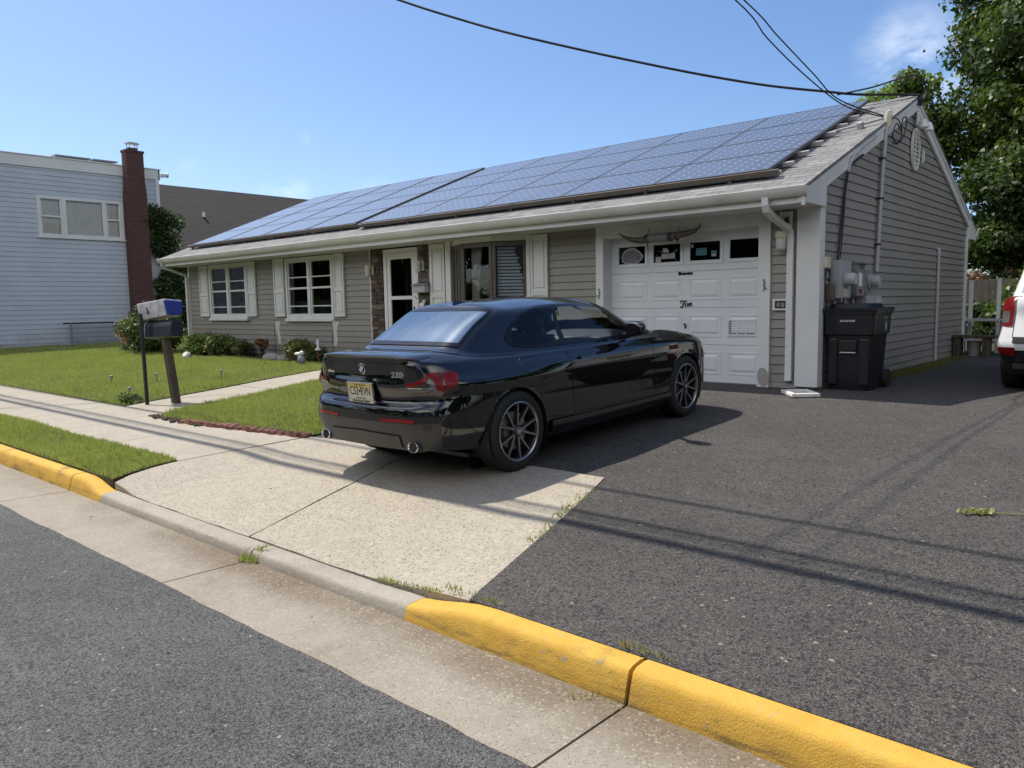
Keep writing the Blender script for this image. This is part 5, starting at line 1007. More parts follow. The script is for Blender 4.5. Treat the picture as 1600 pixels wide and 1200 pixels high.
# glass and its black borders
ts = np.linspace(T0, T1 + .06, 16)
def glass_set(fu, name, mat, parent, n, one, inset=.05, tt=ts):
    m = MB(); P = L.patch(fu, tt, .004, n)
    if one: P = np.concatenate([mir(P)[:, ::-1][:, :-1], P], 1) if fu(12)[0] < 5 else np.concatenate([P, mir(P)[:, ::-1][:, 1:]], 1)
    m.grid(P); return m.build(name, mat, parent, smooth=180)
for s in (1, -1):
    for nm, fu, par in (('quarter_window', lambda t: (side_u(t)[0], b_pil(t) - .05), body), ('door_window', lambda t: (b_pil(t) + .05, side_u(t)[1]), dr[s])):
        P = L.patch(fu, ts, .003, 40); m = MB(); m.grid(P if s == 1 else mir(P)); m.build(nm, 'car_glass', par, smooth=180)
    P = L.patch(lambda t: (b_pil(t) - .20, b_pil(t) + .05), ts, .0045, 5); m = MB(); m.grid(P if s == 1 else mir(P)); m.build('window_pillar', 'gloss_black', body, smooth=180)
    P = L.patch(lambda t: (side_u(t)[0] - .05, side_u(t)[0] + .22), ts, .0045, 5); Q = L.patch(lambda t: (side_u(t)[1] - .22, side_u(t)[1] + .04), ts, .0045, 5); m = MB()
    for q in (P, Q): m.grid(q if s == 1 else mir(q))
    lo = np.linspace(11.02, 11.17, 3); hi = np.linspace(T1 - .08, T1 + .12, 4)
    for rr in (lo, hi):
        q = L.patch(lambda t: (side_u(t)[0] - .05, side_u(t)[1] + .04), rr, .0048, 60); m.grid(q if s == 1 else mir(q))
    m.build('window_trim', 'gloss_black', body, smooth=180)
rw = glass_set(lambda t: (rear_u(t)[0], rear_u(t)[1]), 'rear_window', 'rear_glass', body, 30, True); wsn = glass_set(lambda t: fr_u(t), 'windscreen', 'car_glass', body, 30, True)
m = MB()
for fu in (rear_u,):
    q = L.patch(lambda t: (fu(t)[1] - .16, fu(t)[1] + .05), ts, .006, 5); m.grid(q).grid(mir(q))
    for rr in (np.linspace(11.0, 11.20, 3), np.linspace(T1 - .08, T1 + .1, 3)): q = L.patch(lambda t: (0, fu(t)[1] + .05), rr, .006, 24); m.grid(q).grid(mir(q))
m.build('rear_window_border', 'gloss_black', body, smooth=180); m = MB()
q = L.patch(lambda t: (fr_u(t)[0] - .05, fr_u(t)[0] + .16), ts, .006, 5); m.grid(q).grid(mir(q))
for rr in (np.linspace(11.0, 11.20, 3), np.linspace(T1 - .08, T1 + .1, 3)): q = L.patch(lambda t: (fr_u(t)[0] - .05, 17), rr, .006, 24); m.grid(q).grid(mir(q))
m.build('windscreen_border', 'gloss_black', body, smooth=180)
# shut lines
def vline(u, z0, z1, wdt=.012, du=0.): P = L.band([u - wdt, u + wdt], [z0, z0], [z1, z1], .0012, 26, 3, 7.9); return P
m = MB()
for u, a, b in ((uD0, .30, .955), (uD1, .29, .915)):
    q = vline(u, a, b, .013); m.grid(q).grid(mir(q))
q = L.patch(lambda t: (uD0, uD1), (1.33, 1.37), .0012, 40); m.grid(q).grid(mir(q))
q = L.patch(lambda t: (2.94, 2.97), np.linspace(3.0, 10, 40), .0015, 2); m.grid(q).grid(mir(q))
q = L.patch(lambda t: (0, 2.96), (3.02, 3.08), .0015, 24); m.grid(q).grid(mir(q))
q = L.patch(lambda t: (12.3, 17), (8.36, 8.42), .0015, 30); m.grid(q).grid(mir(q))
q = L.patch(lambda t: (12.27, 12.33), np.linspace(8.4, 9.9, 10), .0015, 2); m.grid(q).grid(mir(q))
fl = [(L.uy(.25 + .085 * math.cos(a), .80, 4.5, 8), .80 + .075 * math.sin(a)) for a in np.linspace(0, 2 * math.pi, 25)]
m.build('shut_lines', 'gloss_black', body, smooth=180)
m = MB(); pts = []
for k in range(33):
    a = 2 * math.pi * k / 32; ca, sa = math.cos(a), math.sin(a); e = (abs(ca) ** 4 + abs(sa) ** 4) ** -.25; u = L.uy(.23 + .105 * ca * e, .84, 4.5, 8); z = .845 + .075 * sa * e; t = L.zt(u, z); pts.append(L.at(u, t) + L.nrm(u, t) * .0005)
m.tube([tuple(p) for p in pts], .0022, 4, cap=False); m.build('fuel_flap_line', 'gloss_black', body)
# rear lights
def lamp(us, lo, hi, off, name, mat, par, nu=40, nz=8):
    P = L.band(us, lo, hi, off, nz, nu, 7.6); m = MB(); m.grid(P); a = m.build(name, mat, par, smooth=60); m = MB(); m.grid(mir(P)); b = m.build(name, mat, par, smooth=60); return a, b
u_ = lambda w, z=.82: L.ux(w, z, 0, 4.2, 7.6)
uo = L.uy(-.56, .82, 3.4, 6)
us = [u_(.49), u_(.58), u_(.67), 2.9, 3.5, uo - .12, uo]
ta, tb = lamp(us, [.765, .740, .728, .724, .730, .742, .77], [.812, .824, .868, .892, .892, .885, .862], .006, 'tail_lamp', 'tail_dark', car)
for s, par in ((1, ta), (-1, tb)):
    def put(us, lo, hi, off, name, mat, nz=5, nu=24):
        P = L.band(us, lo, hi, off, nz, nu, 7.6); m = MB(); m.grid(P if s == 1 else mir(P)); m.build(name, mat, par, smooth=60)
    ur = [u_(.50), u_(.59), u_(.68), 2.85, 3.02, 3.10, 3.34, uo - .14, uo - .03]
    put(ur, [.784, .790, .826, .846, .846, .760, .752, .776, .800], [.808, .819, .862, .885, .885, .885, .884, .876, .856], .012, 'red_lens', 'tail_red', 7, 110)
    put([3.40, 3.47], [.735, .735], [.887, .887], .0155, 'lens_gap', 'tail_dark')
    put([u_(.55), u_(.66), u_(.705)], [.752, .750, .772], [.764, .764, .80], .012, 'clear_light_bar', 'tail_clear'); put([u_(.69), 2.85, 3.10], [.755, .76, .752], [.770, .828, .820], .011, 'clear_light_bar', 'tail_clear'); put([u_(.52), u_(.72)], [.773, .773], [.777, .777], .0135, 'chrome_strip', 'chrome', 2)
    P = L.band([u_(.27, .54), u_(.60, .54)], [.512, .514], [.537, .541], .004, 4, 16); m = MB(); m.grid(P if s == 1 else mir(P)); m.build('reflector', 'reflector_red', car, smooth=60)
    x = s * .56
    ex = MB().lathe([(.048, .03), (.051, -.004), (.055, -.008), (.059, -.004), (.058, .008)], (0, 0, 0), 1, 30, close=False).build('exhaust_tip', 'chrome', car, smooth=40); MB().lathe([(.0575, .006), (.0575, .12)], (0, 0, 0), 1, 24, close=False).build('exhaust_sleeve', 'trim_grey', ex, smooth=40); ex.location = (x, -.842, .322); ex.scale = (1.0, 1, .72); ex.rotation_euler = (R(-8), 0, 0)
    MB().lathe([(.0, .003), (.0495, .003)], (0, 0, 0), 1, 24, close=False).build('exhaust_bore', 'black_metal', ex)
# diffuser shapes on the lower apron
m = MB(); q = L.band([0, u_(.44, .35)], [.30, .30], [.42, .405], .012, 5, 20); m.grid(q).grid(mir(q)); m.build('diffuser_panel', 'trim_grey', car, smooth=40)
for s in (1, -1):
    q = L.band([u_(.66, .47), u_(.72, .47)], [.455, .455], [.495, .495], .003, 3, 5); m = MB(); m.grid(q if s == 1 else mir(q)); m.build('parking_sensor', 'rim_dark', car)
m = MB(); m.box(-.60, .60, -.62, -.4, .25, .29).box(-.70, .70, -.4, 3.2, .17, .20); m.build('underbody', 'black_metal', car)
# plate, roundel, badges
def on_rear(z, w=0., off=.0):
    u = L.ux(w, z, 0, 4); t = L.zt(u, z, 7.6); return L.at(u, t), L.nrm(u, t)
p0, n0_ = on_rear(.725); pt, _ = on_rear(.78); pb, _ = on_rear(.68); tilt = math.atan2(pt[1] - pb[1], pt[2] - pb[2])
pe = bpy.data.objects.new('number_plate', None); bpy.data.objects.remove(pe)
pl = MB().box(-.153, .153, -.004, .0, -.076, .076).build('number_plate', 'plate_face', car); pl.location = (0.0, p0[1] - .034, .722); pl.rotation_euler = (-tilt * .35, 0, 0)
m = MB(); m.box(-.160, .160, -.008, .012, -.088, -.060).box(-.160, .160, -.008, .012, .070, .080).box(-.160, -.150, -.008, .012, -.06, .07).box(.150, .160, -.008, .012, -.06, .07); m.build('plate_frame', 'silver', pl, bevel=.002)
text('plate_characters', 'C52\u2022RVN', .098, (0, -.0048, .004), (R(90), 0, 0), 'plate_ink', pl, .0006, 0, .0005, .66); text('plate_heading', 'New Jersey', .024, (0, -.0048, .058), (R(90), 0, 0), 'plate_ink', pl, .0004, 0, .0, 1.2); text('plate_motto', 'Garden State', .020, (0, -.0048, -.048), (R(90), 0, 0), 'plate_ink', pl, .0004, 0, .0, 1.2); text('dealer_name', 'OPEN ROAD BMW', .023, (0, -.0086, -.0745), (R(90), 0, 0), 'plate_ink', pl, .0006, 0, .0006, 1.15)
pr_, nr_ = on_rear(.90); ang = math.atan2(-nr_[2], -nr_[1]) if nr_[1] < 0 else 0
tl = math.atan2(on_rear(.93)[0][1] - on_rear(.865)[0][1], .065)
rd = MB().lathe([(0, -.004), (.036, -.004), (.041, -.001), (.041, .012)], (0, 0, 0), 1, 36, close=False).build('roundel', 'silver', boot, smooth=40); rd.location = (0, pr_[1] - .008, .905); rd.rotation_euler = (-tl, 0, 0); rd.scale = (1.08,) * 3
def ann(r0, r1, a0, a1, y, n=16): A = np.linspace(a0, a1, n); return [[(r * math.cos(a), y, r * math.sin(a)) for a in A] for r in (r0, r1)]
m = MB(); m.grid(ann(.0255, .036, 0, 2 * math.pi, -.0048, 40)); m.build('roundel_ring', 'gloss_black', rd)
for k in range(4): m = MB(); m.grid(ann(.0, .0245, k * math.pi / 2, (k + 1) * math.pi / 2, -.0050)); m.build('roundel_quarter', 'roundel_blue' if k % 2 else 'white_ink', rd)
for k, ch in enumerate('BMW'): a = math.pi / 2 - (k - 1) * .75; text('roundel_letter', ch, .0105, (.0305 * math.cos(a), -.0052, .0305 * math.sin(a)), (R(90), -(a - math.pi / 2), 0), 'white_ink', rd, .0003, 0, .0004)
pb_, nb_ = on_rear(.875, .43); yaw = math.atan2(nb_[0], -nb_[1]); 
text('model_badge', '230i', .062, (.41, on_rear(.868, .41)[0][1] - .006, .868), (R(90) - tl, 0, .10), 'chrome', boot, .003, .18, .0016, 1.25); text('drive_badge', 'xDrive', .032, (-.44, on_rear(.868, .44)[0][1] - .006, .868), (R(90) - tl, 0, -.12), 'chrome', boot, .002, .2, .0006, 1.2)
# lip spoiler on the boot edge
m = MB(); P = []
for u in np.linspace(0, 2.55, 24):
    f = 1 - (u / 2.55) ** 4; a = L.at(u, 7.0); b = L.at(u, 6.6); c_ = L.at(u, 8.6); P.append([b + np.array([0, -.004, .0]), a + np.array([0, -.022 * f, -.004]), a + np.array([0, -.030 * f, .010 * f]), a + np.array([0, -.016 * f, .018 * f]), c_ + np.array([0, 0, .003])])
m.grid(P).grid(mir(P)); m.build('boot_lip', 'car_black', boot, smooth=50)
# wheel arch liners, sills, mirrors, antenna
for ya in (0., 2.741):
    for s in (1, -1):
        P = [[(s * x, ya + .36 * math.cos(a), .33 + .36 * math.sin(a)) for a in np.linspace(-.5, math.pi + .5, 30)] for x in (.90 if ya == 0 else .888, .52)]; m = MB(); m.grid(P); m.grid([[(s * .53, ya + r * math.cos(a), .33 + r * math.sin(a)) for a in np.linspace(0, 2 * math.pi, 30)] for r in (.36, .0)]); m.build('arch_liner', 'black_metal', car, smooth=60)
for s in (1, -1):
    P = L.patch(lambda t: (6.9, 11.25), np.linspace(.35, 1.25, 7), .014, 40); f = np.linspace(0, 1, 40); P[:, :, 0] += (.012 * np.sin(np.linspace(0, math.pi, 7)))[:, None]; m = MB(); m.grid(P if s == 1 else mir(P)); m.build('side_skirt', 'car_black', car, smooth=60)
    P = []
    for th in np.linspace(0, math.pi * 2, 28):
        r = []
        for ph in np.linspace(.001, math.pi - .001, 16):
            sx, sy, sz = math.sin(ph) * math.cos(th), math.cos(ph), math.sin(ph) * math.sin(th); e = lambda q, p: math.copysign(abs(q) ** p, q)
            yy = e(sy, .8) * (.075 if sy > 0 else .062); xx = e(sx, .72) * .118; zz = e(sz, .75) * (.072 - .014 * sx); r.append((s * (.985 + xx), 1.64 + yy - .03 * sx * 1, 1.035 + zz + .006 * sx))
        P.append(r)
    m = MB(); m.grid(P); m.tube([(s * .80, 1.74, .955), (s * .86, 1.70, .965), (s * .94, 1.66, .99)], [.035, .028, .03], 10); mo = m.build('wing_mirror', 'car_black', car, smooth=60)
    m = MB(); m.grid([[(s * (.985 + r * .098 * math.cos(a)), 1.573 - .03 * r * math.cos(a) * s * s, 1.035 + r * .055 * math.sin(a)) for a in np.linspace(0, 2 * math.pi, 24)] for r in (1, .01)]); m.build('mirror_glass', 'gloss_black', mo)
P = []
for q in np.linspace(0, 1, 9):
    y = .42 - .20 * q; h = .012 + .045 * q ** 1.4 * (1 if q < .95 else .8); wv = .022 * (1 - q * .25); zb = L.at(0, 15.0)[2] if False else 1.392 - .060 * ((.95 - y) / .83) ** 2 - .006; P.append([(-wv, y, zb), (-wv * .7, y, zb + h * .6), (-.004, y - .01 * q, zb + h), (.004, y - .01 * q, zb + h), (wv * .7, y, zb + h * .6), (wv, y, zb)])
m = MB(); m.grid(P); m.f.append(tuple(8 * 6 + k for k in range(6))); m.m.append(0); m.build('roof_antenna', 'car_black', car, smooth=50)
# cabin
cab = MB().box(-.70, .70, .15, 2.2, .28, .40).box(-.74, -.70, .1, 2.2, .30, .90).box(.70, .74, .1, 2.2, .30, .90).build('cabin_floor', 'seat_black', car)
def seat(x, y, w_, rear=False):
    m = MB(); m.box(x - w_ / 2, x + w_ / 2, y - .05, y + .48, .44, .58); b = m.build('seat', 'seat_black', car, bevel=.05, seg=3)
    H = .52 if not rear else .45
    P = [[(x + w_ / 2 * a * (1 - .22 * q), y + .02 - .20 * q + d - .02 * math.cos(a * 2.5), .52 + H * q) for a in np.linspace(-1, 1, 9)] for q in np.linspace(0, 1, 8) for d in (0,)]
    m = MB(); m.grid(P); m.grid([[(p[0], p[1] - .11, p[2]) for p in r] for r in P]); 
    e1 = [[P[k][0], (P[k][0][0], P[k][0][1] - .11, P[k][0][2])] for k in range(8)]; e2 = [[P[k][-1], (P[k][-1][0], P[k][-1][1] - .11, P[k][-1][2])] for k in range(8)]; m.grid(e1).grid(e2).grid([P[-1], [(p[0], p[1] - .11, p[2]) for p in P[-1]]]); m.build('backrest', 'seat_black', car, smooth=60)
    m = MB(); m.ball((x, y - (.22 if not rear else .2), .52 + H + (.10 if not rear else .05)), (.135 if not rear else .12, .055, .10 if not rear else .06), 16, 10); m.build('headrest', 'seat_black', car, smooth=60)
for x in (-.37, .37): seat(x, 1.08, .52)
for x in (-.34, .34): seat(x, .42, .5, True)
m = MB(); m.prism([(1.98, .62), (1.78, .86), (1.82, .93), (2.35, .97), (2.45, .90), (2.3, .5)], 0, -.70, .70); m.build('dashboard', 'dash_dark', car, bevel=.03, seg=3)
m = MB(); m.box(-.60, .60, -.36, .20, .90, .925); m.build('parcel_shelf', 'dash_dark', car, bevel=.01)
sw = MB(); sw.tube([(.185 * math.cos(a), .185 * math.sin(a), 0) for a in np.linspace(0, 2 * math.pi, 33)], .016, 8, cap=False).box(-.17, .17, -.02, .02, -.012, .012).box(-.02, .02, -.17, 0, -.012, .012); sw = sw.build('steering_wheel', 'dash_dark', car, smooth=50); sw.location = (-.37, 1.72, .86); sw.rotation_euler = (R(66), 0, 0)
m = MB(); m.ball((0, 1.58, 1.235), (.11, .022, .033), 14, 8).tube([(0, 1.58, 1.26), (0, 1.64, 1.29)], .01, 6); m.build('rear_view_mirror', 'dash_dark', car, smooth=60)
MB().prism([(.925, 1.205), (.965, 1.205), (.968, 1.235), (.945, 1.253), (.922, 1.232)], 0, .60, .603).build('window_tag', 'decal_yellow', car)
# front lamps and grille (facing the garage)
for s in (1, -1):
    P = L.band([13.3, 14.2, 15.3], [.60, .585, .60], [.70, .705, .70], .006, 5, 20); m = MB(); m.grid(P if s == 1 else mir(P)); m.build('headlamp', 'tail_clear', car, smooth=60)
    P = L.band([16.05, 16.9], [.46, .45], [.66, .67], .006, 5, 10); m = MB(); m.grid(P if s == 1 else mir(P)); m.build('grille', 'gloss_black', car, smooth=60)
for s in (1, -1):
    for ya in (0., 2.741): wheel(car, s * .795, ya, .33, .331, .235, .243, s, ('rim_silver', 'rim_dark'))
    P = L.band([L.uy(2.18, .72, 10, 13), L.uy(2.36, .72, 10, 13)], [.700, .706], [.722, .724], .004, 3, 8); m = MB(); m.grid(P if s == 1 else mir(P)); m.build('fender_vent', 'gloss_black', car, smooth=60)

# ------------------------------------------------------------------ white suv at the right edge: same method, upright body
def suv_net():
    W = [0, .40, .70, .845, .885, .895, .90, .90, .90, .90, .90, .90, .90, .89, .84, .62, .30, 0]
    Y = [-.86, -.85, -.80, -.70, -.52, -.30, 0.0, .45, .95, 1.40, 1.85, 2.30, 2.64, 2.98, 3.24, 3.38, 3.45, 3.47]
    nd = [(0, -1), (.05, -1), (.25, -1), (.75, -.7), (.97, -.2)] + [(1, 0)] * 7 + [(1, .05), (.95, .25), (.75, .65), (.3, .95), (.1, 1), (0, 1)]
    rows = [(.34, .08), (.46, .02), (.58, -.02), (.68, .0), (.76, .02), (.94, .03), (1.06, .035), (1.12, .05)]
    net = []
    for i in range(18):
        n = np.array(nd[i], float); n /= np.linalg.norm(n); base = np.array([W[i], Y[i]]); c = []
        for k, (z, d) in enumerate(rows):
            if i > 12 and k > 5: z -= .06 * (i - 12) / 5
            dd = d + (.03 if i < 4 and k in (5, 6, 7) else 0); q = base - n * dd; c.append((max(0, q[0]) if 0 < i < 17 else 0, q[1], z))
        sh = np.array(c[7]); f = i
        Bx = [0, .38, .60, .74, .78, .80, .81, .81, .81, .81, .80, .78, .72, .6, .45, .3, .15, 0][i]; By = [-.74, -.735, -.71, -.63, -.46, -.26, 0, .45, .95, 1.35, 1.7, 2.0, 2.2, 2.35, 2.45, 2.5, 2.52, 2.53][i]
        Ex = [0, .34, .52, .62, .64, .65, .65, .65, .65, .65, .64, .62, .58, .5, .38, .25, .12, 0][i]; Ey = [-.42, -.415, -.40, -.33, -.18, .0, .2, .5, .85, 1.1, 1.3, 1.45, 1.55, 1.6, 1.64, 1.66, 1.67, 1.67][i]
        b = np.array([Bx, By, 1.15]); e = np.array([Ex, Ey, 1.60]); m1 = lerp(sh, b, .2); m1[2] += .01; m2 = lerp(sh, b, .6); m2[2] += .01
        c += [m1, m2, b, lerp(b, e, .05), lerp(b, e, .5) + np.array([n[0], n[1], 0]) * .015, e]
        ce = np.array([0, [-.2, -.1, 0, .1, .2, .3, .4, .5, .6, .7, .8, .9, 1, 1.08, 1.15, 1.2, 1.24, 1.27][i], 1.665]); r1 = lerp(e, ce, .08); r1[2] = 1.625; r2 = lerp(e, ce, .5); r2[2] = 1.655; c += [r1, r2, ce]; net.append(c)
    return net
suv = thing('parked_suv', 'white sport utility vehicle with red tail lamps parked beyond the bin', 'car', (2.73, 1.55, -.0))
L2 = Loft(suv_net()); T2 = np.unique(np.concatenate([np.linspace(0, 8, 33), np.linspace(8, 13, 21), np.linspace(13, 16, 10)]))
hs = [lambda u, t: 11.15 < t < 12.85 and 4.6 < u < 11.4, lambda u, t: 11.15 < t < 12.85 and u < 2.4, lambda u, t: 11.15 < t < 12.85 and u > 12.8]
VFs, _, _ = car_shell(L2, suv, 'suv_white', 'body', 200, T2, (0., 2.64), .40, hs, [lambda u, t, p: t < 1.6], .36)
sb = shell_obj(VFs[0], 'body', 'suv_white', suv); shell_obj(VFs[1], 'lower_cladding', 'dark_plastic', suv)
t2 = np.linspace(11.1, 12.9, 8)
for s in (1, -1):
    P = L2.patch(lambda t: (4.5, 11.5), t2, .004, 40); m = MB(); m.grid(P if s == 1 else mir(P)); m.build('side_window', 'car_glass', sb, smooth=180)
    P = L2.patch(lambda t: (8.2, 8.45), t2, .007, 3); m = MB(); m.grid(P if s == 1 else mir(P)); m.build('door_pillar', 'gloss_black', sb, smooth=180)
    def sp(us, lo, hi, off, name, mat, par, nz=6):
        P = L2.band(us, lo, hi, off, nz, 24, 10.3); m = MB(); m.grid(P if s == 1 else mir(P)); return m.build(name, mat, par, smooth=60)
    tl_ = sp([2.15, 2.6, 3.2, 3.9, 4.25], [.80, .80, .805, .83, .86], [1.16, 1.145, 1.13, 1.06, .98], .012, 'tail_lamp', 'tail_red', suv); sp([2.45, 3.0, 3.4], [.835, .838, .85], [.985, .985, .98], .018, 'reverse_lens', 'tail_clear', tl_)
    sp([1.9, 2.6, 3.25], [.455, .46, .50], [.555, .555, .55], .012, 'fog_reflector', 'tail_red', suv)
    for ya in (0., 2.64): wheel(suv, s * .79, ya, .355, .357, .225, .215, s, ('rim_silver', 'rim_silver'), 5, False)
    for ya in (0., 2.64): m = MB(); m.grid([[(s * x, ya + .41 * math.cos(a), .36 + .41 * math.sin(a)) for a in np.linspace(-.4, math.pi + .4, 26)] for x in (.88, .5)]); m.grid([[(s * .52, ya + r * math.cos(a), .36 + r * math.sin(a)) for a in np.linspace(0, 2 * math.pi, 26)] for r in (.41, 0.)]); m.build('arch_liner', 'black_metal', suv, smooth=60)
    m = MB(); m.ball((s * 1.0, 2.02, 1.16), (.11, .07, .08), 14, 8).tube([(s * .8, 2.05, 1.12), (s * .92, 2.03, 1.14)], .03, 8); m.build('wing_mirror', 'suv_white', suv, smooth=60)
P = L2.patch(lambda t: (0, 2.5), t2, .004, 20); m = MB(); m.grid(np.concatenate([mir(P)[:, ::-1][:, :-1], P], 1)); m.build('rear_window', 'rear_glass', sb, smooth=180); P = L2.patch(lambda t: (12.7, 17), t2, .004, 20); m = MB(); m.grid(np.concatenate([P, mir(P)[:, ::-1][:, 1:]], 1)); m.build('windscreen', 'car_glass', sb, smooth=180)
m = MB(); P = L2.patch(lambda t: (2.06, 2.11), np.linspace(2.9, 10.4, 30), .002, 2); m.grid(P).grid(mir(P)); P = L2.patch(lambda t: (0, 2.1), (2.86, 2.94), .002, 20); m.grid(P).grid(mir(P)); m.build('tailgate_line', 'gloss_black', sb)
P = L2.band([0, 2.0], [.60, .60], [.675, .675], .012, 4, 20, 7.5); m = MB(); m.grid(np.concatenate([mir(P)[::-1][:-1], P], 0)); m.build('bumper_step', 'dark_plastic', suv, smooth=60)
pl2 = MB().box(-.153, .153, -.006, 0, -.076, .076).build('number_plate', 'plate_face', suv); pl2.location = (0, -.865, .86); m = MB(); m.ball((-.44, -.845, .97), (.06, .008, .018), 12, 6); m.build('tailgate_badge', 'chrome', suv, smooth=60)
MB().box(-.7, .7, -.5, 2.4, .4, .55).box(-.6, .6, .6, .75, .55, 1.3).box(-.6, .6, -.2, -.1, .55, 1.2).build('cabin_interior', 'seat_black', suv, bevel=.04); MB().box(-.7, .7, -.8, 3.2, .30, .36).build('underbody', 'black_metal', suv)
# ------------------------------------------------------------------ rolling bin by the corner post
bn = thing('rolling_bin', 'large black lidded rolling rubbish bin standing at the house corner', 'bin', (.33, .50, -.02), (0, 0, R(2)))
m = MB(); n = 9
def rr(hx, y0, y1, r, z):
    o = []
    for cx, cy, a0 in ((hx - r, y1 - r, 0), (-hx + r, y1 - r, 90), (-hx + r, y0 + r, 180), (hx - r, y0 + r, 270)):
        for k in range(6): a = R(a0 + 18 * k); o.append((cx + r * math.cos(a), cy + r * math.sin(a), z))
    return o + o[:1]
secs_ = [rr(.245, -.34, .28, .06, .0), rr(.25, -.345, .29, .06, .03), rr(.265, -.36, .32, .06, .30), rr(.282, -.372, .36, .06, .70), rr(.285, -.375, .365, .06, .715), rr(.31, -.395, .385, .05, .73), rr(.318, -.40, .42, .05, .98), rr(.335, -.415, .44, .05, .985), rr(.335, -.415, .44, .05, 1.02)]
m.grid(secs_); m.f.append(tuple(range(24))); m.m.append(0); m.build('body', 'bin_black', bn, smooth=35)
m = MB(); m.grid([rr(.345, -.43, .46, .05, 1.02), rr(.348, -.433, .462, .05, 1.055), rr(.335, -.42, .45, .05, 1.065), rr(.33, -.415, .44, .05, 1.05), rr(.25, -.33, .34, .06, 1.06), rr(.22, -.30, .31, .06, 1.115), rr(.2, -.28, .29, .06, 1.12)]); m.f.append(tuple(6 * 25 + k for k in range(24))); m.m.append(0); m.f.append(tuple(range(24))); m.m.append(0); m.build('lid', 'bin_black', bn, smooth=35)
m = MB(); m.tube([(-.26, .47, 1.0), (-.26, .53, 1.0), (.26, .53, 1.0), (.26, .47, 1.0)], .016, 8); m.build('handle', 'bin_black', bn, smooth=50)
for s in (1, -1):
    wl = MB().lathe([(.0, -.03), (.04, -.035), (.09, -.02), (.125, -.028), (.128, 0), (.125, .028), (.09, .02), (.04, .035), (.0, .03)], (0, 0, 0), 0, 28).build('wheel', 'black_rubber', bn, smooth=40); wl.location = (s * .29, .30, .128)
    MB().lathe([(.0, .037), (.03, .037), (.035, .03)], (0, 0, 0), 0, 16).lathe([(.0, -.037), (.03, -.037), (.035, -.03)], (0, 0, 0), 0, 16).build('hub', 'rim_dark', wl)
MB().tube([(-.3, .30, .128), (.3, .30, .128)], .014, 8).build('axle', 'galv', bn)
m = MB(); m.box(-.105, .105, -.40, -.36, .52, .66); m.build('grip_recess', 'black_metal', bn, bevel=.012); MB().tube([(-.095, -.395, .50), (.095, -.395, .50)], .012, 10).build('grip_bar', 'galv', bn, smooth=50)
m = MB()
for x0, x1 in ((-.25, -.13), (.13, .25)): m.box(x0, x1, -.385, -.33, .08, .68)
m.build('front_ribs', 'bin_black', bn, bevel=.02); 
m = MB(); x_ = -.10
for w_ in (.030, .012, .022, .018, .014, .055): m.box(x_, x_ + w_, -.4035, -.40, .89, .915); x_ += w_ + .006
m.build('faded_print', 'decal_grey', bn); MB().box(.318, .3195, .00, .20, .932, .940).build('printed_line', 'decal_grey', bn)
m = MB(); m.grid([[(.3195, .11 + r * math.cos(a), .83 + r * 1.0 * math.sin(a)) for a in np.linspace(0, 2 * math.pi, 30)] for r in (.075, .088)]); m.build('emblem_ring', 'decal_green', bn); m = MB(); m.grid([[(.3195, .11 + r * .5 * math.cos(a), .83 + r * math.sin(a)) for a in np.linspace(0, 2 * math.pi, 20)] for r in (.001, .062)]); m.build('emblem_figure', 'decal_grey', bn)
# white frame lying on the asphalt
t = thing('plastic_frame', 'white plastic frame lying on the asphalt in front of the corner post', 'frame', (.03, -.62, -.012), (0, 0, R(-52))); m = MB()
m.box(-.24, .24, -.17, -.11, 0, .05).box(-.24, .24, .11, .17, 0, .05).box(-.24, -.18, -.11, .11, 0, .05).box(.18, .24, -.11, .11, 0, .05); m.build('rim', 'ceramic_white', t, bevel=.012); MB().box(-.18, .18, -.11, .11, .004, .012).build('inset', 'pail_grey', t)
# ------------------------------------------------------------------ behind the gable wall: bench, tanks, posts, fence
t = thing('low_bench', 'low dark wooden bench beside the back corner of the gable wall', 'bench', (.36, 7.25, 0)); MB().box(-.42, .40, -.17, .17, .36, .41).build('seat', 'old_wood', t, bevel=.008)
for x in (-.25, .24): MB().box(x - .06, x + .06, -.14, .14, 0, .36).build('leg', 'old_wood', t)
t = thing('gas_bottle', 'white propane bottle standing right of the low dark bench', 'gas bottle', (.92, 7.42, 0)); MB().lathe([(.10, 0), (.11, .03), (.145, .05), (.155, .09), (.155, .25), (.13, .31), (.06, .34), (.03, .345)], (0, 0, 0), 2, 28).build('tank', 'tank_white', t, smooth=50); m = MB(); m.lathe([(.095, .33), (.1, .44), (.09, .44), (.085, .33)], (0, 0, 0), 2, 20, close=False); m.build('collar', 'tank_white', t, smooth=40); MB().tube([(0, 0, .34), (0, 0, .42)], .02, 8).tube([(-.03, 0, .41), (.03, 0, .41)], .018, 8).build('valve', 'galv', t)
t = thing('pail', 'grey white pail under the low dark bench', 'pail', (.36, 7.38, 0)); MB().lathe([(.10, 0), (.13, .28), (.135, .29), (.125, .29), (.095, .02)], (0, 0, 0), 2, 24, close=False).build('bucket', 'pail_grey', t, smooth=40); MB().lathe([(.0, .012), (.1, .012)], (0, 0, 0), 2, 20, close=False).build('bottom', 'pail_grey', t)
for x, y, z, lab in ((.03, 8.6, 1.50, 'white post leaning just behind the back corner of the house'), (.52, 8.7, 1.52, 'taller white post between the house corner and the shrub')): t = thing('white_post', lab, 'post', (x, y, -.02)); MB().box(-.035, .035, -.035, .035, 0, z).box(-.045, .045, -.045, .045, z, z + .02).build('post', 'white_trim', t, bevel=.004)
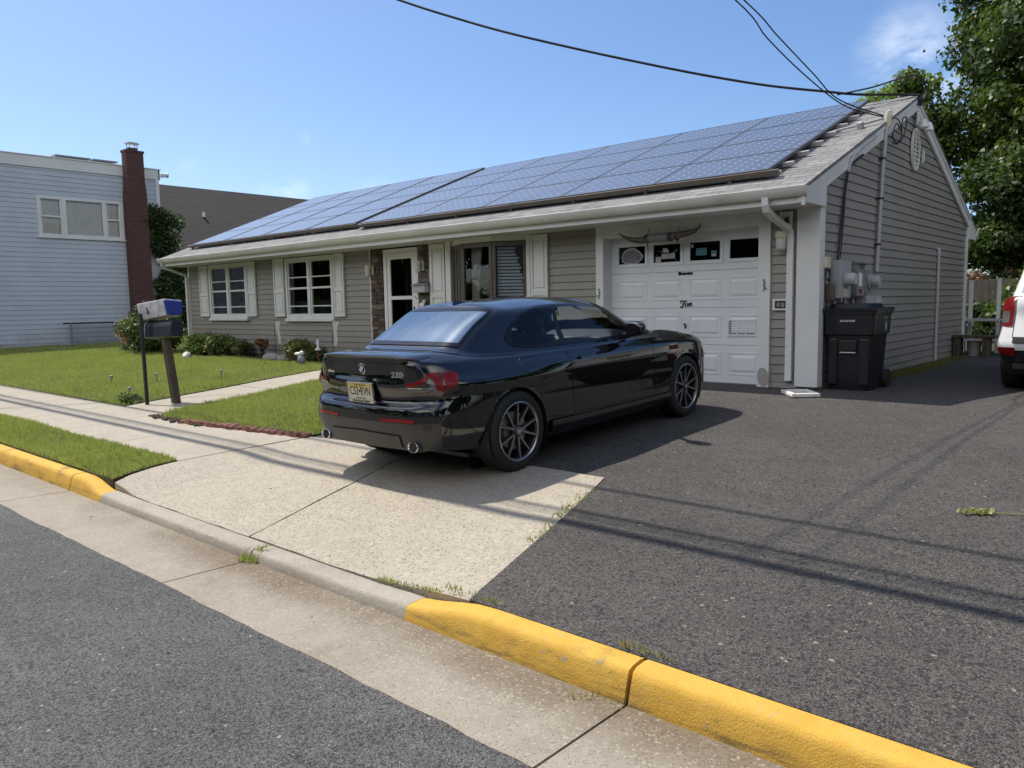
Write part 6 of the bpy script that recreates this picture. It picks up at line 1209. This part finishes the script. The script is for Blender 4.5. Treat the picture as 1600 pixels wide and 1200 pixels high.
t = thing('garden_table', 'weathered grey table with clutter behind the low bench', 'table', (.30, 8.25, 0)); MB().box(-.38, .38, -.25, .25, .66, .70).build('top', 'decal_grey', t); MB().box(-.34, .34, -.2, .2, .25, .28).build('shelf', 'decal_grey', t)
for x in (-.33, .33):
    for y in (-.2, .2): MB().box(x - .02, x + .02, y - .02, y + .02, 0, .66).build('leg', 'decal_grey', t)
m = MB(); x = -7.
while x < 9: m.box(x, x + .135, 13.96, 13.985, -.02, 1.58 + .04 * random.random()); x += .142
wf = m.build('board_fence', 'fence_wood'); tag(wf, 'weathered grey brown board fence behind the back yard', 'fence')
m = MB().box(-7, 9, 13.99, 14.03, .3, .38).box(-7, 9, 13.99, 14.03, 1.2, 1.28)
for x in np.arange(-7, 9.1, 2.3): m.box(x - .05, x + .05, 13.99, 14.09, -.02, 1.5)
m.build('rails_and_posts', 'fence_wood', wf)

# ------------------------------------------------------------------ neighbour: pale grey two-storey building with the brick chimney
NX = -26.5; nb = thing('grey_neighbour_house', 'pale blue grey two-storey flat-roofed house with a red brick chimney', 'house')
def clap_side(x, y0, y1, z0, z1, op, ex, mat, parent, proud=.02):
    m = MB(); zb = z0
    while zb < z1 - 1e-6:
        zt = min(zb + ex, z1); cuts = sorted({zb, zt} | {q for o in op for q in o[2:] if zb < q < zt})
        for a, b in zip(cuts, cuts[1:]):
            iv = [(y0, y1)]
            for p, q, r, s_ in op:
                if r < b - 1e-6 and s_ > a + 1e-6:
                    nv = []
                    for u, v in iv:
                        if q <= u or p >= v: nv.append((u, v)); continue
                        if p > u: nv.append((u, p))
                        if q < v: nv.append((q, v))
                    iv = nv
            xa = x + proud * (1 - (a - zb) / ex); xb = x + proud * (1 - (b - zb) / ex)
            for u, v in iv:
                m.quad((xa, u, a), (xa, v, a), (xb, v, b), (xb, u, b))
                if a == zb: m.quad((x, u, a), (x, v, a), (xa, v, a), (xa, u, a))
        zb += ex
    return m.build('wall', mat, parent, fix=False)
nw = (-.50, 2.36, 3.80, 5.21)
clap_side(NX, -9.5, 3.74, -.05, 6.15, [nw], .165, 'blue_gray_siding', nb); MB().box(NX - 9, NX - .15, -9.5, 3.7, -.3, 6.3).build('wall_core', 'blue_gray_siding', nb); MB().box(NX - 9, NX + .005, -9.5, 3.70, -.5, -.05).build('foundation', 'foundation_concrete', nb)
m = MB(); m.box(NX - .02, NX + .06, -9.6, 3.80, 6.13, 6.50).box(NX - 9, NX + .06, 3.74, 3.82, 6.13, 6.50); m.box(NX - 9.1, NX + .09, -9.65, 3.85, 6.50, 6.54); m.build('parapet_fascia', 'white_siding', nb, bevel=.01)
MB().box(NX - .03, NX + .05, 3.62, 3.76, -.05, 6.13).build('corner_board', 'white_siding', nb)
f = MB(); y0, y1, z0, z1 = nw
for a, b, c, d in ((y0, y0 + .10, z0, z1), (y1 - .12, y1, z0, z1), (y0 + .10, y1 - .12, z1 - .12, z1), (y0 + .10, y1 - .12, z0, z0 + .10), (.26, .42, z0 + .1, z1 - .12), (1.62, 1.76, z0 + .1, z1 - .12)): f.box(NX - .1, NX + .06, a, b, c, d)
nwin = f.build('window', 'white_trim', nb, bevel=.006); f = MB()
for a, b in ((y0 + .1, .26), (1.76, y1 - .12)): zm = (z0 + z1) / 2; f.box(NX - .03, NX + .03, a, b, zm - .03, zm + .03).box(NX - .03, NX + .025, a, a + .04, z0 + .1, z1 - .12).box(NX - .03, NX + .025, b - .04, b, z0 + .1, z1 - .12); f.build('sash', 'white_trim', nwin); f = MB()
MB().quad((NX - .01, y0 + .1, z0 + .1), (NX - .01, y1 - .1, z0 + .1), (NX - .01, y1 - .1, z1 - .1), (NX - .01, y0 + .1, z1 - .1)).build('pane', 'clear_glass', nwin)
P = [[(NX - .055 + .018 * math.sin(i * 1.05 + .4 * math.sin(i * .37)), y0 + .1 + (y1 - y0 - .2) * i / 90, z) for i in range(91)] for z in (z0 + .1, z1 - .1)]; MB().grid(P).build('curtain', 'curtain', nwin, smooth=180); MB().box(NX - .14, NX - .12, y0, y1, z0, z1).build('backing', 'room_dark', nwin)
MB().box(NX - .02, NX + .09, y0 - .05, y1 + .05, z0 - .05, z0).build('sill', 'white_trim', nwin)
m = MB(); m.box(NX + .0, NX + .42, 2.40, 3.12, -.4, 5.45); m.add([(NX, 2.40, 5.45), (NX + .42, 2.40, 5.45), (NX + .42, 3.12, 5.45), (NX, 3.12, 5.45), (NX + .03, 2.44, 5.95), (NX + .40, 2.44, 5.95), (NX + .40, 3.08, 5.95), (NX + .03, 3.08, 5.95)], [(0, 1, 5, 4), (1, 2, 6, 5), (2, 3, 7, 6), (3, 0, 4, 7)]); m.box(NX + .03, NX + .40, 2.44, 3.08, 5.95, 6.98).box(NX + .01, NX + .42, 2.41, 3.11, 6.98, 7.06).box(NX + .09, NX + .33, 2.60, 2.92, 7.06, 7.16)
ch = m.build('chimney', 'chimney_brick', nb); c = MB()
for x in (NX + .10, NX + .31):
    for y in (2.61, 2.90): c.box(x, x + .02, y, y + .02, 7.16, 7.30)
c.box(NX + .04, NX + .38, 2.54, 2.98, 7.30, 7.33).box(NX + .10, NX + .32, 2.62, 2.92, 7.33, 7.36); c.build('chimney_cap', 'galv', ch)
for k, (a, b) in enumerate(((.25, 1.42), (1.50, 2.35))): t = thing('roof_solar_panel', ('left' if k == 0 else 'right') + ' one of two flat dark solar panels on the grey house roof edge beside the chimney', 'solar panel', (NX - .6, (a + b) / 2, 6.56)); MB().box(-.8, .5, -(b - a) / 2, (b - a) / 2, .06, .11).box(-.7, -.6, -.3, .3, 0, .06).box(.3, .4, -.3, .3, 0, .06).build('panel', 'meter_dark', t)
t = thing('roof_light', 'small white floodlight at the far roof corner of the pale grey house', 'flood light', (NX + .05, 3.86, 6.30)); MB().box(-.05, .05, 0, .1, -.06, .06).build('mount', 'white_trim', t); MB().lathe([(.05, 0), (.10, .16), (0, .15)], (0, .1, .04), 1, 14).build('lamp_head', 'white_trim', t)
t = thing('utility_box', 'low grey box at the foot of the pale grey house wall', 'box', (NX + .15, -1.75, -.3)); MB().box(-.12, .12, -.22, .22, 0, .42).box(-.14, .14, -.24, .24, .42, .45).build('case', 'pvc_grey', t, bevel=.01)
# chain link fence in front of that wall
t = thing('chain_link_fence', 'short grey chain link fence in front of the pale grey house wall', 'fence', (NX + .30, .2, -.30)); m = MB()
nL = 2.15
for k in np.arange(-1.1, nL, .075):
    for s in (1, -1):
        a, b = (k, 0.05), (k + 1.0 * 1.02, 1.05)
        y0_, z0_, y1_, z1_ = max(a[0], 0), 0, min(b[0], nL), 0
        if y1_ <= y0_: continue
        za, zb_ = .06 + (y0_ - a[0]) * .98, .06 + (y1_ - a[0]) * .98
        if s < 0: za, zb_ = 1.11 - za, 1.11 - zb_
        m.tube([(0, y0_, za), (0, y1_, zb_)], .0035, 3, cap=False)
m.build('mesh', 'meter_dark', t); MB().tube([(0, -.25, 1.08), (0, nL, 1.08)], .026, 8).build('top_rail', 'dark_iron', t)
for y in (.0, nL): MB().tube([(0, y, -.08), (0, y, 1.1)], .03, 8).build('post', 'meter_dark', t)
# dark-roofed house further back
t = thing('dark_roof_house', 'house far behind with a steep dark brown shingled roof', 'house'); X0, Z0, X1, Z1 = -30.2, 3.15, -36., 7.5
MB().prism([(X0, Z0), (X1, Z1), (2 * X1 - X0, Z0), (2 * X1 - X0, Z0 - .15), (X1, Z1 - .15), (X0, Z0 - .15)], 1, 4., 24.).build('roof', 'dark_shingle', t); MB().box(2 * X1 - X0 + .5, X0 - .5, 4.3, 23.7, -.3, 3.1).prism([(X0 - .5, 3.1), (X1, Z1 - .2), (2 * X1 - X0 + .5, 3.1)], 1, 4.3, 23.7).build('wall', 'blue_gray_siding', t); MB().box(X0 - .02, X0 + .08, 4., 24., Z0 - .14, Z0 + .0).build('gutter', 'gutter_white', t)
f = MB(); y0, y1, z0, z1 = 5.2, 6.5, 1.0, 2.5; f.box(X0 - .52, X0 - .44, y0, y0 + .09, z0, z1).box(X0 - .52, X0 - .44, y1 - .09, y1, z0, z1).box(X0 - .52, X0 - .44, y0 + .09, y1 - .09, z1 - .09, z1).box(X0 - .52, X0 - .44, y0 + .09, y1 - .09, z0, z0 + .09); wn = f.build('window', 'white_trim', t); MB().quad((X0 - .48, y0, z0), (X0 - .48, y1, z0), (X0 - .48, y1, z1), (X0 - .48, y0, z1)).build('pane', 'window_glass', wn)
for y, d in ((5.6, 1.), (9.2, .6)): p = Vector((X1 + (X0 - X1) * (.35 + .1 * d), y, 0)); p.z = Z1 + (Z0 - Z1) * (.35 + .1 * d) + .03; MB().lathe([(.07, 0), (.06, .25), (0, .25)], p, 2, 12).build('vent_pipe', 'white_trim', t)

# ------------------------------------------------------------------ plants
def leaves(name, parent, blobs, n, size, mats, shell=.55, mi=None, droop=.2, shape=1.5):
    blobs = np.array(blobs, float); vol = blobs[:, 3] * blobs[:, 4] * blobs[:, 5]; pr_ = vol ** .67; pr_ /= pr_.sum(); b = RNG.choice(len(blobs), n, p=pr_)
    d = RNG.normal(size=(n, 3)); d /= np.linalg.norm(d, axis=1)[:, None]; r = shell + (1 - shell) * RNG.random(n) ** .6; r *= 1 + .16 * RNG.normal(size=n)
    c = blobs[b, :3] + d * r[:, None] * blobs[b, 3:6]
    nrm_ = d * .75 + RNG.normal(size=(n, 3)) * .55 + np.array([0, 0, .35]); nrm_ /= np.linalg.norm(nrm_, axis=1)[:, None]
    t1 = np.cross(nrm_, RNG.normal(size=(n, 3))); t1 /= np.linalg.norm(t1, axis=1)[:, None]; t2 = np.cross(nrm_, t1); s = size * RNG.uniform(.6, 1.3, n)[:, None]
    V = np.stack([c - t1 * s * .5 * shape * .7, c - t2 * s * .42 + nrm_ * s * .06, c + t1 * s * .5 * shape * .8 - nrm_ * s * droop, c + t2 * s * .42 + nrm_ * s * .06], 1)
    F = np.arange(4 * n).reshape(-1, 4)
    if mi is None: mm = None if len(mats) == 1 else RNG.integers(0, len(mats), len(blobs))[b]
    else: mm = RNG.choice(len(mats), n, p=mi)
    return npmesh(name, V.reshape(-1, 3), F, mats, parent, mm)
def crown(cx, cy, cz, rx, ry, rz, n, br, seed, low=-1., pw=.45):
    g = np.random.default_rng(seed); o = []
    for k in range(n):
        d = g.normal(size=3); d /= np.linalg.norm(d); d[2] = max(d[2], low); r = g.random() ** pw; q = br * g.uniform(.6, 1.35); o.append((cx + d[0] * rx * r, cy + d[1] * ry * r, cz + d[2] * rz * r, q * g.uniform(.8, 1.3), q * g.uniform(.8, 1.3), q * g.uniform(.55, .9)))
    return o
def tree(name, label, loc, h, rx, ry, zc, rz, nb_, br, nl, size, mats, seed, tr=.25, group=None, mi=None, shell=.55):
    t = thing(name, label, 'tree', loc, (0, 0, 0), group); bl = crown(0, 0, zc, rx, ry, rz, nb_, br, seed, -1., .22 if nb_ > 300 else .45); m = MB(); g = random.Random(seed)
    m.tube([(0, 0, -.2), (.05, .03, h * .2), (-.04, .06, h * .42), (.03, 0, h * .62), (0, .05, h * .85)], [tr * 1.25, tr, tr * .8, tr * .5, tr * .15], 10)
    for k in range(min(16, nb_)):
        b = bl[k * max(1, nb_ // 16) % nb_]; z0 = min(max(h * .22, b[2] * .55), h * .7); m.tube([(0, 0, z0), (b[0] * .4, b[1] * .4, z0 + (b[2] - z0) * .45), (b[0] * .95, b[1] * .95, b[2])], [tr * .42, tr * .25, tr * .06], 6)
    m.build('trunk', 'bark', t, smooth=60); leaves('crown', t, bl, nl, size, mats, shell, mi); return t
tree('maple_tree', 'tall dense dark green maple behind the fence, filling the upper right corner', (3.2, 18.2, 0), 15.5, 6.0, 3.4, 7.6, 7.6, 520, .84, 280000, .15, ('maple_leaf', 'dark_leaf', 'maple_leaf'), 5, .35, mi=None, shell=.5)
tree('background_tree', 'round green tree whose top shows just behind the roof ridge', (-4.0, 17.2, 0), 8.0, 1.7, 1.5, 6.55, 1.5, 34, .55, 15000, .14, ('light_leaf', 'maple_leaf'), 3, .2)
tree('maple_tree', 'dark lower tree behind the fence under the tall maple', (.9, 15.8, 0), 6.2, 2.7, 1.5, 3.7, 2.5, 110, .58, 62000, .13, ('dark_leaf', 'maple_leaf'), 9, .2)
def bush(name, label, loc, blobs, n, size, mats, group=None, shell=.4, mi=None, stems=7, hgt=.6):
    t = thing(name, label, 'shrub', loc, (0, 0, 0), group); m = MB(); g = random.Random(len(label))
    for k in range(stems): b = blobs[k % len(blobs)]; m.tube([(b[0] * .3, b[1] * .3, -.05), (b[0] * .6, b[1] * .6, b[2] * .5), (b[0], b[1], b[2])], [.02, .014, .005], 5)
    m.build('stems', 'bark', t); leaves('foliage', t, blobs, n, size, mats, shell, mi); return t
bush('leafy_shrub', 'tall leafy green shrub beside the fence left of the white vehicle', (1.45, 9.6, 0), crown(0, 0, 1.05, .95, .9, 1.15, 34, .34, 21, -.9), 13000, .10, ('light_leaf', 'maple_leaf', 'maple_leaf'))
bush('leafy_shrub', 'large overgrown shrub behind the white vehicle', (3.6, 10.6, 0), crown(0, 0, 1.5, 1.8, 1.0, 1.6, 60, .42, 22, -.9), 20000, .12, ('light_leaf', 'maple_leaf', 'dark_leaf'))
bush('leafy_shrub', 'low dark shrub at the foot of the board fence behind the white posts', (.2, 12.6, 0), crown(0, 0, .5, 1.1, .6, .55, 24, .3, 23, -.8), 7000, .09, ('maple_leaf', 'dark_leaf'))
bush('red_shrub', 'reddish leaved shrub tops showing above the board fence', (-.2, 14.8, 0), crown(0, 0, 1.45, 1.2, .4, .45, 18, .28, 24, -.5), 3500, .08, ('dark_leaf', 'rust_leaf', 'dark_leaf', 'dark_leaf'))
bush('corner_bush', 'dense dark green bush at the left front corner of the house', (-18.3, -.35, -.05), crown(0, 0, .68, 1.05, .7, .62, 46, .28, 31, -.9), 17000, .062, ('dark_leaf', 'maple_leaf', 'dark_leaf'))
bush('pink_bush', 'sparse bush with pinkish leaves left of the dense dark bush', (-20.4, .1, -.1), crown(0, 0, .55, .7, .5, .5, 22, .2, 32, -.9), 3800, .06, ('pink_leaf', 'ivy_leaf', 'ivy_leaf'))
t = thing('climbing_ivy', 'green climbing ivy on the corner of the pale grey house right of the chimney', 'climber', (NX + .15, 3.5, 0)); g = np.random.default_rng(5); bl = [(g.normal() * .12 + .1, .25 + g.normal() * .30 + (.35 if z < 3.6 else .0), z, .26, .34, .34) for z in np.linspace(.3, 4.9, 58)] + [(g.normal() * .1 + .2, .8 + g.normal() * .5, z, .24, .36, .3) for z in np.linspace(.2, 2.8, 34)]
leaves('foliage', t, bl, 17000, .10, ('ivy_leaf', 'dark_leaf', 'maple_leaf'), .4); m = MB()
for k in range(5): m.tube([(.05, .1 + .2 * k, -.3), (.05, .2 + .12 * k, 1.5), (.05, .3 + .05 * k, 3.2), (.05, .2 + .03 * k, 4.6)], .018, 5)
m.build('stems', 'bark', t)
bush('garden_shrub', 'rounded green shrub in the flower bed nearest the dark corner bush', (-15.75, -.42, -.05), crown(0, 0, .30, .50, .3, .28, 20, .17, 41, -.8), 5200, .055, ('light_leaf', 'light_leaf', 'maple_leaf'))
bush('garden_shrub', 'pinkish flowered green shrub below the left window', (-14.55, -.38, -.05), crown(0, 0, .30, .48, .3, .28, 18, .16, 42, -.8), 4200, .05, ('light_leaf', 'maple_leaf', 'pink_leaf'), mi=[.55, .33, .12])
bush('garden_shrub', 'rust tipped shrub in the flower bed below the gap between the two windows', (-13.75, -.35, -.05), crown(0, 0, .22, .30, .22, .22, 10, .13, 43, -.8), 1700, .045, ('maple_leaf', 'rust_leaf', 'light_leaf'), mi=[.5, .3, .2])
bush('garden_shrub', 'small red leaved plant on a thin stem in the flower bed', (-12.85, -.30, -.05), [(0, 0, .42, .2, .15, .1), (.12, 0, .38, .12, .1, .1), (-.12, 0, .44, .12, .1, .08), (0, 0, .2, .05, .05, .15)], 420, .06, ('rust_leaf', 'bark'), mi=[.9, .1])
bush('garden_shrub', 'rust and green shrub below the right window beside the garden flag', (-11.15, -.40, -.05), crown(0, 0, .30, .55, .3, .28, 20, .16, 44, -.8), 4600, .05, ('light_leaf', 'rust_leaf', 'pink_leaf', 'maple_leaf'), mi=[.42, .24, .09, .25])
bush('garden_shrub', 'low dark green plant right of the rust and green shrub', (-10.35, -.35, -.05), crown(0, 0, .15, .28, .2, .15, 8, .11, 45, -.8), 1300, .045, ('dark_leaf', 'maple_leaf'))
bush('lavender_tuft', 'grey green weed tuft at the lawn corner by the pavement and the path', (-8.15, -5.30, -.18), crown(0, 0, .06, .30, .12, .06, 8, .08, 46, -.5), 900, .03, ('ivy_leaf', 'maple_leaf'), stems=3)
# garden ornaments
def gflag(loc, label, lean):
    t = thing('garden_flag', label, 'flag', loc); MB().tube([(0, 0, -.05), (0, 0, .90), (.04, 0, .95), (.20, 0, .95)], .006, 6).build('stake', 'dark_iron', t); P = [[(.02 + .18 * a + lean * (1 - z) * .12 + .02 * math.sin(a * 9 + z * 5), .02 * math.sin(a * 7), .42 + .50 * z) for a in np.linspace(0, 1 - .35 * (1 - z), 10)] for z in np.linspace(0, 1, 10)]; MB().grid(P).build('cloth', 'flag_cloth', t, smooth=180)
gflag((-11.75, -.62, -.03), 'pale drooping garden flag between the two windows in the flower bed', 1.); gflag((-9.60, -.62, -.03), 'pale grey garden flag on a hooked stake left of the stone by the door', .2)
t = thing('garden_stake', 'thin rusty garden stake with small ornaments in the flower bed', 'ornament', (-10.15, -.6, -.03)); MB().tube([(0, 0, -.05), (0, 0, .62)], .012, 6).build('stake', 'rust', t); MB().lathe([(.0, .30), (.07, .32), (.02, .38), (.035, .5), (.01, .56), (0, .66)], (0, 0, 0), 2, 12).build('finial', 'ceramic_white', t, smooth=60)
t = thing('bird_ornament', 'white and blue ceramic bird ornament on the lawn edge near the black car', 'ornament', (-10.25, -.95, -.03)); MB().ball((0, 0, .13), (.10, .08, .11), 16, 10).build('body', 'blue_glaze', t, smooth=60); MB().ball((-.12, 0, .25), (.11, .05, .04), 12, 8).ball((.02, 0, .27), (.06, .05, .05), 12, 8).build('head', 'ceramic_white', t, smooth=60)
t = thing('garden_lantern', 'white drum shaped lantern lying on the lawn by the dark corner bush', 'ornament', (-15.0, -1.0, -.02), (R(50), R(20), 0)); MB().lathe([(0, 0), (.08, 0), (.085, .12), (.0, .12)], (0, 0, 0), 2, 20).build('drum', 'pail_grey', t, smooth=40); MB().lathe([(.085, .12), (.10, .14), (.07, .2), (0, .2)], (0, 0, 0), 2, 20).build('cap', 'ceramic_white', t, smooth=40)
t = thing('garden_rock', 'pale rock border at the foot of the wall between the flower bed shrubs', 'rock', (-12.35, -.35, -.03)); MB().ball((0, 0, .06), (.35, .16, .13), 14, 8).ball((.45, .02, .04), (.22, .14, .11), 12, 8).build('stones', 'foundation_concrete', t, smooth=60)
for (x, y), lab in zip(((-10.7, -4.55), (-10.15, -4.0), (-9.35, -3.2), (-8.5, -5.15)), ('small solar garden light nearest the pavement on the left lawn', 'small solar garden light behind the mailbox on the left lawn', 'small solar garden light midway along the left lawn near the path', 'broken dark garden light stake at the lawn corner by the pavement')):
    t = thing('garden_light', lab, 'garden light', (x, y, G(y))); t.scale = (.62, .62, .8); MB().tube([(0, 0, 0), (0, 0, .17)], .008, 6).build('stake', 'dark_iron', t); MB().lathe([(.0, .16), (.035, .165), (.04, .22), (.055, .23), (.05, .245), (0, .25)], (0, 0, 0), 2, 14).build('lamp_head', 'galv', t, smooth=40)
for k in range(19):
    f = k / 18; x = -5.55 + 2.22 * f; y = -5.735 + .25 * f + .012 * math.sin(k * 2.1)
    if k == 0:
        br0 = MB(); br0.lathe([(.0, -.055), (.05, -.055), (.05, .055), (.0, .055)], (0, 0, 0), 1, 14).box(-.05, .05, -.05, .05, -.10, .0); br0 = br0.build('edging_brick', 'edging', smooth=40); tag(br0, 'scalloped reddish edging brick along the front of the small lawn patch', 'brick', 'bricks edging the small lawn'); b_ = br0
    else: b_ = br0.copy(); C.objects.link(b_)
    b_.location = (x, y, G(y) - .005 + .012 * random.random()); b_.rotation_euler = (R(random.uniform(-12, 12)), R(random.uniform(-14, 14)), R(8 + random.uniform(-9, 9)))
m = MB()
for k in range(150): x = random.uniform(-6.5, -5.0); m.ball((x, -5.60 - .09 * (1 if x < -5.6 else .6) + random.gauss(0, .05), G(-5.7) + .015), (random.uniform(.012, .04), random.uniform(.012, .035), random.uniform(.01, .022)), 6, 4)
tag(m.build('bark_mulch', 'mulch'), 'brown bark mulch spilling from the small lawn corner onto the pavement', 'mulch', None, 'stuff')
t = thing('fallen_sprig', 'yellow green leafy sprig lying on the asphalt driveway at the right', 'sprig', (2.79, -4.73, G(-4.73) + .006), (0, 0, R(30))); MB().tube([(-.12, 0, .01), (.0, .01, .008), (.22, -.02, .006)], .004, 5).build('twig', 'sprig_leaf', t); leaves('leaves', t, [(-.08, 0, .015, .09, .045, .012), (-.02, .01, .015, .07, .04, .012)], 80, .026, ('sprig_leaf',), .1)
# small litter: dead leaves, grit
m = MB()
for x, y in ((-.9, -7.2), (-1.7, -6.9), (-2.2, -6.95), (.1, -6.6), (.9, -3.2), (2.2, -3.6), (1.6, -2.0), (-.5, -8.9), (.2, -8.6), (1.0, -8.8), (-2.6, -7.9), (.4, -7.95)):
    z = max(G(y), slabz(x, y) if -3.3 < x < .9 and -7.4 < y < -5.3 else -9) + .016; a = random.uniform(0, 6); s_ = random.uniform(.007, .016); m.add([(x + s_ * math.cos(a), y + s_ * math.sin(a), z), (x - .5 * s_ * math.sin(a), y + .5 * s_ * math.cos(a), z + .008), (x - s_ * math.cos(a), y - s_ * math.sin(a), z), (x + .5 * s_ * math.sin(a), y - .5 * s_ * math.cos(a), z + .006)], [(0, 1, 2, 3)])
tag(m.build('dead_leaves', 'dead_leaf', fix=False), 'tiny dead leaves scattered on the pavement and asphalt', 'leaf litter', None, 'stuff')
g = np.random.default_rng(8); n = 260; xs = np.concatenate([g.uniform(-.7, 2.2, n // 2), g.uniform(2, 3.2, n // 2)]); ys = -7.66 - np.abs(g.normal(0, .10, n)); V = []; F = []
for k, (x, y) in enumerate(zip(xs, ys)):
    s_ = g.uniform(.001, .0035); z = G(y) + .001; V += [(x - s_, y - s_, z), (x + s_, y - s_ * .7, z), (x + s_ * .6, y + s_, z), (x - s_ * .8, y + s_ * .7, z), (x, y, z + s_ * 1.3)]; F += [(5 * k, 5 * k + 1, 5 * k + 4), (5 * k + 1, 5 * k + 2, 5 * k + 4), (5 * k + 2, 5 * k + 3, 5 * k + 4), (5 * k + 3, 5 * k, 5 * k + 4)]
tag(npmesh('gutter_grit', V, F, ['stone_light']), 'grit and crumbs lying in the concrete gutter along the kerb', 'grit', None, 'stuff')

# ------------------------------------------------------------------ mailbox by the path
t = thing('mailbox', 'leaning wooden post carrying a black mailbox under a white and blue newspaper box', 'mailbox', (-7.30, -4.98, G(-4.98)), (0, 0, 0))
m = MB(); v = []
for x, z in ((0, -.15), (-.24, .93)):
    for a, b in ((-.052, -.052), (.052, -.052), (.052, .052), (-.052, .052)): v.append((x + a, b, z))
m.add(v, [(3, 2, 1, 0), (4, 5, 6, 7), (0, 1, 5, 4), (1, 2, 6, 5), (2, 3, 7, 6), (3, 0, 4, 7)]); m.build('post', 'old_wood', t, bevel=.008)
m = MB(); m.add([(-.30 + a, -.30 + b, -.10) for a, b in ((-.02, -.02), (.02, -.02), (.02, .02), (-.02, .02))] + [(-.56 + a, -.20 + b, 1.30) for a, b in ((-.02, -.02), (.02, -.02), (.02, .02), (-.02, .02))], [(3, 2, 1, 0), (4, 5, 6, 7), (0, 1, 5, 4), (1, 2, 6, 5), (2, 3, 7, 6), (3, 0, 4, 7)]); m.build('iron_stake', 'black_metal', t)
prof = [(-.085, 0), (.085, 0), (.085, .11)] + [(.085 * math.cos(a), .11 + .085 * math.sin(a)) for a in np.linspace(.25, math.pi - .25, 9)] + [(-.085, .11)]
mb = MB(); ang_ = R(-8)
mb.prism([(a * 1.25, b * 1.30) for a, b in prof], 1, -.27, .27); bx_ = mb.build('mailbox_body', 'mail_box_black', t, bevel=.006); bx_.location = (-.28, 0, .955); bx_.rotation_euler = (R(3), R(-8), R(-78))
MB().prism([(a * 1.3, b * 1.33) for a, b in prof], 1, -.285, -.265).build('mailbox_door', 'mail_box_black', bx_, bevel=.004); MB().box(-.118, -.108, -.26, -.14, .08, .14).build('flag', 'rust', bx_); MB().tube([(a * 1.36, -.29, max(.0, b * 1.36)) for a, b in prof], .012, 6).build('door_rim', 'pail_grey', bx_)
nt_ = MB(); nt_.prism([(-.13, .0), (.13, .0), (.165, .22), (-.165, .22)], 1, -.32, .30); nb_x = nt_.build('newspaper_box', 'news_tube', t, bevel=.012); nb_x.location = (-.36, 0, 1.235); nb_x.rotation_euler = (R(7), R(-4), R(-74)); nb_x.scale = (.95, .92, 1.05)
m = MB(); m.prism([(-.132, .002), (.132, .002), (.166, .20), (-.166, .20)], 1, .28, .318); m.build('blue_end', 'mail_blue', nb_x, bevel=.01); m = MB(); m.add([(.1345, -.02, .02), (.1345, .10, .02), (.161, .10, .17), (.161, -.02, .17)], [(0, 1, 2, 3)]); 
text('house_number', '5', .13, (.150, -.10, .10), (R(90), R(0), R(90)), 'black_ink', nb_x, .004)

# ------------------------------------------------------------------ across the street and to the side: what glass and paint reflect
t = thing('street_house', 'single storey white sided house standing across the street', 'house', (2, -27, -.3)); MB().box(-8, 8, -4, 4, 0, 3.2).build('wall_core', 'white_siding', t); m = MB()
for k in range(20): m.quad((-8, 4.03, .1 + k * .155), (8, 4.03, .1 + k * .155), (8, 4.0, .1 + k * .155 + .155), (-8, 4.0, .1 + k * .155 + .155)); m.quad((-8, 4.0, .1 + k * .155), (8, 4.0, .1 + k * .155), (8, 4.03, .1 + k * .155), (-8, 4.03, .1 + k * .155))
m.build('wall', 'white_siding', t, fix=False); MB().prism([(4.5, 3.1), (0, 5.1), (-4.5, 3.1)], 0, -8.4, 8.4).build('roof', 'dark_shingle', t)
for x in (-5, 0, 5): MB().box(x - .8, x + .8, 4.0, 4.08, 1.0, 2.3).build('window', 'room_dark', t)
for k, (x, y, h, r) in enumerate(((-9, -22, 9, 3.2), (14, -20, 10, 4.), (-20, -24, 11, 4.), (15, -6, 9, 3.6), (14.5, 3, 9, 3.6), (16, -13, 8, 3.5))):
    st_ = tree('street_tree', ['leafy street tree left of the white house across the street', 'leafy street tree right of the white house across the street', 'tall street tree far left across the street', 'dense tree beside the driveway beyond the right edge', 'dense tree beyond the parked white vehicle', 'dense tree near the road beyond the right edge'][k], (x, y, -.3), h, r, r, h * .55, h * .42, 40, 1.1, 9000, .42, ('maple_leaf', 'dark_leaf'), 60 + k, .25)

for k, (x, y, sc) in enumerate(((-32, -23, 1.0), (-41, -25, 1.15), (-51, -22, 1.1), (-62, -24, 1.2), (-75, -26, 1.3), (-14, -30, 1.2), (-26, -31, 1.25), (22, -24, 1.1), (6, -34, 1.3), (-4, -34, 1.3), (17, 12, 1.2), (20, -3, 1.2), (-88, -20, 1.3), (-62, -13, 1.2), (-74, -9, 1.3), (-50, -16, 1.1), (-40, -16, 1.0))):
    d_ = dup(st_, (x, y, -.3), (0, 0, k * 1.3), 'leafy street tree, number %d of the row across the road' % k); d_.scale = (sc * 1.15, sc * 1.15, sc); d_['group'] = 'trees across the road'; d_['label'] = 'leafy tree in the row across the road or beyond the driveway'

hb = [(x, -37 + 1.5 * math.sin(x * .7), 1.3 + .5 * math.sin(x * 1.3), 1.6, 1.2, 1.6) for x in np.arange(-110, 45, 1.6)]
hd = leaves('street_hedge', None, hb, 16000, .6, ('dark_leaf', 'maple_leaf'), .6); tag(hd, 'long dark hedge behind the trees across the road', 'hedge', None, 'stuff')

hb = [(x, 16.2 + .4 * math.sin(x * 1.7), 1.2 + .5 * math.sin(x * 1.1), .9, .7, 1.2) for x in np.arange(-9, 11, .8)] + [(x, 16.6, 2.6, .9, .7, .8) for x in np.arange(-3, 9, 1.1)]
hd = leaves('back_hedge', None, hb, 16000, .17, ('dark_leaf', 'maple_leaf'), .5); tag(hd, 'dark hedge mass behind the board fence below the trees', 'hedge', None, 'stuff')
